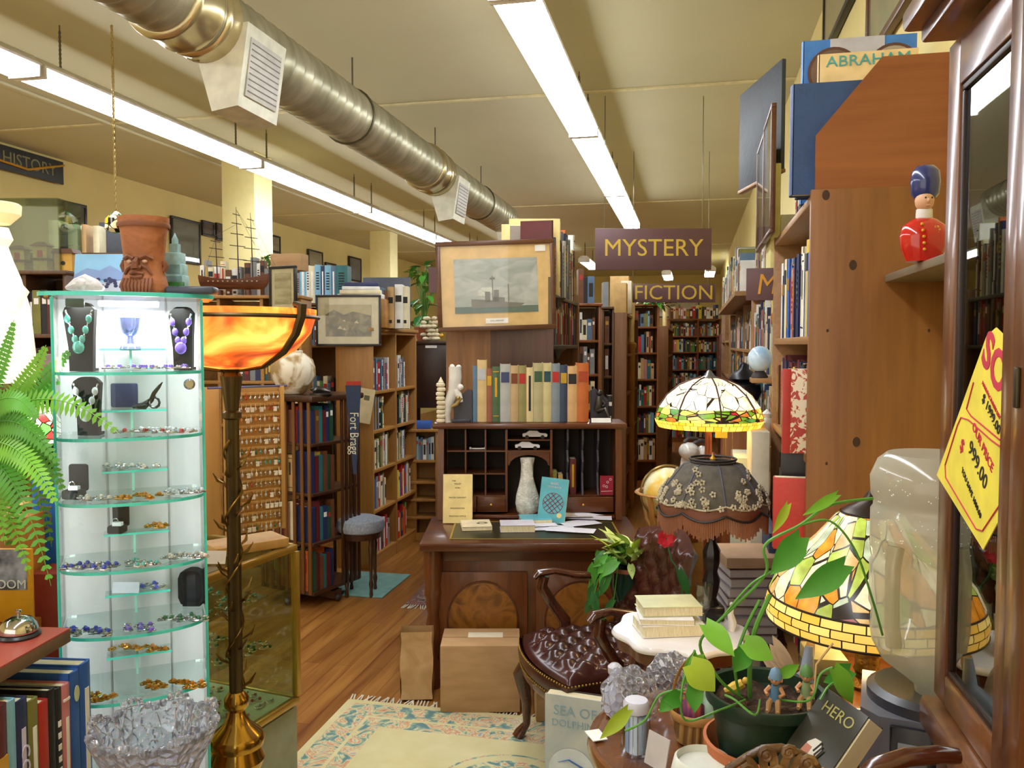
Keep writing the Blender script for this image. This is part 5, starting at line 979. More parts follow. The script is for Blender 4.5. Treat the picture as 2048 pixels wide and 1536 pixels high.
for k in range(3):
    a = -.42 + k * 2 * pi / 3
    for o_ in (-.03, 0, .03):
        mb = MB(); pts = [(r * cos(a + o_), r * sin(a + o_), z) for r, z in ((.02, zB - .006), (rB * .48, zB + .006), (rB * .78, zB + .046), (rB * .96, zB + .096), (rB + .01, zR - .02), (rB + .012, zR + .006), (rB - .008, zR + .012))]; mb.tube(pts, [.004, .005, .006, .007, .008, .009, .007], 6); mb.out('arm_rib', DBR, t)
z_b = A(464, 1462, dL).z
mb = MB(); mb.lathe([(.016, z_b + .1)] + [(.0185, z_b + .12), (.0185, zB - .14), (.026, zB - .135), (.026, zB - .12), (.018, zB - .115), (.026, zB - .05), (.03, zB - .02), (.022, zB - .008), (.03, zB)], 20, fn=lambda a, j: 1 + (.06 * cos(10 * a) if j in (1, 2) else 0)); mb.out('fluted_pole', DBR, t)
MB().lathe([(.13, 0), (.13, .02), (.11, .035), (.05, .06), (.042, z_b - .22), (.06, z_b - .12), (.075, z_b - .08), (.062, z_b - .045), (.072, z_b - .04), (.076, z_b - .02), (.068, z_b - .005), (.04, z_b + .02), (.026, z_b + .045), (.022, z_b + .06), (.034, z_b + .075), (.034, z_b + .095), (.02, z_b + .115)], 32).out('brass_base', BRS2, t)
mb = MB(); rn = random.Random(12)
for k in range(30):
    z = z_b + .13 + k * .022; a = k * 1.1; r = .02; b = V((r * cos(a), r * sin(a), z)); mb.tube([b, b + V((.02 * cos(a), .02 * sin(a), .012)), b + V((.034 * cos(a + .3), .034 * sin(a + .3), .035))], [.003, .005, .001], 5)
for k in range(26): a = k * .55; z = z_b + .12 + k * .027; 
mb.tube([(.023 * cos(k * .4), .023 * sin(k * .4), z_b + .12 + k * .012) for k in range(60)], .003, 5); mb.out('vine_ornament', BRS, t)
# ================================================================ glass counter with earring rack
BRC = ramped('brass showcase frame', [(.3, '#a8822e'), (.7, '#c8a048')], 'noise', 6, rough=.3, metal=.6)
zc = .97; pR = AZ(590, 1088, zc); pLft = AZ(412, 1152, zc); rzc = atan2(pR.y - pLft.y, pR.x - pLft.x); LC = .72; WC = .46
t = ct = thing('glass_showcase', 'brass framed glass showcase full of jewellery behind the floor lamp', 'display case', (pR.x, pR.y, 0), rzc)   # local x runs back toward us (negative), local y inward (left)
zb_ = A(592, 1398, (pR - CAM).dot(FW)).z
mb = MB()
FRM = .022
for y in (.0, WC):
    for z in (zc - FRM / 2, zb_): MB().box((-LC / 2, y, z), (LC, FRM, FRM), .002).out('frame_rail', BRC, t)
for x in (0, -LC):
    for z in (zc - FRM / 2, zb_): MB().box((x, WC / 2, z), (FRM, WC - FRM, FRM), .002).out('frame_rail', BRC, t)
    for y in (0, WC): MB().box((x, y, (zc + zb_) / 2 - .005), (FRM, FRM, zc - zb_ - .04), .002).out('frame_post', BRC, t)
MB().box((-.16, WC - .02, (zc + zb_) / 2), (.03, .01, zc - zb_ - .04)).out('rear_door_rail', BRC, t)
CG = glass('counter glass', '#eaf2e4', refl=.05)
MB().box((-LC / 2, 0, (zc + zb_) / 2), (LC - FRM, .004, zc - zb_ - FRM)).out('front_pane', CG, t); MB().box((0, WC / 2, (zc + zb_) / 2), (.004, WC - FRM, zc - zb_ - FRM)).out('end_pane', CG, t)
MB().box((-LC / 2, WC / 2, zc + .0005), (LC - FRM, WC - FRM, .004)).out('top_pane', CG, t); 
MB().box((-LC / 2, WC / 2, zb_ / 2 - .012), (LC, WC, zb_ - .024), .003).out('base_cabinet', M('grey green base panel', '#8d917c', .6), t)
FELT = M('pale green display felt', '#a8b092', .9); MB().box((-LC / 2, WC / 2, zb_ + .004), (LC - .03, WC - .03, .008)).out('display_floor', FELT, t)
for z in (zb_ + .19, zb_ + .36): MB().box((-LC / 2, WC / 2 + .03, z), (LC - .06, WC - .12, .006)).out('inner_shelf', CG, t)
rn = random.Random(77)
def scatter(lab, z, x0, x1, n, seed, gem):
    rn = random.Random(seed); q = WL(ct, ((x0 + x1) / 2, WC / 2, z)); t = thing('jewellery', lab, 'jewellery', q, rzc); t['kind'] = 'stuff'; mb = MB(); m2 = MB()
    for k in range(n):
        x = rn.uniform(-.5, .5) * (x1 - x0); y = rn.uniform(-.5, .3) * (WC - .1); r = rn.uniform(.004, .009); mb.tube([(x + r * 1.5 * cos(a), y + r * 1.5 * sin(a), .004) for a in [j * pi / 3 for j in range(6)]], .002, 4, True); (m2 if k % 3 else mb).ball((x + .01, y, .006), r * .8, 6)
    mb.out('silver_piece', SLV, t); m2.out('coloured_stone', GEM[gem], t)
scatter('scattered silver and pink jewellery on the showcase floor', zb_ + .009, -LC + .05, -.05, 150, 1, 'red'); scatter('silver trinkets with green stones on showcase lower inner shelf', zb_ + .194, -LC + .1, -.05, 90, 2, 'green'); scatter('silver trinkets with turquoise stones on showcase upper inner shelf', zb_ + .364, -LC + .1, -.05, 80, 3, 'turquoise')
for k, (x, y, h_, c_, lb) in enumerate(((-.42, .2, .12, '#c8c0a8', 'cream folded card standing inside the glass showcase'), (-.2, .34, .17, '#a8884c', 'tan carton standing at the back inside the showcase'), (-.6, .3, .13, '#7a2c1c', 'dark red box standing inside the showcase'), (-.50, .12, .05, '#d8a02c', 'bright amber trinket tray inside the showcase'))):
    tag(MB().box((0, 0, h_ / 2), (.09, .05, h_), .003).out('display_box', M(lb[:18], c_, .5), None, WL(ct, (x, y, zb_ + (.009 if k in (1, 2) else .364 if k == 3 else .009))), rzc + .3), lb, 'box')
# earring rack on the showcase top
RKW = wood('pale rack wood', '#b98f50', '#cfa866', 2, 5, .5)
dK = 2.74; a = G(452, 0, dK - .1); b = G(562, 0, dK + .02); c2 = G(405, 0, dK + .08); zt_ = A(500, 772, dK).z; zb2 = zc + .004
t = rk = thing('earring_rack', 'pale wooden revolving rack hung with rows of earrings on the showcase', 'rack', ((a.x + b.x) / 2, (a.y + b.y) / 2, zb2), atan2(b.y - a.y, b.x - a.x)); wK = (b - a).xy.length; hK = zt_ - zb2
MB().box((0, .012, hK / 2 + .03), (wK, .012, hK - .06), .002).out('front_board', RKW, t)
for s in (-1, 1): MB().box((s * wK / 2, .0, hK / 2 + .03), (.014, .024, hK - .06), .002).out('edge_strip', RKW, t)
MB().box((-wK / 2 - .045, .06, hK / 2 + .03), (.085, .012, hK - .06), .002, rot=(0, 0, radians(-35))).out('side_board', RKW, t)
MB().box((-.02, .04, .015), (wK + .06, .14, .03), .004).out('base_block', RKW, t)
MB().tube([(-wK / 2 - .06, -.004, hK), (wK / 2 + .02, -.004, hK)], .004, 6).out('top_rod', M('violet steel rod', '#6a6a9a', .3, .6), t)
mats_ = [SLV, GEM['red'], GEM['pearl'], GEM['amber'], GEM['clear'], GEM['green'], GEM['turquoise'], WHT]; nr = 13; rn = random.Random(21)
for r in range(nr):
    z = .075 + (hK - .11) * (nr - 1 - r) / (nr - 1); MB().box((0, .001, z + .012), (wK - .014, .012, .010), .001).out('rack_rail', RKW, t)
    mb = MB()
    for k in range(11):
        x = -wK / 2 + .016 + k * (wK - .03) / 10; mb.mi = rn.choice([0, 0, 4, r % 8, (r + 1) % 8]); mb.tube([(x, -.007, z + .014), (x, -.009, z + .004)], .0012, 4); mb.ball((x, -.009, z - .002), (.0045, .003, rn.uniform(.005, .009)), 6)
        if rn.random() < .22: mb.mi = 7; mb.box((x + .004, -.011, z - .004), (.012, .001, .016))
    mb.out('earring', mats_, t)
tag(MB().box((0, 0, .02), (.07, .002, .04), rot=(radians(-20), 0, 0)).out('price_card', WHT, None, WL(ct, (-.32, .06, zc + .005)), YAW), 'small white card at the foot of the earring rack', 'card')
# ================================================================ red topped counter, bell, books under it
RTOP = M('red laminate', '#a8483a', .4, var=.08); PLY = ramped('plywood edge', [(.35, '#8a6a44'), (.5, '#b8986a'), (.65, '#6e5234')], 'z', 1, rough=.6); PLY = wood('plywood edge', '#7a5c3a', '#b8986a', 1, 14, .6); PWD = wood('orange plywood', '#9a6420', '#b97e32', 2, 5, .5)
zR_ = 1.085; e1 = AZ(141, 1256, zR_); e0 = AZ(0, 1335, zR_); dr = (e0 - e1).normalized(); rzk = atan2(dr.y, dr.x)
t = rc = thing('counter', 'red topped plywood counter holding the bell', 'counter', (e1.x, e1.y, 0), rzk)   # local +x toward us along the front edge, local -y inward
MB().box((.15, -.30, zR_ - .001), (.80, .60, .003)).out('red_top', RTOP, t)
MB().box((.15, -.30, zR_ - .015), (.80, .60, .025), .001).out('plywood_board', PLY, t)
t.location = (e1.x, e1.y, 0); 
for ch in t.children: ch.location = (.25, 0, 0)
MB().box((.42, -.40, .30), (.90, .40, .58), .003).out('cabinet_body', PWD, t); MB().box((.30, -.56, .80), (.90, .03, .46)).out('back_panel', PWD, t); MB().box((.62, -.30, .80), (.025, .50, .43)).out('side_panel', PWD, t)
q = AZ(38, 1272, zR_ + .001); t = thing('service_bell', 'chrome service bell on the red counter top', 'bell', (q.x, q.y, zR_ + .001), 0); t.scale = (.88, .88, .88); CHR = M('chrome', '#c6c8cc', .08, 1)
MB().lathe([(.042, 0), (.044, .004), (.040, .009)], 28).out('base', M('black bell base', '#2a2c30', .3), t); MB().lathe([(.038, .011), (.0385, .016), (.035, .028), (.026, .039), (.012, .045), (.0, .046)], 30).out('dome', CHR, t); MB().lathe([(.003, .044), (.003, .052), (.006, .054), (.006, .058), (0, .06)], 12).out('plunger', CHR, t)
UZ = .66; LB0 = V((e1.x, e1.y, 0)); du_ = V((-dr.x, -dr.y, 0)).normalized(); nb_ = V((du_.y, -du_.x, 0)); LB0 = LB0 + nb_ * .012
def online(px, z):      # the point of the counter's front line seen in column px
    lo, hi = -.9, .5
    for _ in range(40):
        m_ = (lo + hi) / 2; P_ = LB0 + du_ * m_ + V((0, 0, z)) - CAM; x_ = 1024 + F * P_.dot(RT) / (P_.dot(FW) * cos(PIT) - P_.z * sin(PIT))
        if x_ < px: lo = m_
        else: hi = m_
    return LB0 + du_ * lo
UB = [(-14, 16, 1412, 'maroon', 'dark red book with gold oval', 4), (16, 34, 1400, 'pale blue', 'light blue edged tall book', 1), (34, 57, 1398, 'navy blue', 'navy book with large striped capital lettering', 5), (57, 78, 1398, 'olive', 'olive paperback with small dark lettering', 5), (78, 98, 1402, 'red', 'plain bright red book', 0), (98, 112, 1378, 'black', 'thin black glossy book', 0), (112, 124, 1376, 'black', 'black book with tiny blue lettering', 3), (124, 141, 1368, 'pink', 'white and pink edged tall book', 2), (141, 160, 1342, 'blue', 'bright cobalt book with pale oval', 1), (160, 182, 1324, 'blue', 'tallest cobalt atlas with faint brown lettering', 5)]
for k, (a_, b_2, yt, c_, lb, st) in enumerate(UB):
    p = online(a_, .9); q = online(b_2, .9); w_ = (q - p).length; m_ = (p + q) / 2; dm = (m_ - CAM).dot(FW); z1 = min(A((a_ + b_2) / 2, yt, dm).z, 1.05); h_ = z1 - UZ
    o = book(lb + ', in the row under the red counter', (m_.x, m_.y, UZ), atan2(du_.y, du_.x), w_ - .001, h_, .2, c_, {0: GLD, 2: M('lilac print', '#cfc8e0', .4), 1: M('pale disc', '#c8d0a8', .4)}.get(k if k in (0, 2) else 1 if st == 1 else 9, WHT), st if st != 1 else 0, 'tall books under the counter', parts=True)
    if k == 2: txt('COUNTRY', .03, M('lilac print', '#cfc8e0', .4), o, (0, -.006, h_ * .5), (pi / 2, pi / 2, 0), sx=1.3)
    if k == 3: txt('WEATHER', .014, INK, o, (0, -.006, h_ * .5), (pi / 2, pi / 2, 0))
    if k == 8: MB().at((0, -.0045, h_ - .045), (pi / 2, 0, 0)).lathe([(.009, 0), (.009, .001)], 20, sq=(.9, 1.8)).out('pale_oval', M('pale disc', '#c8d0a8', .4), o)
p = online(80, .66) - nb_ * .11; tag(MB().box((0, 0, -.012), (.62, .24, .022), .002).out('book_shelf', PWD, None, (p.x, p.y, UZ - .002), atan2(du_.y, du_.x)), 'shelf board carrying the tall books under the counter', 'shelf')
p = online(187, .9) - nb_ * .04; tag(MB().box((0, 0, .14), (.010, .06, .28), .002).out('tan_board', wood('tan board', '#b08a4a', '#c8a468', 2, 6, .5), None, (p.x, p.y, UZ), atan2(du_.y, du_.x)), 'tan board upright beside the cobalt atlas', 'board')
# crystal bowl on a crate in front
q = G(298, 0, 1.36); zc_ = .86; t = thing('crystal_bowl', 'cut crystal bowl with scalloped rim in front of the tower', 'bowl', (q.x, q.y, zc_ + .001), YAW)
CRY = crystal('cut crystal'); rB_ = .098
MB().lathe([(.04, 0), (.045, .01), (.055, .04), (.075, .09), (rB_, .145), (rB_ + .002, .15), (rB_ - .004, .15), (.07, .09), (.05, .045), (.0, .02)], 48, fn=lambda a, j: 1 + (.05 * cos(8 * a) if j > 2 else 0) + .02 * cos(24 * a)).out('bowl_body', CRY, t)
mb = MB()
for k in range(48): a = 2 * pi * k / 48; r = rB_ * (1 + .05 * cos(8 * a)); mb.ball((r * cos(a), r * sin(a), .152 + .008 * cos(8 * a)), .0075, 6)
mb.out('beaded_rim', CRY, t)
for k, (x, y, g, lb) in enumerate(((.02, .0, 'violet', 'violet glass piece inside the crystal bowl'), (-.01, .02, 'blue', 'blue glass piece inside the crystal bowl'), (.03, .03, 'clear', 'clear glass piece inside the crystal bowl'))):
    q2 = WL(t, (x, y, .05)); tag(MB().ball((0, 0, .0), (.02, .015, .02), 8).out('glass_pebble', GEM[g], None, q2), lb, 'pebble')
t = thing('wooden_crate', 'small brown wooden crate under the crystal bowl', 'crate', (q.x, q.y, 0), YAW)
for z in (.42, .62, .82): MB().box((-.01, 0, z), (.36, .26, .07), .004).out('slat', PLY, t)
MB().box((-.01, 0, .43), (.34, .24, .85), .004).out('carton', PWD, t); MB().box((-.01, 0, .8575), (.35, .25, .004)).out('top_sheet', CARD, t)
q = A(428, 1532, 1.5); tag(MB().box((0, 0, 0), (.09, .05, .004), rot=(0, 0, .3)).out('leaflet', PAP, None, WL(t, (.145, .02, .864)), YAW), 'white leaflet with red edge lying beside the crystal bowl', 'leaflet')
# books / boxes behind the fern
def slab(nm, lab, cat, px0, px1, y0, y1, d, dep, m, rz=0, zfix=None, text=None, tm=None, ts=.03, vert=False):
    a = A(px0, y1, d); b = A(px1, y0, d); w_ = (px1 - px0) / F * d; h_ = b.z - a.z; c = (a + b) / 2
    t = thing(nm, lab, cat, (c.x, c.y, a.z), YAW + rz); MB().box((0, dep / 2, h_ / 2), (w_, dep, h_), .003).out('body', m, t)
    if text: txt(text, ts, tm or WHT, t, (0, -.0015, h_ * (.6 if vert else .25)), (pi / 2, pi / 2 if vert else 0, 0))
    return t, w_, h_
slab('display_book', 'bright blue book with LUCAS down its spine beside the tower', 'book', 64, 116, 950, 1150, 2.1, .03, M('vivid blue cover', '#1f6fd0', .35), text='LUCAS', tm=M('bronze print', '#8a7a5a', .4), ts=.05, vert=True)
slab('red_box', 'plain red brown box behind the fern tip and counter', 'box', 60, 122, 1148, 1400, 2.0, .2, M('red brown board', '#8a3018', .6))
t, w_, h_ = mg_ = slab('magazine', 'yellow magazine with grey photo and white BOOM lettering', 'magazine', -30, 64, 1098, 1245, 1.95, .012, M('amber cover', '#e0a020', .4)); MB().box((-.005, -.001, h_ * .72), (w_ * .9, .002, h_ * .55)).out('cover_photo', ramped('grey cover photo', [(.4, '#4a4c58'), (.6, '#b8bcc8')], 'noise', 18, rough=.4), t); txt('BOOM', .03, WHT, t, (.0, -.0028, h_ * .52))
slab('picture_book', 'grey and red picture book standing behind the fern fronds', 'book', 84, 116, 708, 800, 2.6, .03, M('grey red cover', '#8a7a78', .5, var=.4, scale=20))
mz = mg_[0].location.z; q_m = G(17, mz, 1.95); tag(MB().box((0, .02, mz / 2 - .001), (.10, .07, mz - .003), .003).out('display_plinth', PWD, None, (q_m.x, q_m.y, 0), YAW), 'narrow plywood plinth under the yellow magazine', 'plinth')
# white glazed figure, lit from inside, small stained glass lamp
LITW = ramped('glowing white glass', [(.3, '#fff0c0'), (.7, '#fffbe8')], 'noise', 3, rough=.3, emit=.55)
q = A(-2, 690, 2.2); t = thing('figure_lamp', 'glowing white figure shaped glass lamp at the picture edge above the fern', 'lamp', (q.x, q.y, q.z - .1), YAW)
MB().lathe([(.085, 0), (.085, .08), (.075, .20), (.055, .28), (.04, .32), (.028, .36), (.04, .38), (.03, .41)], 28).out('glass_body', LITW, t); MB().tube([(.05, -.02, .26), (.075, -.03, .24), (.06, -.04, .20)], [.02, .024, .02], 10).out('glass_arm', LITW, t)
MB().lathe([(.035, .42), (.06, .445), (.062, .47), (.055, .475), (0, .47)], 24).out('bowl_top', M('pale gilt glass', '#e8d8a0', .3, emit=.5), t)
SGW = ramped('flower lamp glass', [(0, '#fff6d0'), (.35, '#f0ffd0'), (.55, '#d8302c'), (.7, '#fff0a0'), (.85, '#58a848')], 'cells', 42, rough=.2, lead=.06, emit=2.4)
q = A(62, 845, 2.15); t = thing('small_table_lamp', 'small bright stained glass flower lamp glowing behind the fern', 'lamp', (q.x, q.y, q.z - .22), 0); MB().lathe([(.085, .17), (.08, .20), (.055, .25), (.02, .275), (0, .28)], 28, cap=False).out('glass_shade', SGW, t); MB().lathe([(.05, 0), (.05, .012), (.012, .03), (.01, .17), (.0, .26)], 16).out('base', BRS, t)
q_ = q; t = tag(MB().box((0, 0, (q.z - .222) / 2), (.22, .24, q.z - .224), .004).out('side_cabinet', PWD, None, (q.x - .05, q.y - .02, 0), YAW), 'plywood cabinet carrying the lit lamps behind the fern', 'cabinet')
# fern
zf = q_.z - .222
fo = G(-95, 0, 1.75); t = thing('boston_fern', 'bright green arching fern spilling in front of the display tower', 'plant', (fo.x, fo.y, 0), YAW); zF = 1.36
FG = M('fern green', '#7cc43a', .45, var=.3, scale=5); FG2 = M('deep fern green', '#58a436', .45, var=.3, scale=5)
MB().lathe([(.06, zF - .22), (.085, zF - .08), (.09, zF - .07), (.08, zF - .08)], 24).out('pot', M('dark fern pot', '#3a2a20', .6), t)
mb = MB(); [mb.tube([(.115 * cos(a), .115 * sin(a), zF - .08), (0, 0, zF + .5)], .002, 4) for a in (0.5, 2.6, 4.7)]; mb.tube([(0, 0, zF + .5), (0, 0, ZC)], .003, 4); mb.out('hanging_wire', GALV, t)
def frond(mb, P0, P1, P2, P3, n=46, w=.052):
    pts = [P0 * (1 - u) ** 3 + P1 * 3 * u * (1 - u) ** 2 + P2 * 3 * u * u * (1 - u) + P3 * u ** 3 for u in [k / n for k in range(n + 1)]]
    mb.tube(pts, [.0022 * (1 - .7 * k / n) for k in range(n + 1)], 4)
    for k in range(2, n):
        u = k / n; t_ = (pts[k + 1] - pts[k - 1]).normalized(); sd = t_.cross(V((.25, -1, .3))).normalized(); ww = w * sin(pi * min(1, .12 + u * .86)) ** .7
        for s in (-1, 1):
            b_ = pts[k]; tp = b_ + sd * s * ww + t_ * ww * .25 + V((0, 0, -.25 * ww)); hw = t_ * .0052; m_ = (b_ + tp) / 2
            vs = [mb.v(b_ - hw * .6), mb.v(m_ - hw), mb.v(tp), mb.v(m_ + hw), mb.v(b_ + hw * .6)]; mb.f(vs)
mb = MB(); inv = (Matrix.Translation(t.location) @ Euler((0, 0, YAW)).to_matrix().to_4x4()).inverted()
O = V((0, 0, zF - .02))
FR = [((238, 868), (60, 800), 1.62), ((102, 1172), (30, 960), 1.6), ((60, 1150), (-10, 1000), 1.72), ((128, 985), (60, 880), 1.68), ((92, 690), (40, 790), 1.66), ((28, 640), (-5, 760), 1.7), ((-10, 650), (-40, 760), 1.75), ((118, 760), (50, 790), 1.78), ((100, 905), (30, 860), 1.84), ((118, 930), (20, 860), 1.6), ((10, 1090), (-20, 960), 1.68), ((75, 840), (10, 820), 1.58), ((60, 1010), (0, 900), 1.76), ((140, 700), (60, 770), 1.72), ((112, 1010), (40, 930), 1.56), ((40, 1060), (10, 940), 1.85)]
for k, ((tx, ty), (mx_, my), d) in enumerate(FR):
    T_ = inv @ A(tx, ty, d); M_ = inv @ A(mx_, my, d); mb.mi = k % 2; frond(mb, O + V((0, 0, .0)), O + V((.02, 0, .12)), M_ + V((0, 0, .10 if ty > 800 else -.02)), T_, w=.034 if k != 5 else .026)
for k in range(14):
    a = pi + (k - 7) * .35; T_ = O + V((.28 * cos(a), .28 * sin(a), -.25 + .03 * (k % 3))); mb.mi = k % 2; frond(mb, O, O + V((.05 * cos(a), .05 * sin(a), .16)), O + V((.22 * cos(a), .22 * sin(a), .16)), T_, w=.034)
mb.out('foliage', [FG, FG2], t)
# ================================================================ back left: ship case, cases under the signs, wall pictures
d1 = 5.75; a = G(330, 0, d1); b = G(604, 0, d1); zs_ = A(470, 597, d1).z
t = sc_ = case('pine_shelf_case', 'honey wood bookcase carrying the model sailing ship', ((a.x + b.x) / 2, (a.y + b.y) / 2, 0), YAW, (b - a).length, .3, zs_, [.4, .75, 1.1, 1.4, A(470, 690, d1).z], OAKS, sub=(-.1, .2))
for k, z in enumerate((1.1, 1.4, A(470, 690, d1).z)): book_row(f'{["third", "second", "top"][k]} shelf of the ship bookcase', P2(t, -.0, .02, z + .001), YAW, (b - a).length / 2 - .03, (.18, .25), (.02, .045), (.14, .2), DULL + ['white', 'cream'], 300 + k, end='inner end', far=True)
book_row('back row on the ship bookcase', P2(t, -.30, .20, zs_ + .023), YAW, .68, (.18, .30), (.025, .05), (.06, .08), ['white', 'cream', 'pink', 'grey', 'white', 'brown'], 305, end='fez side')
q = P2(t, .0, .09, zs_ + .024); S = d1 / F
sh_ = thing('model_ship', 'wooden model sailing ship with three bare masts on the bookcase', 'model ship', (G(458, 0, d1).x, G(458, 0, d1).y + .09, zs_ + .024), YAW)
HUL = wood('ship hull wood', '#3a1e10', '#7a4220', 0, 14, .4); RIG = M('dark rigging wood', '#2a1c12', .5)
def hull(u, v):
    x = (u - .5) * .50; w_ = .042 * sin(pi * min(1, max(0, u * .9 + .08))) ** .6; zt__ = .115 + .03 * (2 * u - 1) ** 2 * (1.5 if u > .5 else 1); a_ = (v - .5) * pi; return (x * (1 - .25 * (1 - abs(sin(a_))) * (1 if u > .5 else .6)), w_ * sin(a_), .045 + (zt__ - .045) * (1 - cos(a_)) ** 1.0)
MB().grid(hull, 24, 12).out('hull', HUL, sh_); MB().grid(lambda u, v: (hull(u, 0)[0], hull(u, 0)[1] + (hull(u, 1)[1] - hull(u, 0)[1]) * v, .105 + .02 * (2 * u - 1) ** 2), 16, 4).out('deck', OAKS, sh_)
mb = MB()
for s in (-1, 1):
    for k in range(11): mb.box((-.17 + k * .034, s * .0415, .10), (.009, .006, .008))
mb.out('gun_port', M('pale gun port', '#b8a070', .5), sh_)
MB().box((-.1, 0, .02), (.02, .06, .04)).out('cradle', HUL, sh_); MB().box((.1, 0, .02), (.02, .06, .04)).out('cradle', HUL, sh_)
for x, hh in ((-.12, .36), (.03, .52), (.13, .48)):
    ms = MB().tube([(x, 0, .10), (x - .006, 0, .10 + hh * .6), (x - .012, 0, .10 + hh)], [.005, .0035, .0015], 6).out('mast', RIG, sh_); mb = MB()
    for f_, l in ((.3, .06), (.48, .052), (.64, .042), (.78, .032), (.9, .022)): mb = MB(); mb.tube([(x - .012 * f_ - l, -.01, .10 + hh * f_ + .004), (x - .012 * f_ + l, .01, .10 + hh * f_ - .006)], .0028, 5); mb.out('yard', RIG, ms)
MB().tube([(.22, 0, .14), (.32, 0, .17)], [.004, .002], 6).out('bowsprit', RIG, sh_)
mb = MB(); 
for x0, z0, x1, z1 in ((.31, .165, .118, .55), (.25, .15, .02, .6), (.118, .45, .02, .6), (.02, .5, -.13, .42), (-.22, .14, -.13, .4), (.31, .165, .12, .4)): mb.tube([(x0, 0, z0), (x1, 0, z1)], .0009, 4)
mb.out('rigging', RIG, sh_)
q = A(566, 577, 5.55); frame('framed_photograph', 'dark framed beige photograph leaning beside the ship bow', 'picture', (q.x, q.y, q.z), YAW - .5, .24, .30, BLKF, M('beige mat board', '#c0b690', .6), ramped('beige landscape photo', [(.4, '#8f8664'), (.6, '#b4aa84')], 'noise', 5, rough=.4, mapsc=(1, 1, 5)), .018, .03)
tag(MB().box((0, 0, .06), (.24, .12, .12), .004).out('carton', CARD, None, (lambda q: (q.x, q.y + .1, q.z))(A(566, 540, 5.9)), YAW - .2), 'brown carton behind the leaning beige photograph', 'box')
q = A(530, 520, 6.2); leaves_plant('silk_flower', 'pale green and cream flower spray by the square pillar', (q.x, q.y, q.z - .15), 16, (.1, .2), .1, .05, [LG1, M('cream petal', '#e0d4a0', .5)], 55, spread=.08)
# far left case with glass dome, toy houses
d2 = 4.6; a = G(-140, 0, d2); b = G(138, 0, d2); zq = A(90, 549, d2).z
t = lc = case('dark_bookcase', 'dark bookcase at the picture edge carrying the glass box and little houses', ((a.x + b.x) / 2, (a.y + b.y) / 2, 0), YAW, (b - a).length, .32, zq, [.4, .8, 1.15, A(90, 668, d2).z, A(90, 668, d2).z - .3], WAL, sub=(.15,))
for k, z in enumerate((A(90, 668, d2).z, A(90, 668, d2).z - .3)): book_row(f'{["upper", "second"][k]} shelf of the dark bookcase', P2(t, -.35, .02, z + .001), YAW, .70, (.2, .27), (.02, .045), (.14, .2), ['black', 'brown', 'olive', 'cream', 'maroon'], 320 + k, end='outer end', far=True)
gb = thing('glass_case', 'clear rectangular glass box standing over small figures on dark bookcase', 'display case', P2(t, .13, .16, zq + .0235), YAW); GB = glass('box glass', '#dfe6da', refl=.08)
for s in (-1, 1): MB().box((s * .20, 0, .2), (.004, .24, .40)).out('side_pane', GB, gb); MB().box((0, s * .12, .2), (.396, .004, .40)).out('long_pane', GB, gb)
MB().box((0, 0, .402), (.404, .244, .004)).out('top_pane', GB, gb)
HOUS2 = M('cream model wall', '#c8b070', .6, var=.2, scale=30)
for k, (x, h_, lb) in enumerate(((.04, .13, 'cream pagoda model inside the glass box'), (.17, .15, 'taller cream pagoda model inside the glass box'))):
    t3 = thing('model_house', lb, 'model', P2(t, x, .16, zq + .024), YAW); MB().box((0, 0, h_ / 2), (.08, .06, h_)).out('wall_block', HOUS2, t3); MB().box((0, 0, h_ + .012), (.11, .085, .024), tap=.4).out('roof', M('brown model roof', '#5a3418', .5), t3); MB().box((0, 0, h_ * .5), (.10, .075, .012)).out('lower_roof', M('brown model roof', '#5a3418', .5), t3); mb = MB(); mb.box((0, -.031, h_ * .7), (.03, .002, .04)); mb.out('red_painted_figure', M('red print', '#b32a22', .5), t3)
t3 = thing('birdhouse', 'small yellow wooden birdhouse with dark roof next to the glass box', 'birdhouse', P2(t, .34, .1, zq + .024), YAW); MB().box((0, 0, .05), (.10, .08, .10)).out('wall_block', M('yellow wood', '#c89a3c', .5), t3); MB().prism([(-.065, .10), (.065, .10), (.05, .125), (-.05, .125)], -.05, .05).out('roof', M('brown model roof', '#5a3418', .5), t3); MB().at((0, -.041, .045), (pi / 2, 0, 0)).cyl((0, 0, 0), .012, .002, 12).out('entrance_hole', INK, t3)
# case with books behind it
d3 = 6.0; a = G(60, 0, d3); b = G(325, 0, d3); z3 = A(180, 512, d3).z
t = case('plain_bookcase', 'bookcase behind the snow scene card with assorted books along its top', ((a.x + b.x) / 2, (a.y + b.y) / 2, 0), YAW, (b - a).length, .3, z3, [.5, .9, 1.3, 1.7, 2.0], WAL)
for x0, c_, w_, h_, lb in ((.12, 'cream', .07, .19, 'cream'), (.20, 'navy blue', .05, .16, 'navy'), (.26, 'white', .07, .16, 'white'), (.34, 'tan', .03, .16, 'tan'), (.43, 'cream', .045, .15, 'narrow cream'), (.70, 'tan', .035, .1, 'small tan')):
    book(f'{lb} book standing on the bookcase behind the snow card', P2(t, -(b - a).length / 2 + x0 + .05, .05, z3 + .024), YAW, w_, h_ + .05, .15, c_, INK, 0)
tag(MB().box((0, 0, .12), (.26, .02, .24), .003).out('folio', M('slate folio', '#4e5460', .5), None, P2(t, .10, .16, z3 + .024), YAW), 'wide slate grey folio on the bookcase behind the snow card', 'book')
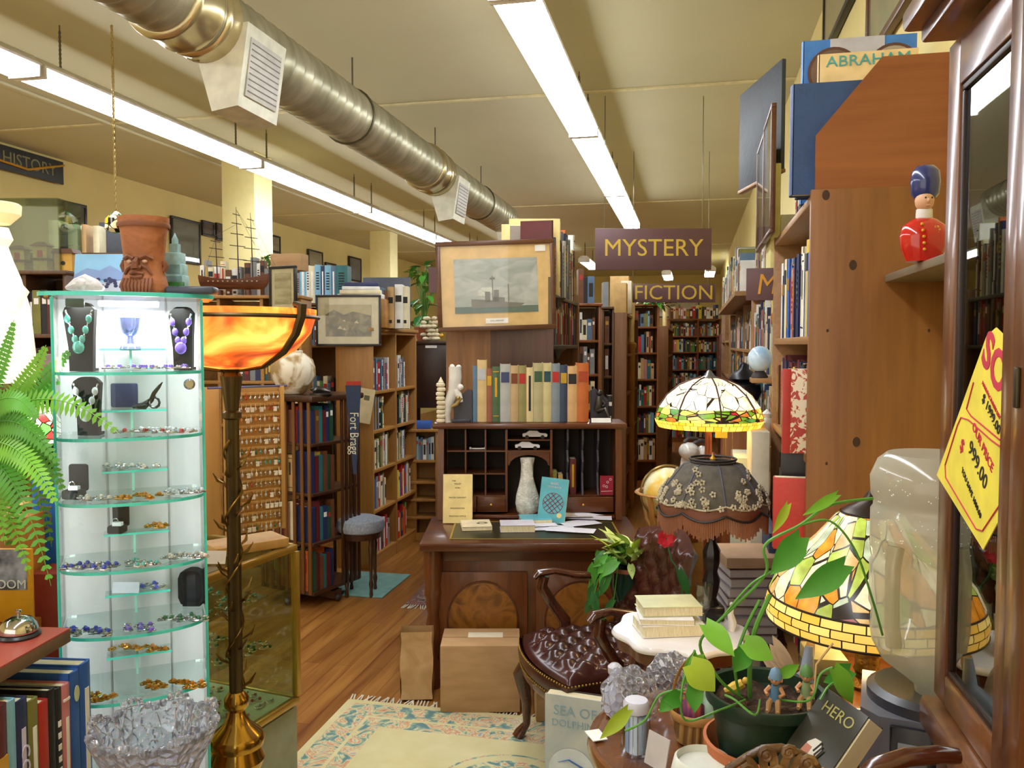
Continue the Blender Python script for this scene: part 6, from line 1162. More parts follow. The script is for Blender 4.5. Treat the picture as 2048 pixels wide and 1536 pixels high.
# hanging lantern
q = A(232, 445, 5.0); t = thing('hanging_lantern', 'small stained glass lantern hanging on a long chain before the wall', 'lantern', q, 0); MB().lathe([(.03, -.06), (.065, -.04), (.06, .02), (.02, .06), (0, .07)], 12).out('glass_body', ramped('lantern glass', [(0, '#e8e0c0'), (.4, '#d8b830'), (.6, '#3a8a4a'), (.8, '#e0d0a0')], 'cells', 22, rough=.2, lead=.05, emit=.25), t); chain((0, 0, .07), ZC - q.z, 60, .010, M('pale brass chain', '#b09a5c', .4, .5), 'hanging_chain', t)
# wall signs and pictures on the left wall
def onwall(px, py): return AX(px, py, XL + .03)
a = onwall(-160, 292); b = onwall(121, 369); 
t = thing('hanging_sign', 'long dark sign with pale outlined lettering on the yellow side wall', 'sign', (XL + .06, (a.y + b.y) / 2, (onwall(60, 305).z + onwall(60, 357).z) / 2), pi / 2); hs = onwall(119, 324).z - onwall(119, 369).z
MB().box((0, 0, 0), (b.y - a.y, .02, hs), .003).out('board', M('dark slate sign', '#2e3438', .5), t); txt('MILITARY HISTORY', hs * .72, M('worn yellow letters', '#8a8458', .5), t, ((b.y - a.y) * .5 - .1, -.012, 0), sx=1.0, align='RIGHT'); MB().tube([(-.4, -.02, -.02), (.3, -.03, -.06), ((b.y - a.y) / 2, -.02, .08)], .012, 6).out('gold_garland', M('gold paint', '#d9a63c', .3, .4), t)
for px0, px1, y0, y1, lb, pm in ((130, 172, 402, 460, 'black framed dark landscape on the yellow wall below long sign', '#4a4c38'), (342, 400, 432, 520, 'tall brown framed print on the wall behind the model building', '#6a6c5c'), (404, 428, 440, 470, 'tiny dark framed picture on the wall above the ship', '#4a3c34'), (432, 446, 445, 480, 'narrow dark framed picture on the wall beside the pillar', '#4a3c34'), (594, 610, 508, 545, 'small black framed print beyond the pillar, first of three', '#9a9474'), (616, 645, 498, 535, 'larger black framed print beyond the pillar, middle of three', '#a8a484'), (651, 672, 524, 550, 'low black framed print beyond the pillar, last of three', '#a8a484'), (698, 722, 512, 560, 'grey striped print hanging above the blue books', '#7a7e7c'), (527, 560, 465, 500, 'pale framed certificate on the wall behind the flower spray', '#9a9474')):
    a = onwall(px0, (y0 + y1) / 2); b = onwall(px1, (y0 + y1) / 2); h_ = onwall((px0 + px1) / 2, y0).z - onwall((px0 + px1) / 2, y1).z
    frame('wall_picture', lb, 'picture', (XL + .03, (a.y + b.y) / 2, (onwall(px0, y0).z + onwall(px0, y1).z) / 2), pi / 2, b.y - a.y, h_, BLKF, M('wall print ' + pm, pm, .6, var=.3, scale=4), None, .03, depth=.03)
# ================================================================ right: glass door cabinet
CABW = wood('cabinet mahogany', '#4a2812', '#7c4a22', 2, 7, .28, coat=.4); xC = .45
yF = AX(1884, 690, xC).y; yN = AX(2045, 690, xC).y - .10; yg0 = AX(1906, 690, xC).y; yg1 = AX(2004, 690, xC - .02).y
zc1 = AX(1884, 112, xC).z; zc0 = AX(1882, 1405, xC).z; zg1 = AX(1908, 180, xC).z; zg0 = AX(1885, 1345, xC).z
t = cab = thing('glass_door_cabinet', 'tall dark mahogany cabinet with glass door, yellow sale tag hung on it', 'cabinet', (xC, yN, 0)); LY = yF - yN; DX_ = XR - xC - .006
def cb(y0, y1, z0, z1, n, x0=0, x1=.022, m=CABW, bev=.003): return MB().box(((x0 + x1) / 2, (y0 + y1) / 2, (z0 + z1) / 2), (x1 - x0, y1 - y0, z1 - z0), bev).out(n, m, t)
cb(yg0 - yN, LY, zc0, zc1, 'door_stile'); cb(yg1 - yN - .055, yg1 - yN, zc0, zc1, 'door_stile', -.02); cb(yg1 - yN + .0, yg0 - yN, zg1, zc1, 'door_rail'); cb(yg1 - yN, yg0 - yN, zc0, zg0, 'door_rail')
cb(0, yg1 - yN - .057, zc0 - .05, zc1, 'cabinet_stile', -.026, .022)
for z0, z1 in ((zg1 - .012, zg1), (zg0, zg0 + .012)): cb(yg1 - yN, yg0 - yN, z0, z1, 'glazing_bead', .004, .02, M('dark bead', '#24120a', .4))
for y0, y1 in ((yg0 - yN - .012, yg0 - yN), (yg1 - yN, yg1 - yN + .012)): cb(y0, y1, zg0 + .012, zg1 - .012, 'glazing_bead', .004, .02, M('dark bead', '#24120a', .4))
cb(yg1 - yN, yg0 - yN, zg0, zg1, 'glass_pane', .010, .013, glass('cabinet glass', '#c9d0b8', refl=.16, rough=.01), 0)
cb(0, LY, zc0 - .05, zc1 - .02, 'side_panel', DX_ - .02, DX_, CABW); cb(LY - .02, LY, zc0, zc1, 'side_panel', .023, DX_ - .021); cb(0, .02, zc0, zc1, 'side_panel', .023, DX_ - .021)
for z in (zc0, zc0 + .4, zc0 + .8, zc1 - .02): cb(.022, LY - .022, z, z + .016, 'inner_shelf', .03, DX_ - .022)
mb = MB(); mb.box((DX_ / 2 - .02, LY / 2, zc1 + .03), (DX_ + .05, LY + .03, .03), .006); mb.out('cornice', CABW, t); MB().box((DX_ / 2 - .03, LY / 2, zc1 + .06), (DX_ + .09, LY + .06, .04), .01).out('cornice_top', CABW, t)
MB().box((DX_ / 2 - .01, LY / 2 - .01, zc0 - .035), (DX_ + .03, LY + .03, .06), .012).out('waist_moulding', CABW, t); MB().box((DX_ / 2, LY / 2 - .02, (zc0 - .07) / 2), (DX_ + .0, LY - .01, zc0 - .075), .004).out('lower_body', CABW, t)
hg = AX(2033, 775, xC - .029); MB().box((-.029, hg.y - yN, hg.z), (.006, .012, .055), .002).out('brass_hinge', M('dark brass hinge', '#4a4230', .4, .7), t)
# sale tag (a kite of yellow card) against the door
TAGY = M('yellow tag card', '#ecdc4e', .5); TAGR = M('crimson tag print', '#c4304a', .5)
tx = xC - .012
def tp(px, py): q = AX(px, py, tx); return V((tx, q.y, q.z))
K = [tp(1994, 655), tp(1975, 672), tp(1875, 950), tp(1968, 1100), tp(2030, 985), tp(2030, 690)]
t = thing('sale_tag', 'large yellow tilted price tag with red lettering on the cabinet door', 'tag', (tx, K[2].y, K[2].z)); o0 = t.location
mb = MB(); A1 = [mb.v(k - o0) for k in K]; B1 = [mb.v(k - o0 + V((-.0015, 0, 0))) for k in K]; mb.f(A1); mb.f(B1[::-1])
for i in range(6): mb.f([A1[i], B1[i], B1[(i + 1) % 6], A1[(i + 1) % 6]])
mb.out('card', TAGY, t)
def tl(pts, r=.0012, n='printed_border'): MB().tube([tp(*p) - o0 + V((-.0022, 0, 0)) for p in pts], r, 5).out(n, TAGR, t)
tl([(2006, 895), (1985, 880), (1940, 840), (1925, 835), (1918, 850), (1893, 930), (1894, 955), (1955, 1058), (1968, 1062), (2004, 1008)]); tl([(2003, 880), (1945, 832), (1936, 818), (1950, 765)])
tr = (pi / 2, radians(0), -pi / 2)
def tt(s, px, py, size, m=TAGR, rot=-32): 
    p = tp(px, py) - o0; o = txt(s, size, m, t, (p.x - .0022, p.y, p.z), (0, 0, 0), ext=.0005, bold=.0022 if s == 'SOLD' else 0); o.rotation_euler = (Matrix.Rotation(-pi / 2, 3, 'Z') @ Matrix.Rotation(radians(rot) * -1, 3, 'Y') @ Matrix.Rotation(pi / 2, 3, 'X')).to_euler(); return o
tt('SOLD', 2012, 768, .082); tt('OUR PRICE', 1968, 893, .022); tt('$', 1927, 892, .034); tt('999.00', 1958, 930, .036, INK); tt('$ 1999.00', 1985, 828, .022, INK); tt('MANUFACTURERS LIST', 1985, 800, .009)
tt('YOU SAVE 1000.00', 1945, 985, .014, INK)
# ================================================================ water bottle on dispenser
JG = glass('bottle plastic', '#dfe3dc', refl=.09, rough=.12, opac=.40, oc='#f4f2e2'); 
dJ = 1.68; q = G(1868, 1.1, dJ); zJ0 = A(1800, 1402, dJ - .08).z; zJ1 = A(1800, 908, dJ).z; rJ = .125
xj, yj = q.x, q.y
t = thing('water_bottle', 'large upturned clear plastic water bottle with moulded handle on the dispenser', 'bottle', (xj, yj, zJ0), YAW)
hJ = zJ1 - zJ0
pr = [(.03, -.03), (.035, .0), (.06, .02), (.10, .05), (.118, .085), (rJ - .003, .11), (rJ - .006, .15), (rJ, .165), (rJ, .25), (rJ - .006, .26), (rJ - .006, .275), (rJ, .285), (rJ, hJ - .12), (rJ - .005, hJ - .112), (rJ - .005, hJ - .095), (rJ, hJ - .088), (rJ + .002, hJ - .05), (rJ - .012, hJ - .015), (rJ - .03, hJ), (0, hJ - .006)]
def dent(a, j): 
    z = pr[j][1]; k = max(0, 1 - abs(((a - radians(205) + pi) % (2 * pi)) - pi) / .5) * max(0, 1 - ((z - .20) / .10) ** 4); return 1 - .38 * min(1, k * 1.8)
pr2 = []; 
for i in range(len(pr) - 1):
    m_ = max(1, int((pr[i + 1][1] - pr[i][1]) / .02)); pr2 += [(pr[i][0] + (pr[i + 1][0] - pr[i][0]) * u / m_, pr[i][1] + (pr[i + 1][1] - pr[i][1]) * u / m_) for u in range(m_)]
pr2.append(pr[-1]); pr = pr2
MB().lathe(pr, 56, fn=dent, cap=False).out('bottle_shell', JG, t)
ax_ = radians(205); MB().tube([(r * cos(ax_), r * sin(ax_), z) for r, z in ((.115, .10), (.122, .14), (.123, .2), (.122, .26), (.115, .30))], [.016, .015, .014, .015, .016], 12).out('handle', glass('bottle handle plastic', '#e6e2d0', refl=.1, rough=.15, opac=.4, oc='#e6dcc0'), t)
mb = MB(); rn = random.Random(31)
for k in range(90): a = rn.uniform(pi, 2 * pi - .2); z = rn.uniform(.28, hJ - .03); mb.ball(((rJ + .0005) * cos(a), (rJ + .0005) * sin(a), z), .0016, 5)
mb.out('water_droplet', M('water droplet', '#eef0e6', .1), t)['kind'] = 'stuff'
t = thing('water_dispenser', 'grey and black water dispenser standing under the upturned bottle', 'dispenser', (xj, yj, 0), YAW - radians(24))
GRP = M('grey dispenser plastic', '#6c6c74', .45); BKP = M('black dispenser front', '#18191c', .25)
zd = zJ0 - .004
mb = MB(); mb.prism([(-.135, .12), (-.135, -.09), (-.10, -.125), (.12, -.125), (.12, .12)], 0, zd - .03, 'xy'); mb.out('body', GRP, t)
MB().lathe([(.125, zd - .03), (.125, zd - .01), (.11, zd + .0), (.045, zd - .012)], 32).out('collar', M('dark grey collar', '#34343a', .3), t)
MB().box((-.015, -.132, zd - .20), (.13, .012, .32), .004).out('front_panel', BKP, t)
bd = MB().box((-.04, -.1395, zd - .10), (.052, .003, .06), .001).out('badge_plate', M('badge silver', '#8a8e94', .4, .4), t); MB().at((-.04, -.1415, zd - .095), (pi / 2, 0, 0)).lathe([(.012, 0), (.012, .001)], 20, sq=(1.3, .8)).out('badge_emblem', BKP, bd)
# ================================================================ Tiffany style lamps
def tiff(name, uvscale, cols, emit, lead=.05, sc=1):
    if name in _M: return _M[name]
    m, nt, b, ln = newm(name); tc = nt.nodes.new('ShaderNodeTexCoord'); mp = nt.nodes.new('ShaderNodeMapping'); mp.inputs['Scale'].default_value = uvscale; ln(tc.outputs['UV'], mp.inputs[0])
    v1 = nd(nt, 'ShaderNodeTexVoronoi', Scale=sc, Randomness=.85); v2 = nd(nt, 'ShaderNodeTexVoronoi', Scale=sc, Randomness=.85, feature='DISTANCE_TO_EDGE'); ln(mp.outputs[0], v1.inputs['Vector']); ln(mp.outputs[0], v2.inputs['Vector'])
    s1 = nt.nodes.new('ShaderNodeSeparateColor'); ln(v1.outputs['Color'], s1.inputs[0]); r = ramp(nt, cols, s1.outputs[0]); r.color_ramp.interpolation = 'CONSTANT'
    no = nd(nt, 'ShaderNodeTexNoise', Scale=30.0); ln(tc.outputs['Object'], no.inputs['Vector']); r2 = ramp(nt, [(.3, '#b8b0a0'), (.7, '#ffffff')], no.outputs[0]); mm = nd(nt, 'ShaderNodeMix', data_type='RGBA', blend_type='MULTIPLY'); mm.inputs[0].default_value = .8; ln(r.outputs[0], mm.inputs[6]); ln(r2.outputs[0], mm.inputs[7])
    g = nd(nt, 'ShaderNodeMath', operation='GREATER_THAN'); g.inputs[1].default_value = lead; ln(v2.outputs[0], g.inputs[0]); mk = nd(nt, 'ShaderNodeMix', data_type='RGBA'); mk.inputs[6].default_value = lin('#20160c'); ln(g.outputs[0], mk.inputs[0]); ln(mm.outputs[2], mk.inputs[7])
    ln(mk.outputs[2], b.inputs['Base Color']); ln(mk.outputs[2], b.inputs['Emission Color']); b.inputs['Emission Strength'].default_value = emit; b.inputs['Roughness'].default_value = .25; _M[name] = m; return m
def brick(name, c1, c2, emit, bw, rh, mapsc):
    m, nt, b, ln = newm(name); tc = nt.nodes.new('ShaderNodeTexCoord'); mp = nt.nodes.new('ShaderNodeMapping'); mp.inputs['Scale'].default_value = mapsc; ln(tc.outputs['UV'], mp.inputs[0])
    br = nd(nt, 'ShaderNodeTexBrick', Scale=1.0); br.inputs['Brick Width'].default_value = bw; br.inputs['Row Height'].default_value = rh; br.inputs['Mortar Size'].default_value = .035; br.inputs['Color1'].default_value = lin(c1); br.inputs['Color2'].default_value = lin(c2); br.inputs['Mortar'].default_value = lin('#1a1208'); ln(mp.outputs[0], br.inputs[0])
    ln(br.outputs[0], b.inputs['Base Color']); ln(br.outputs[0], b.inputs['Emission Color']); b.inputs['Emission Strength'].default_value = emit; b.inputs['Roughness'].default_value = .25; return m
LEAD = M('lead came', '#20160c', .4, .6)
# lamp with tulip pattern and brick border, behind the bottle
dL2 = 2.10; q = G(1738, 1.05, dL2); zr2 = A(1738, 1214, dL2).z; zt_ = A(1748, 1024, dL2).z; R2 = 203 / F * dL2 * .99; TT = .77
t = thing('stained_glass_lamp', 'large lit stained glass table lamp with amber brick pattern border', 'lamp', (q.x, q.y, TT + .001), 0); z_ = lambda z: z - TT
sh2 = MB().lathe([(R2 * .965, z_(zr2) + .028), (R2 * .88, z_(zr2) + .075), (R2 * .72, z_(zr2) + .125), (R2 * .52, z_(zr2) + .175), (R2 * .33, z_(zt_) - .012), (R2 * .27, z_(zt_) - .002)], 64, cap=False).out('glass_shade', tiff('tulip glass', (30, 4.0, 1), [(0, '#f8e8b8'), (.18, '#d8b070'), (.34, '#a8bc4c'), (.5, '#efe2bc'), (.62, '#e89428'), (.74, '#b8c4a8'), (.86, '#86a438'), (.95, '#9c5a5c')], .55, .024), t)
mb = MB(); mb.lathe([(R2 * .985, z_(zr2) - .036), (R2, z_(zr2) - .005), (R2 * .968, z_(zr2) + .027)], 64, cap=False); mb.out('brick_border', brick('amber bricks', '#e0a83c', '#f2d27a', .62, 1.0, .5, (30, 1.5, 1)), t)
for r, z in ((R2 * .987, z_(zr2) - .036), (R2 * .966, z_(zr2) + .028), (R2 * .28, z_(zt_) - .002)): MB().tube([(r * cos(a), r * sin(a), z) for a in [j * pi / 32 for j in range(64)]], .003, 6, True).out('lead_ring', LEAD, t)
MB().lathe([(R2 * .28, z_(zt_)), (R2 * .22, z_(zt_) + .012), (.02, z_(zt_) + .03), (.012, z_(zt_) + .045), (0, z_(zt_) + .06)], 24).out('shade_cap', M('dark lamp cap', '#3a3028', .35, .6), t)
zb3 = z_(A(1735, 1262, dL2).z)
MB().lathe([(.055, 0), (.058, .008), (.03, .02), (.028, .03), (.034, .04), (.030, .05), (.030, .09), (.036, zb3 - .06), (.038, zb3 - .03), (.028, zb3 - .005), (.022, zb3), (.028, zb3 + .012), (.012, zb3 + .02), (.01, z_(zt_))], 24, fn=lambda a, j: 1 + (.09 * cos(4 * a + j * .4) if 5 < j < 9 else 0)).out('brass_base', ramped('ornate brass', [(.3, '#5f4a22'), (.6, '#a8844a'), (.8, '#c8a868')], 'noise', 30, rough=.3, metal=.8, bump=.6), t)
PLt = []
def bulb(loc, e, col=(1, .72, .38), r=.03):
    l = bpy.data.lights.new('lamp_bulb', 'POINT'); l.energy = e; l.color = col; l.shadow_soft_size = r; o = bpy.data.objects.new('lamp_bulb', l); COL.objects.link(o); o.location = loc; return o
bulb((q.x, q.y, zr2 + .02), 4.5)
# domed lamp with jewelled border, further back
dL1 = 3.55; q = G(1418, 0, dL1); zr1 = A(1418, 838, dL1).z; zt1 = A(1418, 756, dL1).z; R1 = 107 / F * dL1
t = thing('stained_glass_lamp', 'lit cream domed stained glass lamp with jewelled fruit border above fringed lamp', 'lamp', (q.x, q.y, 0), 0)
H1 = zt1 - zr1
MB().lathe([(R1 * 1.0, zr1), (R1 * .985, zr1 + H1 * .12), (R1 * .93, zr1 + H1 * .30)], 64, cap=False).out('fruit_border', tiff('fruit border glass', (26, 3, 1), [(0, '#f0c878'), (.25, '#6f9a2c'), (.45, '#d8742c'), (.6, '#e8dc60'), (.75, '#b8282c'), (.85, '#4f8a3c')], 1.0, .05), t)
MB().lathe([(R1 * .93, zr1 + H1 * .30), (R1 * .78, zr1 + H1 * .58), (R1 * .55, zr1 + H1 * .82), (R1 * .3, zr1 + H1 * .96), (R1 * .16, zt1)], 64, cap=False).out('glass_shade', tiff('cream dome glass', (20, 3.2, 1), [(0, '#fff8d8'), (.5, '#fff0c0'), (.75, '#f2dca0'), (.9, '#dcd48c')], 1.15, .02), t)
mb = MB()
for k in range(8): a = k * pi / 4 + .2; mb.tube([(r * R1 * cos(a), r * R1 * sin(a), zr1 + H1 * h) for r, h in ((1.005, .03), (.935, .32), (.785, .6), (.555, .84), (.3, .98), (.16, 1.02))], .0035, 5)
mb.out('lead_rib', M('brown lead rib', '#4a2414', .4), t)
MB().lathe([(R1 * .93, zr1 - .034), (R1 * .985, zr1 - .012), (R1, zr1)], 64, cap=False).out('amber_skirt', brick('amber skirt', '#f09a1c', '#ffc850', 1.3, 1.0, 1.0, (44, 2, 1)), t)
MB().lathe([(.02, zt1 - .002), (R1 * .17, zt1), (.02, zt1 + .012), (.01, zt1 + .03), (0, zt1 + .035)], 16).out('finial', M('pewter finial', '#8a8c88', .3, .8), t)
MB().lathe([(.14, 0), (.14, .02), (.05, .04), (.02, .08), (.016, zr1 - .3), (.022, zr1 - .28), (.016, zr1 - .2), (.014, zr1), (.01, zt1)], 16).out('lamp_pole', M('copper red pole', '#8a4a30', .3, .5), t)
for k, (x, y) in enumerate(((.07, -.03), (.10, .02))): MB().tube([(x, y, zr1 - .01), (x, y, zr1 - .17)], .0018, 5).out('pull_chain', BRS2, t); MB().ball((x, y, zr1 - .175), .006, 8).out('pull_bead', BRS2, t)
MB().box((.05, -.10, zr1 - .055), (.05, .001, .03)).out('price_tag', TAGY, t)
bulb((q.x, q.y, zr1 + .03), 4.0)
# fringed lamp
dL3 = 2.72; q = G(1425, 1.2, dL3); zA = A(1425, 925, dL3).z; zB3 = A(1425, 1038, dL3 - .15).z; R3 = 106 / F * dL3; TM = .735
t = thing('fringed_lamp', 'unlit grey lace covered lampshade with brown scalloped fringe on black stem', 'lamp', (q.x, q.y, TM + .001), YAW); z_ = lambda z: z - TM
SHG = ramped('grey gauze', [(.3, '#4c4740'), (.7, '#625c50')], 'noise', 40, rough=.9); LACE = M('cream lace', '#b8ae94', .9, var=.3, scale=70); BRF = ramped('brown satin', [(.3, '#6e4230'), (.7, '#8a5640')], 'noise', 6, rough=.5, mapsc=(1, 1, 5))
pa = lambda a: 1 + .025 * abs(sin(4 * a))
sc_l = lambda a: abs(sin(4 * a))
z0, z1 = z_(zB3), z_(zA)
prof = [(R3, z0 + .025), (R3 * .97, z0 + .055), (R3 * .78, z0 + .10), (R3 * .55, z0 + .15), (R3 * .40, z1)]
MB().lathe(prof, 64, cap=False, fn=lambda a, j: 1 - .03 * abs(cos(4 * a)) * 0 + .02 * sc_l(a)).out('gauze_shade', SHG, t)
def rad(z): 
    for (r0, a0), (r1, a1) in zip(prof, prof[1:]):
        if a0 <= z <= a1: return r0 + (r1 - r0) * (z - a0) / (a1 - a0)
    return R3
mb = MB(); rn = random.Random(44)
for k in range(150):
    a = rn.uniform(0, 2 * pi); u = rn.random() ** 1.6; peak = .15 + .75 * abs(cos(2 * a + 1.5)); z = z0 + .035 + u * peak * (z1 - z0 - .03)
    if z > z1 - .01: continue
    r = rad(z) * 1.025 + .002; c_ = V((r * cos(a), r * sin(a), z)); n_ = V((cos(a), sin(a), .5)).normalized(); s_t = n_.cross(V((0, 0, 1))).normalized(); u_t = n_.cross(s_t)
    for j in range(5): b_ = c_ + s_t * .007 * cos(j * 1.257) + u_t * .007 * sin(j * 1.257); mb.ball(b_, .0048, 5)
mb.out('lace', LACE, t)
mb = MB()
for k in range(8): a = k * pi / 4; mb.tube([(r * 1.01 * cos(a), r * 1.01 * sin(a), z) for r, z in prof], .0028, 5)
mb.out('shade_seam', M('blue grey piping', '#4c5060', .6), t)
def wav(zc, amp, rr, r, nm, m):
    MB().tube([((rr + .004) * (1 + .02 * sc_l(a)) * cos(a), (rr + .004) * (1 + .02 * sc_l(a)) * sin(a), zc - amp * sc_l(a)) for a in [j * pi / 48 for j in range(96)]], r, 6, True).out(nm, m, t)
wav(z0 + .042, .014, R3 * .985, .003, 'pale_braid', LACE); wav(z0 + .012, .02, R3, .004, 'dark_braid', M('dark braid', '#241c1a', .5))
MB().grid(lambda u, v: ((R3 * 1.0) * (1 + .02 * sc_l(u * 2 * pi)) * cos(u * 2 * pi), R3 * (1 + .02 * sc_l(u * 2 * pi)) * sin(u * 2 * pi), z0 + .04 - v * .03 - .018 * sc_l(u * 2 * pi)), 96, 3).out('satin_band', BRF, t)
mb = MB(); N = 200
for k in range(N):
    a = 2 * pi * k / N; r = R3 * (1 + .02 * sc_l(a)); z = z0 + .010 - .02 * sc_l(a); l = .055 + .006 * sin(k * 2.3) - .012 * (1 - sc_l(a)); mb.tube([(r * cos(a), r * sin(a), z), (r * .995 * cos(a + .004), r * .995 * sin(a + .004), z - l)], .0028, 4)
mb.out('fringe', M('brown fringe', '#9a6446', .8), t)
mb = MB(); 
for r, z in ((R3 * .41, z1 + .002), (R3 * .43, z1 + .012)): mb.tube([(r * cos(a), r * sin(a), z) for a in [j * pi / 16 for j in range(32)]], .004, 6, True)
mb.tube([(-R3 * .4, 0, z1), (R3 * .4, 0, z1)], .003, 5); mb.out('top_ring', M('dark braid', '#241c1a', .5), t); MB().lathe([(.006, z1), (.010, z1 + .012), (.004, z1 + .02), (0, z1 + .03)], 12).out('finial', GLD, t)
MB().box((0, 0, .025), (.075, .075, .05), .006).out('square_base', M('black lamp base', '#17151a', .25), t); MB().lathe([(.03, .05), (.018, .07), (.026, .10), (.03, .13), (.02, .16), (.028, .19), (.03, .23), (.014, .26), (.008, z1)], 8).out('stem', M('black lamp base', '#17151a', .25), t)
# ================================================================ marble topped table with books, glass
q = G(1362, 1.0, 2.62); TR = .205
t = mt = thing('marble_table', 'small scalloped white marble topped table with dark carved legs', 'table', (q.x, q.y, 0), YAW)
scal = lambda a, j: 1 + .05 * cos(8 * a)
MAR = ramped('white marble', [(.3, '#d8d6d4'), (.6, '#f2f2f6')], 'noise', 3, rough=.12, dist=1.4)
MB().lathe([(TR, TM - .022), (TR + .006, TM - .014), (TR + .006, TM - .008), (TR, TM)], 96, fn=scal).out('marble_top', MAR, t)
MB().lathe([(TR - .03, TM - .07), (TR - .012, TM - .06), (TR - .008, TM - .024)], 96, fn=scal).out('apron', MAH, t)
for k in range(4):
    a = pi / 4 + k * pi / 2; MB().tube([((TR - .04) * cos(a) * r, (TR - .04) * sin(a) * r, z) for r, z in ((1, TM - .07), (1.1, TM - .16), (.8, .35), (.75, .2), (1.05, .06), (1.2, .012))], [.018, .02, .013, .012, .016, .02], 8).out('leg', MAH, t)
def flatb(lab, px, py, w_, d_, th, rz, m, z, nm='hardback_book'): return flat(nm, lab, 'book', px, py, w_, d_, th, rz, m, z)
M1 = M('ivory white cover', '#e4dfd0', .4); M2 = M('green cream cover', '#c9cc9a', .4)
b1 = flatb('thick white paged book lying lowest on the marble table', 1335, 1248, .20, .14, .035, YAW + .12, M1, TM + .002)
b2 = flatb('white paperback with price sticker lying on the thick white book', 1325, 1228, .17, .12, .018, YAW - .05, M('white glossy cover', '#eeeef2', .25), TM + .038); b2.location = (b1.location.x - .01, b1.location.y - .01, TM + .038); 
b3 = flatb('cream and green covered book topmost of the marble table pile', 1330, 1195, .19, .13, .03, YAW + .06, M2, TM + .057); b3.location = (b1.location.x - .0, b1.location.y + .025, TM + .0575)
DG = glass('drinking glass', '#eef2ee', refl=.12); q2 = AZ(1392, 1222, TM); t = thing('drinking_glass', 'small stemmed glass holding water by the lamp base on marble table', 'glass', (b1.location.x + .115, b1.location.y + .09, TM + .001), YAW); MB().lathe([(.025, 0), (.005, .006), (.005, .03), (.02, .05), (.027, .10), (.029, .13), (.027, .13), (.02, .055), (0, .045)], 20, cap=False).out('bowl', DG, t)
SV = M('white porcelain', '#dedcd6', .22)
t = thing('small_figurine', 'small white bird figurine beside the black lamp base', 'figurine', (b1.location.x + .20, b1.location.y + .03, TM + .001), YAW); mb = MB(); mb.tube([(0, 0, .0), (.004, 0, .03), (-.004, 0, .06), (.004, 0, .085)], [.010, .014, .010, .005], 8); mb.ball((0, -.003, .088), .008, 8); mb.out('body', SV, t)
# ================================================================ tufted leather armchair
LEA = ramped('oxblood leather', [(.3, '#2a120e'), (.7, '#4a211a')], 'noise', 5, rough=.22, bump=.05); NAIL = M('brass nail', '#a8883a', .3, .8); CHW = wood('polished mahogany', '#2c120a', '#5a2a16', 0, 9, .15, coat=.6)
q = AZ(1182, 1300, .44); rc_ = YAW - pi / 2 + radians(18)       # chair faces our left: local -y -> world left
t = ch = thing('leather_armchair', 'oxblood tufted leather armchair with carved wooden arms facing the desk side', 'chair', (q.x + .045, q.y + .02, 0), rc_)
SW, SD = .52, .50
def seat(u, v):
    x = (u - .5) * SW; y = (v - .5) * SD; fr_ = 1 - .12 * v; x *= fr_
    y2 = y - (.05 * (1 - (2 * u - 1) ** 2) if v < .5 else 0) * (1 - 2 * v if v < .5 else 0)
    e = min(u, 1 - u, v, 1 - v); dome = .045 * min(1, e / .16) ** .5
    a_ = (u + v) * 5 * pi; b_ = (u - v) * 5 * pi; tuft = .020 * (abs(sin(a_)) * abs(sin(b_))) ** .6 if e > .05 else 0
    return (x, y2, .425 + dome + tuft * min(1, e / .1))
MB().grid(seat, 60, 60).out('tufted_seat', LEA, t)
def seatring(z0, z1, off, nm, m):
    us = [(k / 16, 0) for k in range(16)] + [(1, k / 16) for k in range(16)] + [(1 - k / 16, 1) for k in range(16)] + [(0, 1 - k / 16) for k in range(16)]
    mb = MB(); Rr = []
    for u, v in us: p = seat(u, v); l = V((p[0], p[1], 0)).normalized() * off; Rr.append((mb.v((p[0] + l.x, p[1] + l.y, z0)), mb.v((p[0] + l.x * 1.6, p[1] + l.y * 1.6, (z0 + z1) / 2)), mb.v((p[0] + l.x, p[1] + l.y, z1))))
    n = len(Rr)
    for i in range(n):
        for k in range(2): mb.f([Rr[i][k], Rr[(i + 1) % n][k], Rr[(i + 1) % n][k + 1], Rr[i][k + 1]], True)
    mb.f([r[0] for r in Rr][::-1]); return mb.out(nm, m, t)
seatring(.365, .43, .012, 'leather_band', LEA); seatring(.33, .365, .006, 'seat_rail', CHW)
mb = MB()
for zz_ in (.425, .37):
    for k in range(110):
        s_u = k / 110 * 3; u, v = (s_u, 0) if s_u < 1 else (1, s_u - 1) if s_u < 2 else (0, s_u - 2); p = seat(u, v); l = V((p[0], p[1], 0)).normalized() * .016; mb.ball((p[0] + l.x, p[1] + l.y, zz_), .0042, 5)
mb.out('nail_stud', NAIL, t)
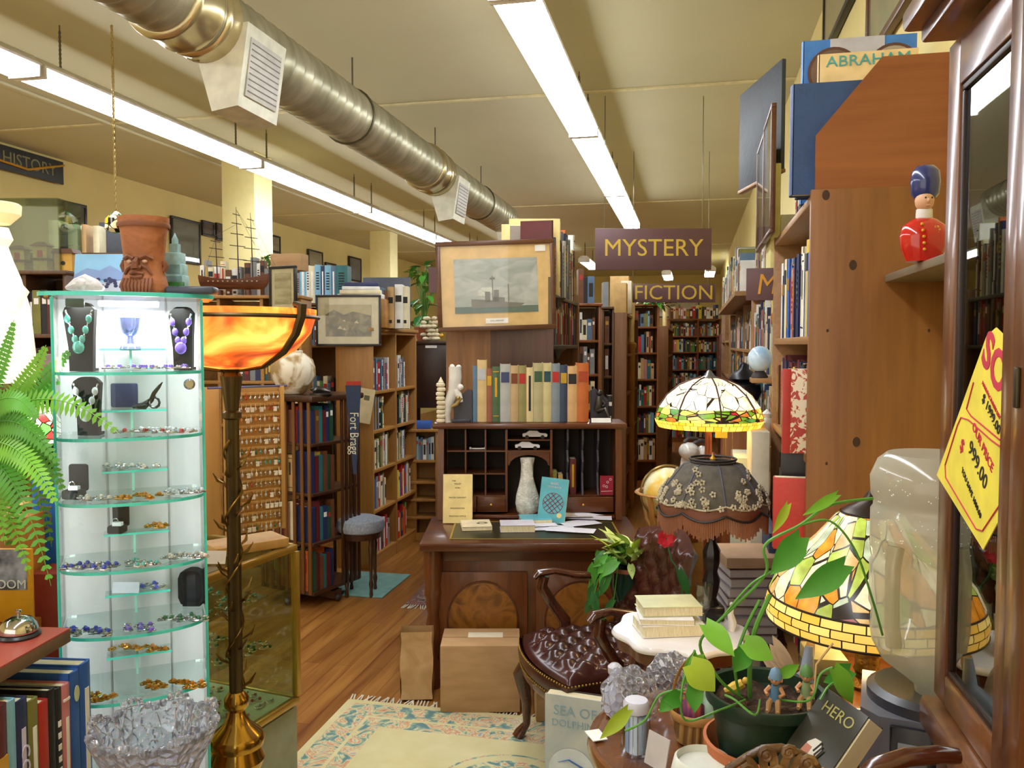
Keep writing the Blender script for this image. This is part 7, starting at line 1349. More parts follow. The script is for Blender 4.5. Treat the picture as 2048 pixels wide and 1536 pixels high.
for s in (-1, 1):
    MB().tube([(s * SW * .43, -SD * .46, .345), (s * SW * .47, -SD * .52, .28), (s * SW * .45, -SD * .48, .16), (s * SW * .45, -SD * .48, .07), (s * SW * .47, -SD * .53, .03), (s * SW * .47, -SD * .55, .012)], [.034, .036, .022, .016, .024, .026], 12).out('leg', CHW, t)
    MB().tube([(s * SW * .36, SD * .46, .345), (s * SW * .36, SD * .5, .2), (s * SW * .38, SD * .62, .012)], [.026, .022, .018], 10).out('leg', CHW, t)
    MB().tube([(s * SW * .46, SD * .48, .66), (s * SW * .52, SD * .25, .655), (s * SW * .54, 0, .665), (s * SW * .54, -SD * .2, .69), (s * SW * .56, -SD * .34, .685), (s * SW * .56, -SD * .38, .665)], [.022, .024, .030, .022, .028, .020], 12, flat=.6).out('arm_rest', CHW, t)
    MB().tube([(s * SW * .56, -SD * .28, .67), (s * SW * .57, -SD * .30, .62), (s * SW * .53, -SD * .22, .55), (s * SW * .50, -SD * .12, .48), (s * SW * .49, -SD * .10, .40)], [.022, .024, .022, .026, .024], 10).out('arm_support', CHW, t)
def back(u, v):
    x = (u - .5) * .46 * (1 - .15 * v * 0 + .08 * sin(pi * v)); z = .44 + v * .42 + .05 * sin(pi * u) * v; y = SD * .42 + v * .12 - .10 * (abs(2 * u - 1) ** 2) * .6
    e = min(u, 1 - u, v, 1 - v); return (x, y - .035 * min(1, e / .15) ** .5 - (.018 * (abs(sin((u + v) * 4.5 * pi)) * abs(sin((u - v) * 4.5 * pi))) ** .6 if e > .06 else 0), z)
MB().grid(back, 44, 44).out('tufted_back', LEA, t); MB().grid(lambda u, v: tuple(V(back(u, v)) + V((0, .06, 0)) if min(u, 1 - u, v, 1 - v) > 0 else back(u, v)), 12, 12).out('back_shell', LEA, t)
# ================================================================ potted plant by the desk (variegated)
q = AZ(1262, 1236, .42); dP = 3.52
q = G(1258, .7, dP); zpt = A(1262, 1132, dP).z
GPOT = M('dark green glaze', '#1c3a2a', .15, coat=.6)
def potf(h, r): return lambda t: (MB().lathe([(r * .7, -h), (r * .95, -h * .5), (r, -.02), (r * 1.06, -.01), (r * 1.06, .004), (r * .92, .004), (r * .9, -.02)], 28).out('pot', GPOT, t), MB().lathe([(r * 1.062, -.012), (r * 1.07, -.003), (r * 1.062, .006)], 28, cap=False).out('pot_rim', M('clay rim', '#9a5a36', .6), t))
t = leaves_plant('potted_pothos', 'variegated yellow green plant in green glazed pot behind armchair', (q.x, q.y, zpt), 70, (.02, .10), .12, .05, [LG4, LG3, LG1, LG4], 61, spread=.14, upb=1.0, droop=.3, pot=potf(.17, .09))
mb = MB(); rn = random.Random(9); ms = MB()
for k in range(34):
    a = rn.uniform(pi * .75, pi * 1.35) + YAW; l = rn.random(); b_ = V((cos(a) * (.10 + .05 * l), sin(a) * (.10 + .05 * l) - .04, -.02 - .32 * l * rn.random() + .08)); tp_ = b_ + V((rn.uniform(-.07, .02), rn.uniform(-.03, .03), -rn.uniform(.03, .10))); mb.mi = rn.randrange(2); mb.leaf(b_, tp_, rn.uniform(.04, .06), up=(-.5, -1, .4)); ms.tube([(0, 0, .0), (b_.x * .7, b_.y * .7, .05), b_], .002, 4)
mb.out('trailing_leaves', [LG1, LG2], t); ms.out('trailing_stem', LG1, t)
t['category'] = 'plant'
zst = zpt - .172; tag(MB().lathe([(.10, 0), (.08, .02), (.03, .05), (.025, zst - .07), (.05, zst - .03), (.08, zst - .02), (.08, zst - .001)], 20).out('plant_stand', CHW, None, (q.x, q.y, 0)), 'dark turned plant stand under the green glazed pot', 'stand')
# red bow / flower
q = A(1332, 1076, 3.0); mb = MB()
for k in range(7): a = k * .9; mb.leaf((0, 0, 0), (.035 * cos(a), -.01, .035 * sin(a)), .035, up=(0, -1, 0), heart=False)
t = thing('red_flower', 'bright red silk flower beside the lamp fringe', 'flower', q, YAW); mb.out('petals', M('red silk', '#d0202c', .6), t); MB().tube([(0, 0, 0), (.02, 0, -.08), (.06, 0, -.14), (.07, .02, -.33)], .003, 5).out('stem', LG2, t); mb = MB(); mb.leaf((.05, 0, -.12), (.09, -.01, -.22), .045, up=(0, -1, 0)); mb.out('leaf', LG2, t)
# globe
dG = 4.1; q = G(1338, 0, dG); zg = A(1338, 985, dG).z; rg = .125
t = thing('desk_globe', 'large cream and yellow globe with brass ring in wooden cradle', 'globe', (q.x, q.y, 0), YAW)
MB().ball((0, 0, zg), rg, 30).out('globe_ball', ramped('globe map', [(.42, '#e8e4c0'), (.5, '#d8cf90'), (.56, '#e0b43c'), (.7, '#c8d0a0')], 'noise', 7, rough=.3, detail=5), t)
mb = MB(); mb.tube([((rg + .012) * cos(a), -.0, zg + (rg + .012) * sin(a)) for a in [j * pi / 20 for j in range(40)]], .007, 6, True, flat=.5); mb.out('meridian_ring', M('brass ring', '#8a7440', .3, .7), t)
mb = MB(); mb.tube([((rg + .03) * cos(a), (rg + .03) * sin(a), zg) for a in [j * pi / 20 for j in range(40)]], .012, 6, True, flat=.5); mb.out('horizon_ring', OAK, t)
for k in range(4): a = pi / 4 + k * pi / 2; MB().tube([((rg + .03) * cos(a), (rg + .03) * sin(a), zg), ((rg) * cos(a), (rg) * sin(a), zg - .15), (.05 * cos(a), .05 * sin(a), zg - .25), (.15 * cos(a), .15 * sin(a), .01)], .014, 8).out('leg', OAK, t)
# white animal heads behind the fringed lamp, sideboard under them
dS = 4.6; q = G(1405, 0, dS); zs2 = A(1400, 960, dS).z
t = thing('sideboard', 'brown wooden sideboard behind the globe and lamps', 'sideboard', (q.x, q.y, 0), YAW); MB().box((0, .15, zs2 / 2), (.5, .3, zs2), .01).out('body', OAKS, t)
for x in (-.12, .12): MB().ball((MB and x - .03 if x > 0 else x + .03, -.005, zs2 - .2), .012, 8).out('knob', BRS2, t)
for x in (-.12, .12): MB().box((x, -.002, zs2 - .2), (.2, .012, .3), .003).out('door', DOAK, t)
q3 = WL(t, (-.02, .15, zs2 + .001)); t2 = thing('ram_sculpture', 'white sculpted animal head behind the fringed lamp', 'sculpture', q3, YAW); mb = MB(); mb.lathe([(.06, 0), (.07, .06), (.06, .12), (.04, .15)], 16); mb.ball((-.03, -.05, .15), (.06, .07, .05)); mb.ball((.05, -.04, .14), (.04, .05, .04)); mb.out('head', SV, t2); mb = MB(); mb.tube([(.04 + .045 * cos(a), -.05, .18 + .03 * sin(a)) for a in [j * .5 for j in range(10)]], [.012] * 10, 6); mb.tube([(-.06, -.05, .20), (-.03, -.05, .225), (.02, -.05, .22)], .01, 6); mb.out('dark_horn', M('dark horn', '#3c3430', .4), t2)
t2 = thing('copper_ornament', 'small copper red ornament by the pull chains', 'ornament', WL(t, (.08, .06, zs2 + .001)), YAW); MB().lathe([(.03, 0), (.02, .02), (.035, .06), (.02, .10), (.028, .13), (0, .15)], 14).out('body', M('copper glaze', '#9a4a30', .3, .3), t2)
# items on the second unit edge: urn, binders seen between lamp and pine case
dU = 3.9
t = thing('urn', 'black metal urn with lid before the second pine bookcase', 'urn', (G(1487, 0, 4.4).x, G(1487, 0, 4.4).y, 1.22), YAW); MB().lathe([(.05, 0), (.055, .02), (.03, .05), (.07, .12), (.095, .18), (.09, .22), (.06, .235), (.08, .25), (.06, .28), (.03, .30), (.02, .33), (0, .34)], 24).out('body', M('black iron', '#1c1c20', .3, .5), t)
tag(MB().box((0, 0, .61), (.22, .3, 1.218), .004).out('pedestal', DOAK, None, (t.location.x, t.location.y + .0, 0), 0), 'brown wooden pedestal under the black urn', 'pedestal')
for k, (px, d, z0, h_, w_, c_, lb) in enumerate(((1517, 3.45, .0, 1.30, .07, '#c8c0a8', 'tall cream board standing on edge beside the pine case'), (1490, 3.7, .0, 1.16, .10, '#b8c0b0', 'pale green board standing behind the fringed lamp'), (1543, 3.05, .0, .98, .03, '#2a3a5a', 'thin navy board standing beside the tall cream board'))):
    q = G(px, 0, d); tag(MB().box((0, 0, h_ / 2 + z0), (w_, .3, h_), .003).out('upright_board', M(lb[:20], c_, .6), None, (q.x, q.y, .001), YAW * 0), lb, 'board')
uz = 1.5
for px, d, nm, lab, mk in ((1519, 3.80, 'glass_globe', 'pale blue and white globe ornament on the second pine bookcase edge', lambda t: (MB().ball((0, 0, .085), (.055, .055, .06), 20).out('globe_ball', ramped('blue white glass', [(.4, '#9cc0e0'), (.6, '#f0f4f8')], 'noise', 5, rough=.15), t), MB().lathe([(.04, 0), (.03, .02), (.02, .03)], 16).out('foot', DARK, t))), (1535, 3.72, 'carved_figure', 'small carved white figure with basket on the second pine bookcase', lambda t: MB().lathe([(.03, 0), (.032, .04), (.022, .07), (.03, .10), (.018, .12), (.022, .14), (.0, .16)], 14, fn=lambda a, j: 1 + .12 * sin(3 * a + j)).out('figure_body', SV, t))):
    q = G(px, 1.5, d); z_ = 1.5 if px < 1530 else 1.2; t = thing(nm, lab, 'ornament', (q.x, q.y, z_ + .001), YAW); mk(t)
    tag(MB().box((0, 0, -.012), (.14, .13, .022), .003).out('bracket_shelf', PINE3, None, (q.x + .03, q.y, z_)), 'little pine ledge under the ' + ('pale blue globe ornament' if px < 1530 else 'small carved white figure'), 'shelf')
# big books at the near end of the pine shelves
q = AY(1572, 905, yP + .16)
def pinebook(lab, px0, y0, y1, dy, dep, th, m, tilt=0, text=None, nm='book'):
    a = AY(px0, y1, yP + dy); b = AY(px0, y0, yP + dy); o = thing(nm, lab, 'book', (a.x, yP + dy, a.z), RB, rot=(0, tilt, RB)); MB().box((0, dep / 2, (b.z - a.z) / 2), (th, dep, b.z - a.z), .002).out('cover', m, o); MB().box((0, dep / 2 + .004, (b.z - a.z) / 2 + .003), (th - .006, dep, b.z - a.z - .004)).out('page_block', PAGES, o); return o, b.z - a.z
RPAT = ramped('red scroll pattern', [(.47, '#b03a34'), (.5, '#e2d4b8')], 'noise', 26, rough=.5, dist=2.2, detail=2)
o, h_ = pinebook('large red and cream scroll patterned folio on the third pine shelf', 1572, 738, 905, .05, .28, .03, RPAT); MB().box((0, -.001, h_ / 2), (.031, .022, h_ + .001), .001).out('red_spine', M('red cloth spine', '#b2342e', .5), o)
o, h_ = pinebook('big plain bright red folio on the fourth pine shelf', 1545, 953, 1095, .06, .29, .035, CL('#c23a30'))
o, h_ = pinebook('black and grey picture book lettered USA above the red folio', 1562, 890, 955, .11, .26, .03, M('charcoal cover', '#2c2e30', .4)); txt('USA', .05, WHT, o, (.0165, .12, h_ - .035), (pi / 2, 0, pi / 2))
# stack of grey books right of the marble table
q = G(1490, .9, 2.95); zk = .60; t = thing('low_table', 'dark low table with curved legs under the stacked grey books', 'table', (q.x, q.y, 0), YAW); MB().box((0, 0, zk - .015), (.26, .22, .03), .006).out('table_top', CHW, t)
for x in (-.1, .1):
    for y in (-.08, .08): MB().tube([(x, y, zk - .03), (x * 1.15, y * 1.15, zk - .12), (x * .9, y * .9, .2), (x * 1.2, y * 1.2, .012)], [.02, .018, .012, .016], 8).out('leg', CHW, t)
for k in range(8):
    rn = random.Random(k + 5); c_ = M(['grey violet cover', 'dull maroon cover', 'pale grey cover'][k % 3], ['#6e6a78', '#54343a', '#8c8a94'][k % 3], .5)
    b = thing('book', f'{["grey violet", "dull maroon", "pale grey"][k % 3]} hardback, {ORD[k]} from the bottom of the pile behind the vine', 'book', (q.x + rn.uniform(-.006, .006), q.y + rn.uniform(-.006, .006), zk + .001 + k * .0335), YAW + rn.uniform(-.06, .06), 'pile of grey hardbacks')
    MB().box((0, 0, .0015), (.17, .22, .003)).out('cover', c_, b); MB().box((0, 0, .0315), (.17, .22, .003)).out('cover', c_, b); MB().box((.0, .002, .0165), (.165, .214, .027)).out('page_block', M('grey page edges', '#aaa6ac', .8), b)
b = thing('carton', 'flat pale brown carton on top of the grey hardback pile', 'box', (q.x, q.y, zk + .27), YAW); MB().box((0, 0, .02), (.19, .22, .038), .003).out('box_body', M('pale brown card', '#a88c74', .7), b)
# ================================================================ round foreground table and what is on it
q = G(1436, .85, 1.80); RT_ = .29
t = ft = thing('round_table', 'round polished wooden table crowded with plant pots and glass', 'table', (q.x, q.y, 0), YAW)
TW = wood('polished walnut table', '#5a3418', '#84522a', 0, 5, .18, coat=.5)
MB().lathe([(RT_ - .02, TT - .04), (RT_ - .006, TT - .036), (RT_, TT - .02), (RT_ - .004, TT - .004), (RT_ - .012, TT - .001), (RT_ - .016, TT - .004), (RT_ - .018, TT - .005)], 72).out('table_top', TW, t)
MB().lathe([(RT_ - .05, TT - .10), (RT_ - .03, TT - .042)], 72).out('apron', wood('light brown apron', '#7a4a20', '#a06a34', 0, 5, .3), t)
MB().lathe([(.16, 0), (.16, .02), (.05, .06), (.03, .15), (.045, .3), (.03, .45), (.05, .62), (.12, TT - .10)], 24).out('pedestal', TW, t)
# make the table continue to carry the lit lamp
q = G(1790, .77, 2.06); t = thing('lamp_table', 'dark side table against the pine bookcase carrying the big stained glass lamp', 'table', (.44, 2.25, 0), 0); MB().box((.025, .02, TT - .015), (.32, .36, .03), .006).out('table_top', TW, t)
for x in (-.13, .15):
    for y in (-.13, .16): MB().box((x, y, (TT - .03) / 2), (.035, .035, TT - .03), .003).out('leg', TW, t)
for k, (c_, th, lb) in enumerate((('#4f5a40', .05, 'olive green book lying beside the brass lamp base, lower one'), ('#8a8a64', .04, 'sage green box lying on the olive book by the lamp base'))):
    tag(MB().box((0, 0, th / 2), (.09, .13, th), .003).out('book' if not k else 'small_box', M(lb[:12], c_, .5), None, (.338, 2.22, TT + .001 + k * .051), .1), lb, 'book' if not k else 'box')
def onT(px, d): q = G(px, TT, d); return V((q.x, q.y, TT + .0005))
# jar, crystal dish, second crystal piece, cards
t = thing('glass_jar', 'clear glass jar with metal screw top at the round table edge', 'jar', onT(1272, 1.74), YAW)
MB().lathe([(.030, 0), (.034, .004), (.034, .014), (.031, .02), (.030, .085), (.026, .095)], 24, cap=False).out('jar_glass', glass('jar glass', '#e6ecf2', refl=.12), t)
mb = MB()
for k in range(14): a = k * 2 * pi / 14; mb.box((.022 * cos(a), .022 * sin(a), .048), (.008, .0015, .082), rot=(0, 0, a + pi / 2))
mb.out('paper_strip', M('blue white paper', '#bcd0e6', .6), t); MB().lathe([(.028, .094), (.0285, .112), (.024, .118), (0, .118)], 24).out('screw_lid', M('milky lid', '#c8c8d4', .3), t)
def cdish(lab, px, d, R_, tilt, rzz, z0=.0):
    t = thing('crystal_dish', lab, 'dish', onT(px, d) + V((0, 0, R_ * cos(tilt) * 1.0 + .004)), rzz, rot=(pi / 2 - tilt, 0, rzz))
    MB().lathe([(.0, .012), (R_ * .5, .008), (R_ * .8, 0), (R_ * 1.02, -.014), (R_ * 1.0, -.018), (R_ * .78, -.006), (R_ * .5, .002), (0, .006)], 48, fn=lambda a, j: 1 + (.05 * cos(9 * a) if j in (3, 4) else .01 * cos(27 * a)), cap=False).out('dish_body', CRY, t); return t
cdish('scalloped crystal dish standing upright behind the glass jar', 1262, 1.86, .068, radians(14), YAW); cdish('second scalloped crystal dish upright near the purple pouch', 1345, 1.98, .062, radians(14), YAW)
t = thing('crystal_stopper', 'small frosted glass knob lying behind the upright crystal dish', 'stopper', onT(1229, 1.93), YAW); MB().lathe([(.02, 0), (.02, .06), (.008, .075), (.008, .09), (.016, .10), (.017, .115), (.01, .122), (0, .123)], 16).out('knob', M('frosted glass', '#c8c8d2', .3), t)
tag(MB().box((0, 0, .034), (.06, .0025, .068), rot=(radians(-12), 0, radians(-55))).out('sign_card', M('pale card edge', '#c4beb8', .5), None, onT(1314, 1.68), YAW), 'narrow pale card standing edge on beside the glass jar', 'card')
tag(MB().box((0, 0, .001), (.035, .05, .002)).out('price_label', WHT, None, onT(1192, 1.82), YAW + .3), 'tiny white label lying at the table rim', 'label')
BAS = ramped('woven splint', [(.35, '#8a6434'), (.65, '#c09858')], 'wave', 20, rough=.7, dist=1, mapsc=(1, 1, 1), bump=.4)
t = thing('splint_basket', 'small woven splint basket holding a purple pouch and pale bottle', 'basket', onT(1392, 1.80), YAW)
mb = MB(); mb.lathe([(.042, 0), (.05, .03), (.056, .066)], 36, cap=False, fn=lambda a, j: 1 + .015 * cos(18 * a)); mb.lathe([(.042, 0), (.0, .001)], 24, cap=False); mb.out('woven_body', BAS, t)
MB().lathe([(.057, .054), (.0595, .06), (.0595, .07), (.057, .074), (.054, .07), (.054, .058)], 36, cap=False).out('rim_hoop', wood('splint rim', '#a8783c', '#c89a58', 0, 9, .5), t)
MB().tube([(-.057 * cos(a), 0, .06 + .13 * sin(a)) for a in [j * pi / 14 for j in range(15)]], .006, 6, flat=.4).out('bail_handle', wood('splint rim', '#a8783c', '#c89a58', 0, 9, .5), t)
bq = WL(t, (-.012, -.005, .012)); tag(MB().lathe([(.025, 0), (.03, .04), (.026, .07), (.012, .085), (.02, .10)], 14, fn=lambda a, j: 1 + .12 * sin(5 * a + j)).out('cloth_pouch', ramped('purple orange cloth', [(.45, '#5e1f4e'), (.55, '#c8603c')], 'noise', 3, coords='Object', rough=.6, mapsc=(9, 2, 2)), None, bq), 'purple and orange cloth pouch standing in the splint basket', 'pouch')
bq = WL(t, (.028, .0, .012)); tag(MB().lathe([(.018, 0), (.020, .05), (.016, .085), (.009, .10), (.009, .115)], 16).out('pale_bottle', M('pale mint glass', '#a8ccb4', .2), None, bq), 'pale mint bottle standing in the splint basket', 'bottle')
# white pot and terracotta pot
t = thing('white_pot', 'plain white round pot at the front of the round table', 'pot', onT(1405, 1.56), 0); MB().lathe([(.035, 0), (.055, .02), (.062, .05), (.055, .08), (.05, .084), (.048, .07)], 32).out('pot_body', M('white ceramic pot', '#dde0d4', .35), t)
TERR = M('terracotta pot clay', '#b86a3c', .75)
# big green pot with pothos and garden figurines
pG = G(1528, TT, 1.62); zrm = .962; RG = .112
t = gp = thing('potted_vine', 'large dark green plastic pot with long trailing heart leaved vine', 'plant', (pG.x, pG.y, TT + .0005), YAW); z_ = lambda z: z - TT
PG = M('dark green plastic', '#14301f', .4)
MB().lathe([(RG * .72, .012), (RG * .93, z_(zrm) - .03), (RG * .95, z_(zrm) - .025), (RG * 1.04, z_(zrm) - .022), (RG * 1.06, z_(zrm) - .002), (RG * 1.05, z_(zrm)), (RG * .97, z_(zrm) - .002), (RG * .92, z_(zrm) - .04)], 44).out('pot', PG, t)
MB().lathe([(RG * .80, 0), (RG * .96, .055), (RG * 1.05, .057), (RG * 1.08, .09), (RG * 1.02, .092), (RG * .96, .06), (RG * .76, .006)], 40).out('terracotta_cachepot', TERR, t)
SOIL = ramped('potting soil', [(.35, '#2a1a10'), (.6, '#4c3420'), (.75, '#6e5436')], 'noise', 60, rough=1, bump=.8)
MB().grid(lambda u, v: (RG * .93 * v * cos(2 * pi * u), RG * .93 * v * sin(2 * pi * u), z_(zrm) - .03 + .008 * sin(9 * u * 6.28) * v), 40, 8).out('soil', SOIL, t)
inv = (Matrix.Translation(t.location) @ Euler((0, 0, YAW)).to_matrix().to_4x4()).inverted()
def L(px, py, d): return inv @ A(px, py, d)
ms = MB()
def vine(pts, r=.0022):
    P_ = [L(*p) for p in pts]; Q = []
    for i in range(len(P_) - 1):
        p0 = P_[max(0, i - 1)]; p1 = P_[i]; p2 = P_[i + 1]; p3 = P_[min(len(P_) - 1, i + 2)]
        for k in range(6): u = k / 6; Q.append(.5 * ((2 * p1) + (p2 - p0) * u + (2 * p0 - 5 * p1 + 4 * p2 - p3) * u * u + (3 * p1 - p0 - 3 * p2 + p3) * u ** 3))
    Q.append(P_[-1]); ms.tube(Q, r, 6)
vine([(1490, 1400, 1.6), (1440, 1360, 1.56), (1400, 1290, 1.55), (1440, 1240, 1.52), (1530, 1150, 1.5), (1530, 1090, 1.5), (1600, 1050, 1.5), (1660, 1010, 1.52), (1745, 997, 1.55)], .003)
vine([(1500, 1395, 1.6), (1500, 1330, 1.55), (1510, 1260, 1.54), (1540, 1190, 1.53)], .0045)
vine([(1480, 1395, 1.6), (1470, 1330, 1.56), (1490, 1260, 1.56), (1520, 1200, 1.55)], .003)
vine([(1600, 1050, 1.5), (1660, 1042, 1.5), (1710, 1100, 1.5), (1745, 1200, 1.52), (1765, 1270, 1.56)]); vine([(1440, 1240, 1.52), (1500, 1170, 1.5), (1550, 1140, 1.5)])
vine([(1490, 1400, 1.58), (1440, 1420, 1.5), (1370, 1440, 1.48), (1365, 1370, 1.48), (1390, 1300, 1.5)]); vine([(1370, 1380, 1.5), (1320, 1390, 1.5), (1290, 1440, 1.5), (1250, 1462, 1.5)])
vine([(1560, 1400, 1.58), (1620, 1400, 1.5), (1640, 1350, 1.5), (1665, 1335, 1.5)]); vine([(1640, 1400, 1.5), (1660, 1370, 1.52), (1690, 1360, 1.54)])
vine([(1520, 1400, 1.56), (1510, 1430, 1.48), (1470, 1400, 1.52), (1450, 1390, 1.54)])
ms.out('vine_stem', M('vine green', '#5a9a3a', .4), t)
mb = MB(); up = (.2, -1, .35)
for k, (b_, tp_, w_, m_) in enumerate((((1600, 1075, 1.50), (1545, 1150, 1.48), .062, 0), ((1688, 1130, 1.50), (1595, 1200, 1.49), .060, 0), ((1672, 990, 1.52), (1610, 1030, 1.50), .024, 1), ((1575, 1010, 1.5), (1548, 1068, 1.49), .022, 2), ((1412, 1250, 1.50), (1470, 1310, 1.46), .05, 1), ((1490, 1285, 1.52), (1548, 1318, 1.50), .055, 1), ((1488, 1300, 1.54), (1470, 1345, 1.52), .05, 0),
    ((1380, 1330, 1.48), (1432, 1382, 1.46), .07, 2), ((1395, 1310, 1.5), (1372, 1370, 1.49), .045, 1), ((1385, 1372, 1.47), (1392, 1425, 1.45), .042, 0), ((1345, 1392, 1.48), (1320, 1425, 1.47), .036, 0), ((1358, 1395, 1.48), (1330, 1400, 1.46), .04, 0), ((1255, 1420, 1.48), (1202, 1480, 1.46), .034, 2), ((1668, 1338, 1.5), (1712, 1410, 1.5), .05, 1), ((1700, 1340, 1.55), (1650, 1365, 1.54), .05, 0), ((1560, 1350, 1.6), (1600, 1330, 1.6), .03, 1), ((1450, 1290, 1.56), (1430, 1262, 1.58), .035, 1))):
    mb.mi = m_; mb.leaf(L(*b_), L(*tp_), w_, up=up, droop=.12, n=9)
mb.out('foliage', [M('vine leaf green', '#4c9a38', .35, var=.15, scale=8), M('vine leaf light', '#78b83a', .35, var=.2, scale=8), M('vine leaf yellowing', '#a0bc34', .4, var=.25, scale=8)], t)
zso = zrm - .024
def gnome(lab, px, d, cap, coat, stick=False, s=1):
    q = G(px, zso, d); t = thing('garden_figurine', lab, 'figurine', (q.x, q.y, zso), YAW - .5)
    SK = M('figurine skin', '#d89a6c', .5); m = M('figurine ' + coat, coat, .5)
    mb = MB(); mb.tube([(0, 0, .018 * s), (0, .0, .032 * s), (0, 0, .05 * s)], [.012 * s, .011 * s, .008 * s], 10); mb.out('torso', m, t)
    mb = MB(); mb.ball((0, 0, .062 * s), (.0115 * s, .012 * s, .012 * s), 10); mb.ball((0, -.012 * s, .061 * s), .003 * s, 6)
    for x in (-1, 1): mb.ball((x * .012 * s, 0, .062 * s), (.003, .002, .005), 6); mb.tube([(x * .010 * s, 0, .045 * s), (x * .018 * s, -.008 * s, .036 * s), (x * .012 * s, -.018 * s, .034 * s)], [.0045, .004, .0035], 6)
    mb.out('head_and_hands', SK, t); MB().lathe([(.0135 * s, .064 * s), (.013 * s, .070 * s), (.009 * s, .082 * s), (.0, .088 * s)], 14, sq=(1, 1)).out('cap', M('figurine ' + cap, cap, .5), t)
    for x in (-1, 1): MB().tube([(x * .006 * s, 0, .02 * s), (x * .009 * s, -.018 * s, .018 * s), (x * .010 * s, -.022 * s, .004 * s), (x * .011 * s, -.030 * s, .003 * s)], [.006, .0055, .0045, .004], 6).out('leg', M('figurine tan', '#c89a64', .5), t)
    for x in (-1, 1): MB().ball((x * .004 * s, -.0118 * s, .064 * s), .0014 * s, 5).out('eye', INK, t)
    if stick: MB().tube([(.016 * s, -.008 * s, .02 * s), (.018, 0, .09 * s), (.05 * s, .0, .14 * s)], .0022, 6).out('stick', M('pale stick', '#d8b078', .6), t)
gnome('small seated elf figurine with blue cap and shirt in the pot', 1550, 1.585, '#7aa0c4', '#5a88b0', s=.95); gnome('small elf figurine in green hood with long pale stick in the pot', 1612, 1.60, '#5f8a4a', '#8aa070', True, s=.95)
mb = MB(); mb.tube([(-.02, 0, .01), (0, 0, .02), (.015, 0, .03)], [.006, .012, .009], 8); mb.ball((.02, -.002, .036), .007, 8); q = G(1470, zso, 1.64); tag(mb.out('duck_figurine', M('yellow duck glaze', '#e0b84a', .4), None, (q.x, q.y, zso)), 'tiny yellow duck figurine at the pot back edge', 'figurine')
q = G(1588, TT, 1.97); t = thing('swan_figurine', 'blue grey and tan bird figurine with raised wings behind the pot', 'figurine', (q.x, q.y, TT + .001), YAW); mb = MB(); mb.tube([(-.04, 0, .02), (0, 0, .04), (.03, 0, .08), (.035, 0, .15)], [.015, .03, .018, .01], 10); mb.out('body', M('bluish porcelain', '#8a98a8', .3), t); mb = MB(); 
for k in range(5): mb.leaf((0, 0, .07), (-.05 - .008 * k, 0, .17 - .02 * k), .03, up=(0, -1, 0), heart=False); mb.leaf((.02, 0, .1), (.05, 0, .19 - .012 * k), .02, up=(0, -1, 0), heart=False)
mb.out('wing_feathers', M('tan wing', '#c8b090', .5), t)
# HERO book, leaning
hb = thing('display_book', 'dark book titled HERO with helmeted portrait, leaning beside the dispenser', 'book', A(1655, 1470, 1.45), 0)
c0_, c1_ = V((1650, 1375)), V((1738, 1434)); 
cc = [A(1652, 1374, 1.52), A(1738, 1434, 1.42), A(1668, 1545, 1.40)]
ux_ = (cc[1] - cc[0]).normalized(); dn = (cc[2] - cc[1]); dn = (dn - ux_ * dn.dot(ux_)).normalized(); nn = ux_.cross(-dn).normalized()
if nn.dot(CAM - cc[0]) < 0: nn = -nn
R_ = Matrix((ux_, -nn, -dn)).transposed(); wB = (cc[1] - cc[0]).length; hB = .17; hb.location = cc[0] + ux_ * wB / 2 + dn * hB / 2; hb.rotation_euler = R_.to_euler()
MB().box((0, 0, 0), (wB, .003, hB), .001).out('front_cover', ramped('dark cover', [(.3, '#282820'), (.7, '#3c3a2c')], 'noise', 4, rough=.3), hb); MB().box((.006, .022, 0), (wB - .006, .04, hB - .005)).out('page_block', M('ivory pages', '#ddd2ae', .8), hb); MB().box((0, .0435, 0), (wB, .003, hB)).out('back_cover', M('dark back cover', '#2c281e', .4), hb)
txt('HERO', .030, M('gilt title', '#a8a060', .35, .4), hb, (.003, -.0022, hB / 2 - .03), sx=.95, ext=.0004)
mb = MB(); mb.prism([(-.012, -.085), (.014, -.08), (.020, -.05), (.012, -.03), (.016, -.012), (.006, .0), (-.008, -.002), (-.018, -.015), (-.016, -.03), (-.022, -.036), (-.016, -.042), (-.016, -.055), (-.01, -.06)], -.003, -.0018); mb.out('helmet_portrait', M('white portrait print', '#d4d0c4', .4), hb)
mb = MB(); mb.prism([(-.018, -.018), (-.004, -.018), (-.004, -.045), (-.017, -.045), (-.021, -.036)], -.0036, -.0028); mb.out('face_print', M('pink face print', '#b87a64', .4), hb); mb = MB()
for k in range(3): mb.box((.006 + k * .006, -.0034, -.012 - k * .005), (.003, .001, .022), rot=(0, .3, 0))
mb.out('visor_stripe', INK, hb)
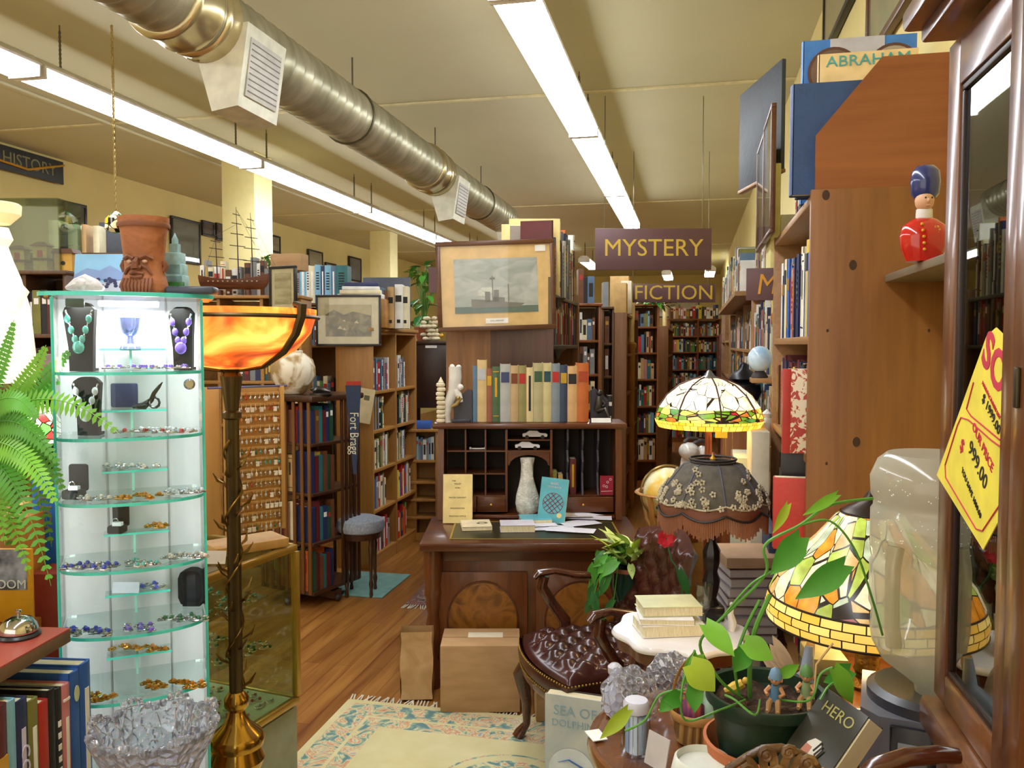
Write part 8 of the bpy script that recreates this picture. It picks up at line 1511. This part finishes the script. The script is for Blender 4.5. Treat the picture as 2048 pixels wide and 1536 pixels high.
# carved chair crest, lower right chair rail
q = A(1550, 1515, 1.30); t = thing('carved_chair', 'gilt brown carved chair crest rail rising at the bottom before the pot', 'chair', (q.x, q.y, 0), YAW); zc_ = q.z
CV = ramped('carved walnut', [(.3, '#3c2614'), (.55, '#6e5030'), (.75, '#9a7a4c')], 'noise', 22, rough=.3, bump=.3)
mb = MB(); cr = [(-.085, 0, -.045), (-.075, 0, -.018), (-.045, 0, .002), (-.02, 0, .014), (.01, 0, .016), (.04, 0, .006), (.065, 0, -.008), (.085, 0, -.045)]; mb.tube(cr, [.005, .006, .006, .007, .007, .007, .006, .005], 10)
for x, z, r in ((-.048, -.016, .012), (-.018, .010, .014), (.018, .014, .012), (-.080, -.026, .009), (.048, -.004, .014), (.0, -.022, .016), (.075, -.022, .010), (.03, -.03, .012), (-.04, -.036, .010)):
    pts = [(x + r * (1 - k / 16) * cos(k * .8), -.012, z + r * (1 - k / 16) * sin(k * .8)) for k in range(15)]; mb.tube(pts, .0042, 6); mb.ball((x, -.010, z), r * .5, 8)
for k in range(6): mb.leaf((-.03 + k * .012, -.01, -.02), (-.05 + k * .022, -.018, .02 - abs(k - 2.5) * .004), .014, up=(0, -1, 0), heart=False)
mb.out('crest_rail', CV, t); MB().box((0, .004, -.075), (.13, .014, .07), .006).out('crest_block', CV, t)
for ch_ in t.children: ch_.location = (0, 0, zc_)
for s in (-1, 1): MB().tube([(s * .08, 0, zc_ - .04), (s * .10, .0, zc_ - .25), (s * .08, -.03, .45), (s * .08, 0, .01)], [.010, .014, .018, .016], 8).out('rear_leg', CV, t)
MB().box((-.06, -.16, .45), (.24, .34, .05), .015).out('seat', LEA, t)
for s in (-1.1, .2): MB().tube([(s * .15, -.30, .43), (s * .16, -.31, .01)], [.02, .014], 8).out('front_leg', CV, t)
q = A(1800, 1532, 1.25); t = thing('curved_chair', 'curved dark wooden chair back rail at the bottom beside the cabinet', 'chair', (q.x, q.y, 0), YAW)
zc_ = q.z; MB().tube([(-.075, .0, zc_ - .03), (-.04, 0, zc_ + .0), (.01, 0, zc_ + .014), (.06, 0, zc_ + .018), (.09, 0, zc_ + .016)], [.010, .013, .014, .014, .012], 12).out('back_rail', CHW, t)
for s, x in ((-1, -.07), (1, .06)): MB().tube([(x, 0, zc_ - .02), (x, .0, zc_ - .3), (x * 1.2, -.02, .45), (x * 1.3, 0, .01)], [.010, .012, .016, .014], 8).out('rear_leg', CHW, t)
MB().box((.0, -.14, .45), (.2, .26, .04), .012).out('seat', CHW, t)
for x in (-.08, .08): MB().tube([(x, -.25, .43), (x, -.26, .01)], [.016, .012], 8).out('front_leg', CHW, t)
# tall book standing on the floor
a = AZ(1085, 1660, .012); dF_ = 2.85; q = G(1150, .3, dF_); hF = A(1110, 1402, dF_).z
wq = (1215 - 1087) / F * dF_; t = thing('display_book', 'pale grey blue picture book standing on the floor before the armchair', 'book', (q.x, q.y, .013), YAW + radians(-20))
MB().box((0, 0, hF / 2), (wq, .004, hF)).out('front_cover', ramped('pale blue sky cover', [(.3, '#a8b4b8'), (.6, '#c4c8c4'), (.8, '#8fb4cc')], 'noise', 5, rough=.35, dist=1), t); MB().box((.002, .025, hF / 2), (wq - .004, .046, hF - .008)).out('page_block', M('ivory pages', '#ddd2ae', .8), t); MB().box((0, .05, hF / 2), (wq, .004, hF)).out('back_cover', M('dark back cover', '#2c281e', .4), t)
txt('SEA OF', .05, M('silver blue title', '#8aa8b8', .3), t, (0, -.003, hF - .055)); txt('DOLPHINS', .036, M('silver blue title', '#8aa8b8', .3), t, (0, -.003, hF - .10))
MB().at((-.01, -.0045, hF - .27), (pi / 2, 0, 0)).lathe([(.085, 0), (.085, .001)], 36).out('round_vignette', M('pale vignette', '#ccd6dc', .4), t)
mb = MB(); mb.tube([(-.06, -.0055, hF - .24), (-.02, -.0055, hF - .225), (.04, -.0055, hF - .25), (.065, -.0055, hF - .29)], [.003, .009, .011, .003], 8, flat=.1); mb.tube([(-.05, -.0055, hF - .31), (-.01, -.0055, hF - .29), (.05, -.0055, hF - .32)], [.003, .008, .003], 8, flat=.1); mb.out('dolphin_print', M('deep blue print', '#3a64a0', .4), t)
if len(FB.mb.bm.verts): tag(FB.mb.out('shelved_books', FB.ms, None), 'rows of small book spines on the farther and lower shelves', 'books', None, 'stuff')
# ================================================================ lettering becomes mesh
bpy.context.view_layer.update(); _dg = bpy.context.evaluated_depsgraph_get()
for o in [o for o in bpy.data.objects if o.type == 'FONT']:
    me = bpy.data.meshes.new_from_object(o.evaluated_get(_dg)); n = bpy.data.objects.new(o.name, me); COL.objects.link(n)
    n.parent = o.parent; n.location = o.location; n.rotation_euler = o.rotation_euler; n.scale = o.scale; nm_ = o.name; bpy.data.objects.remove(o)
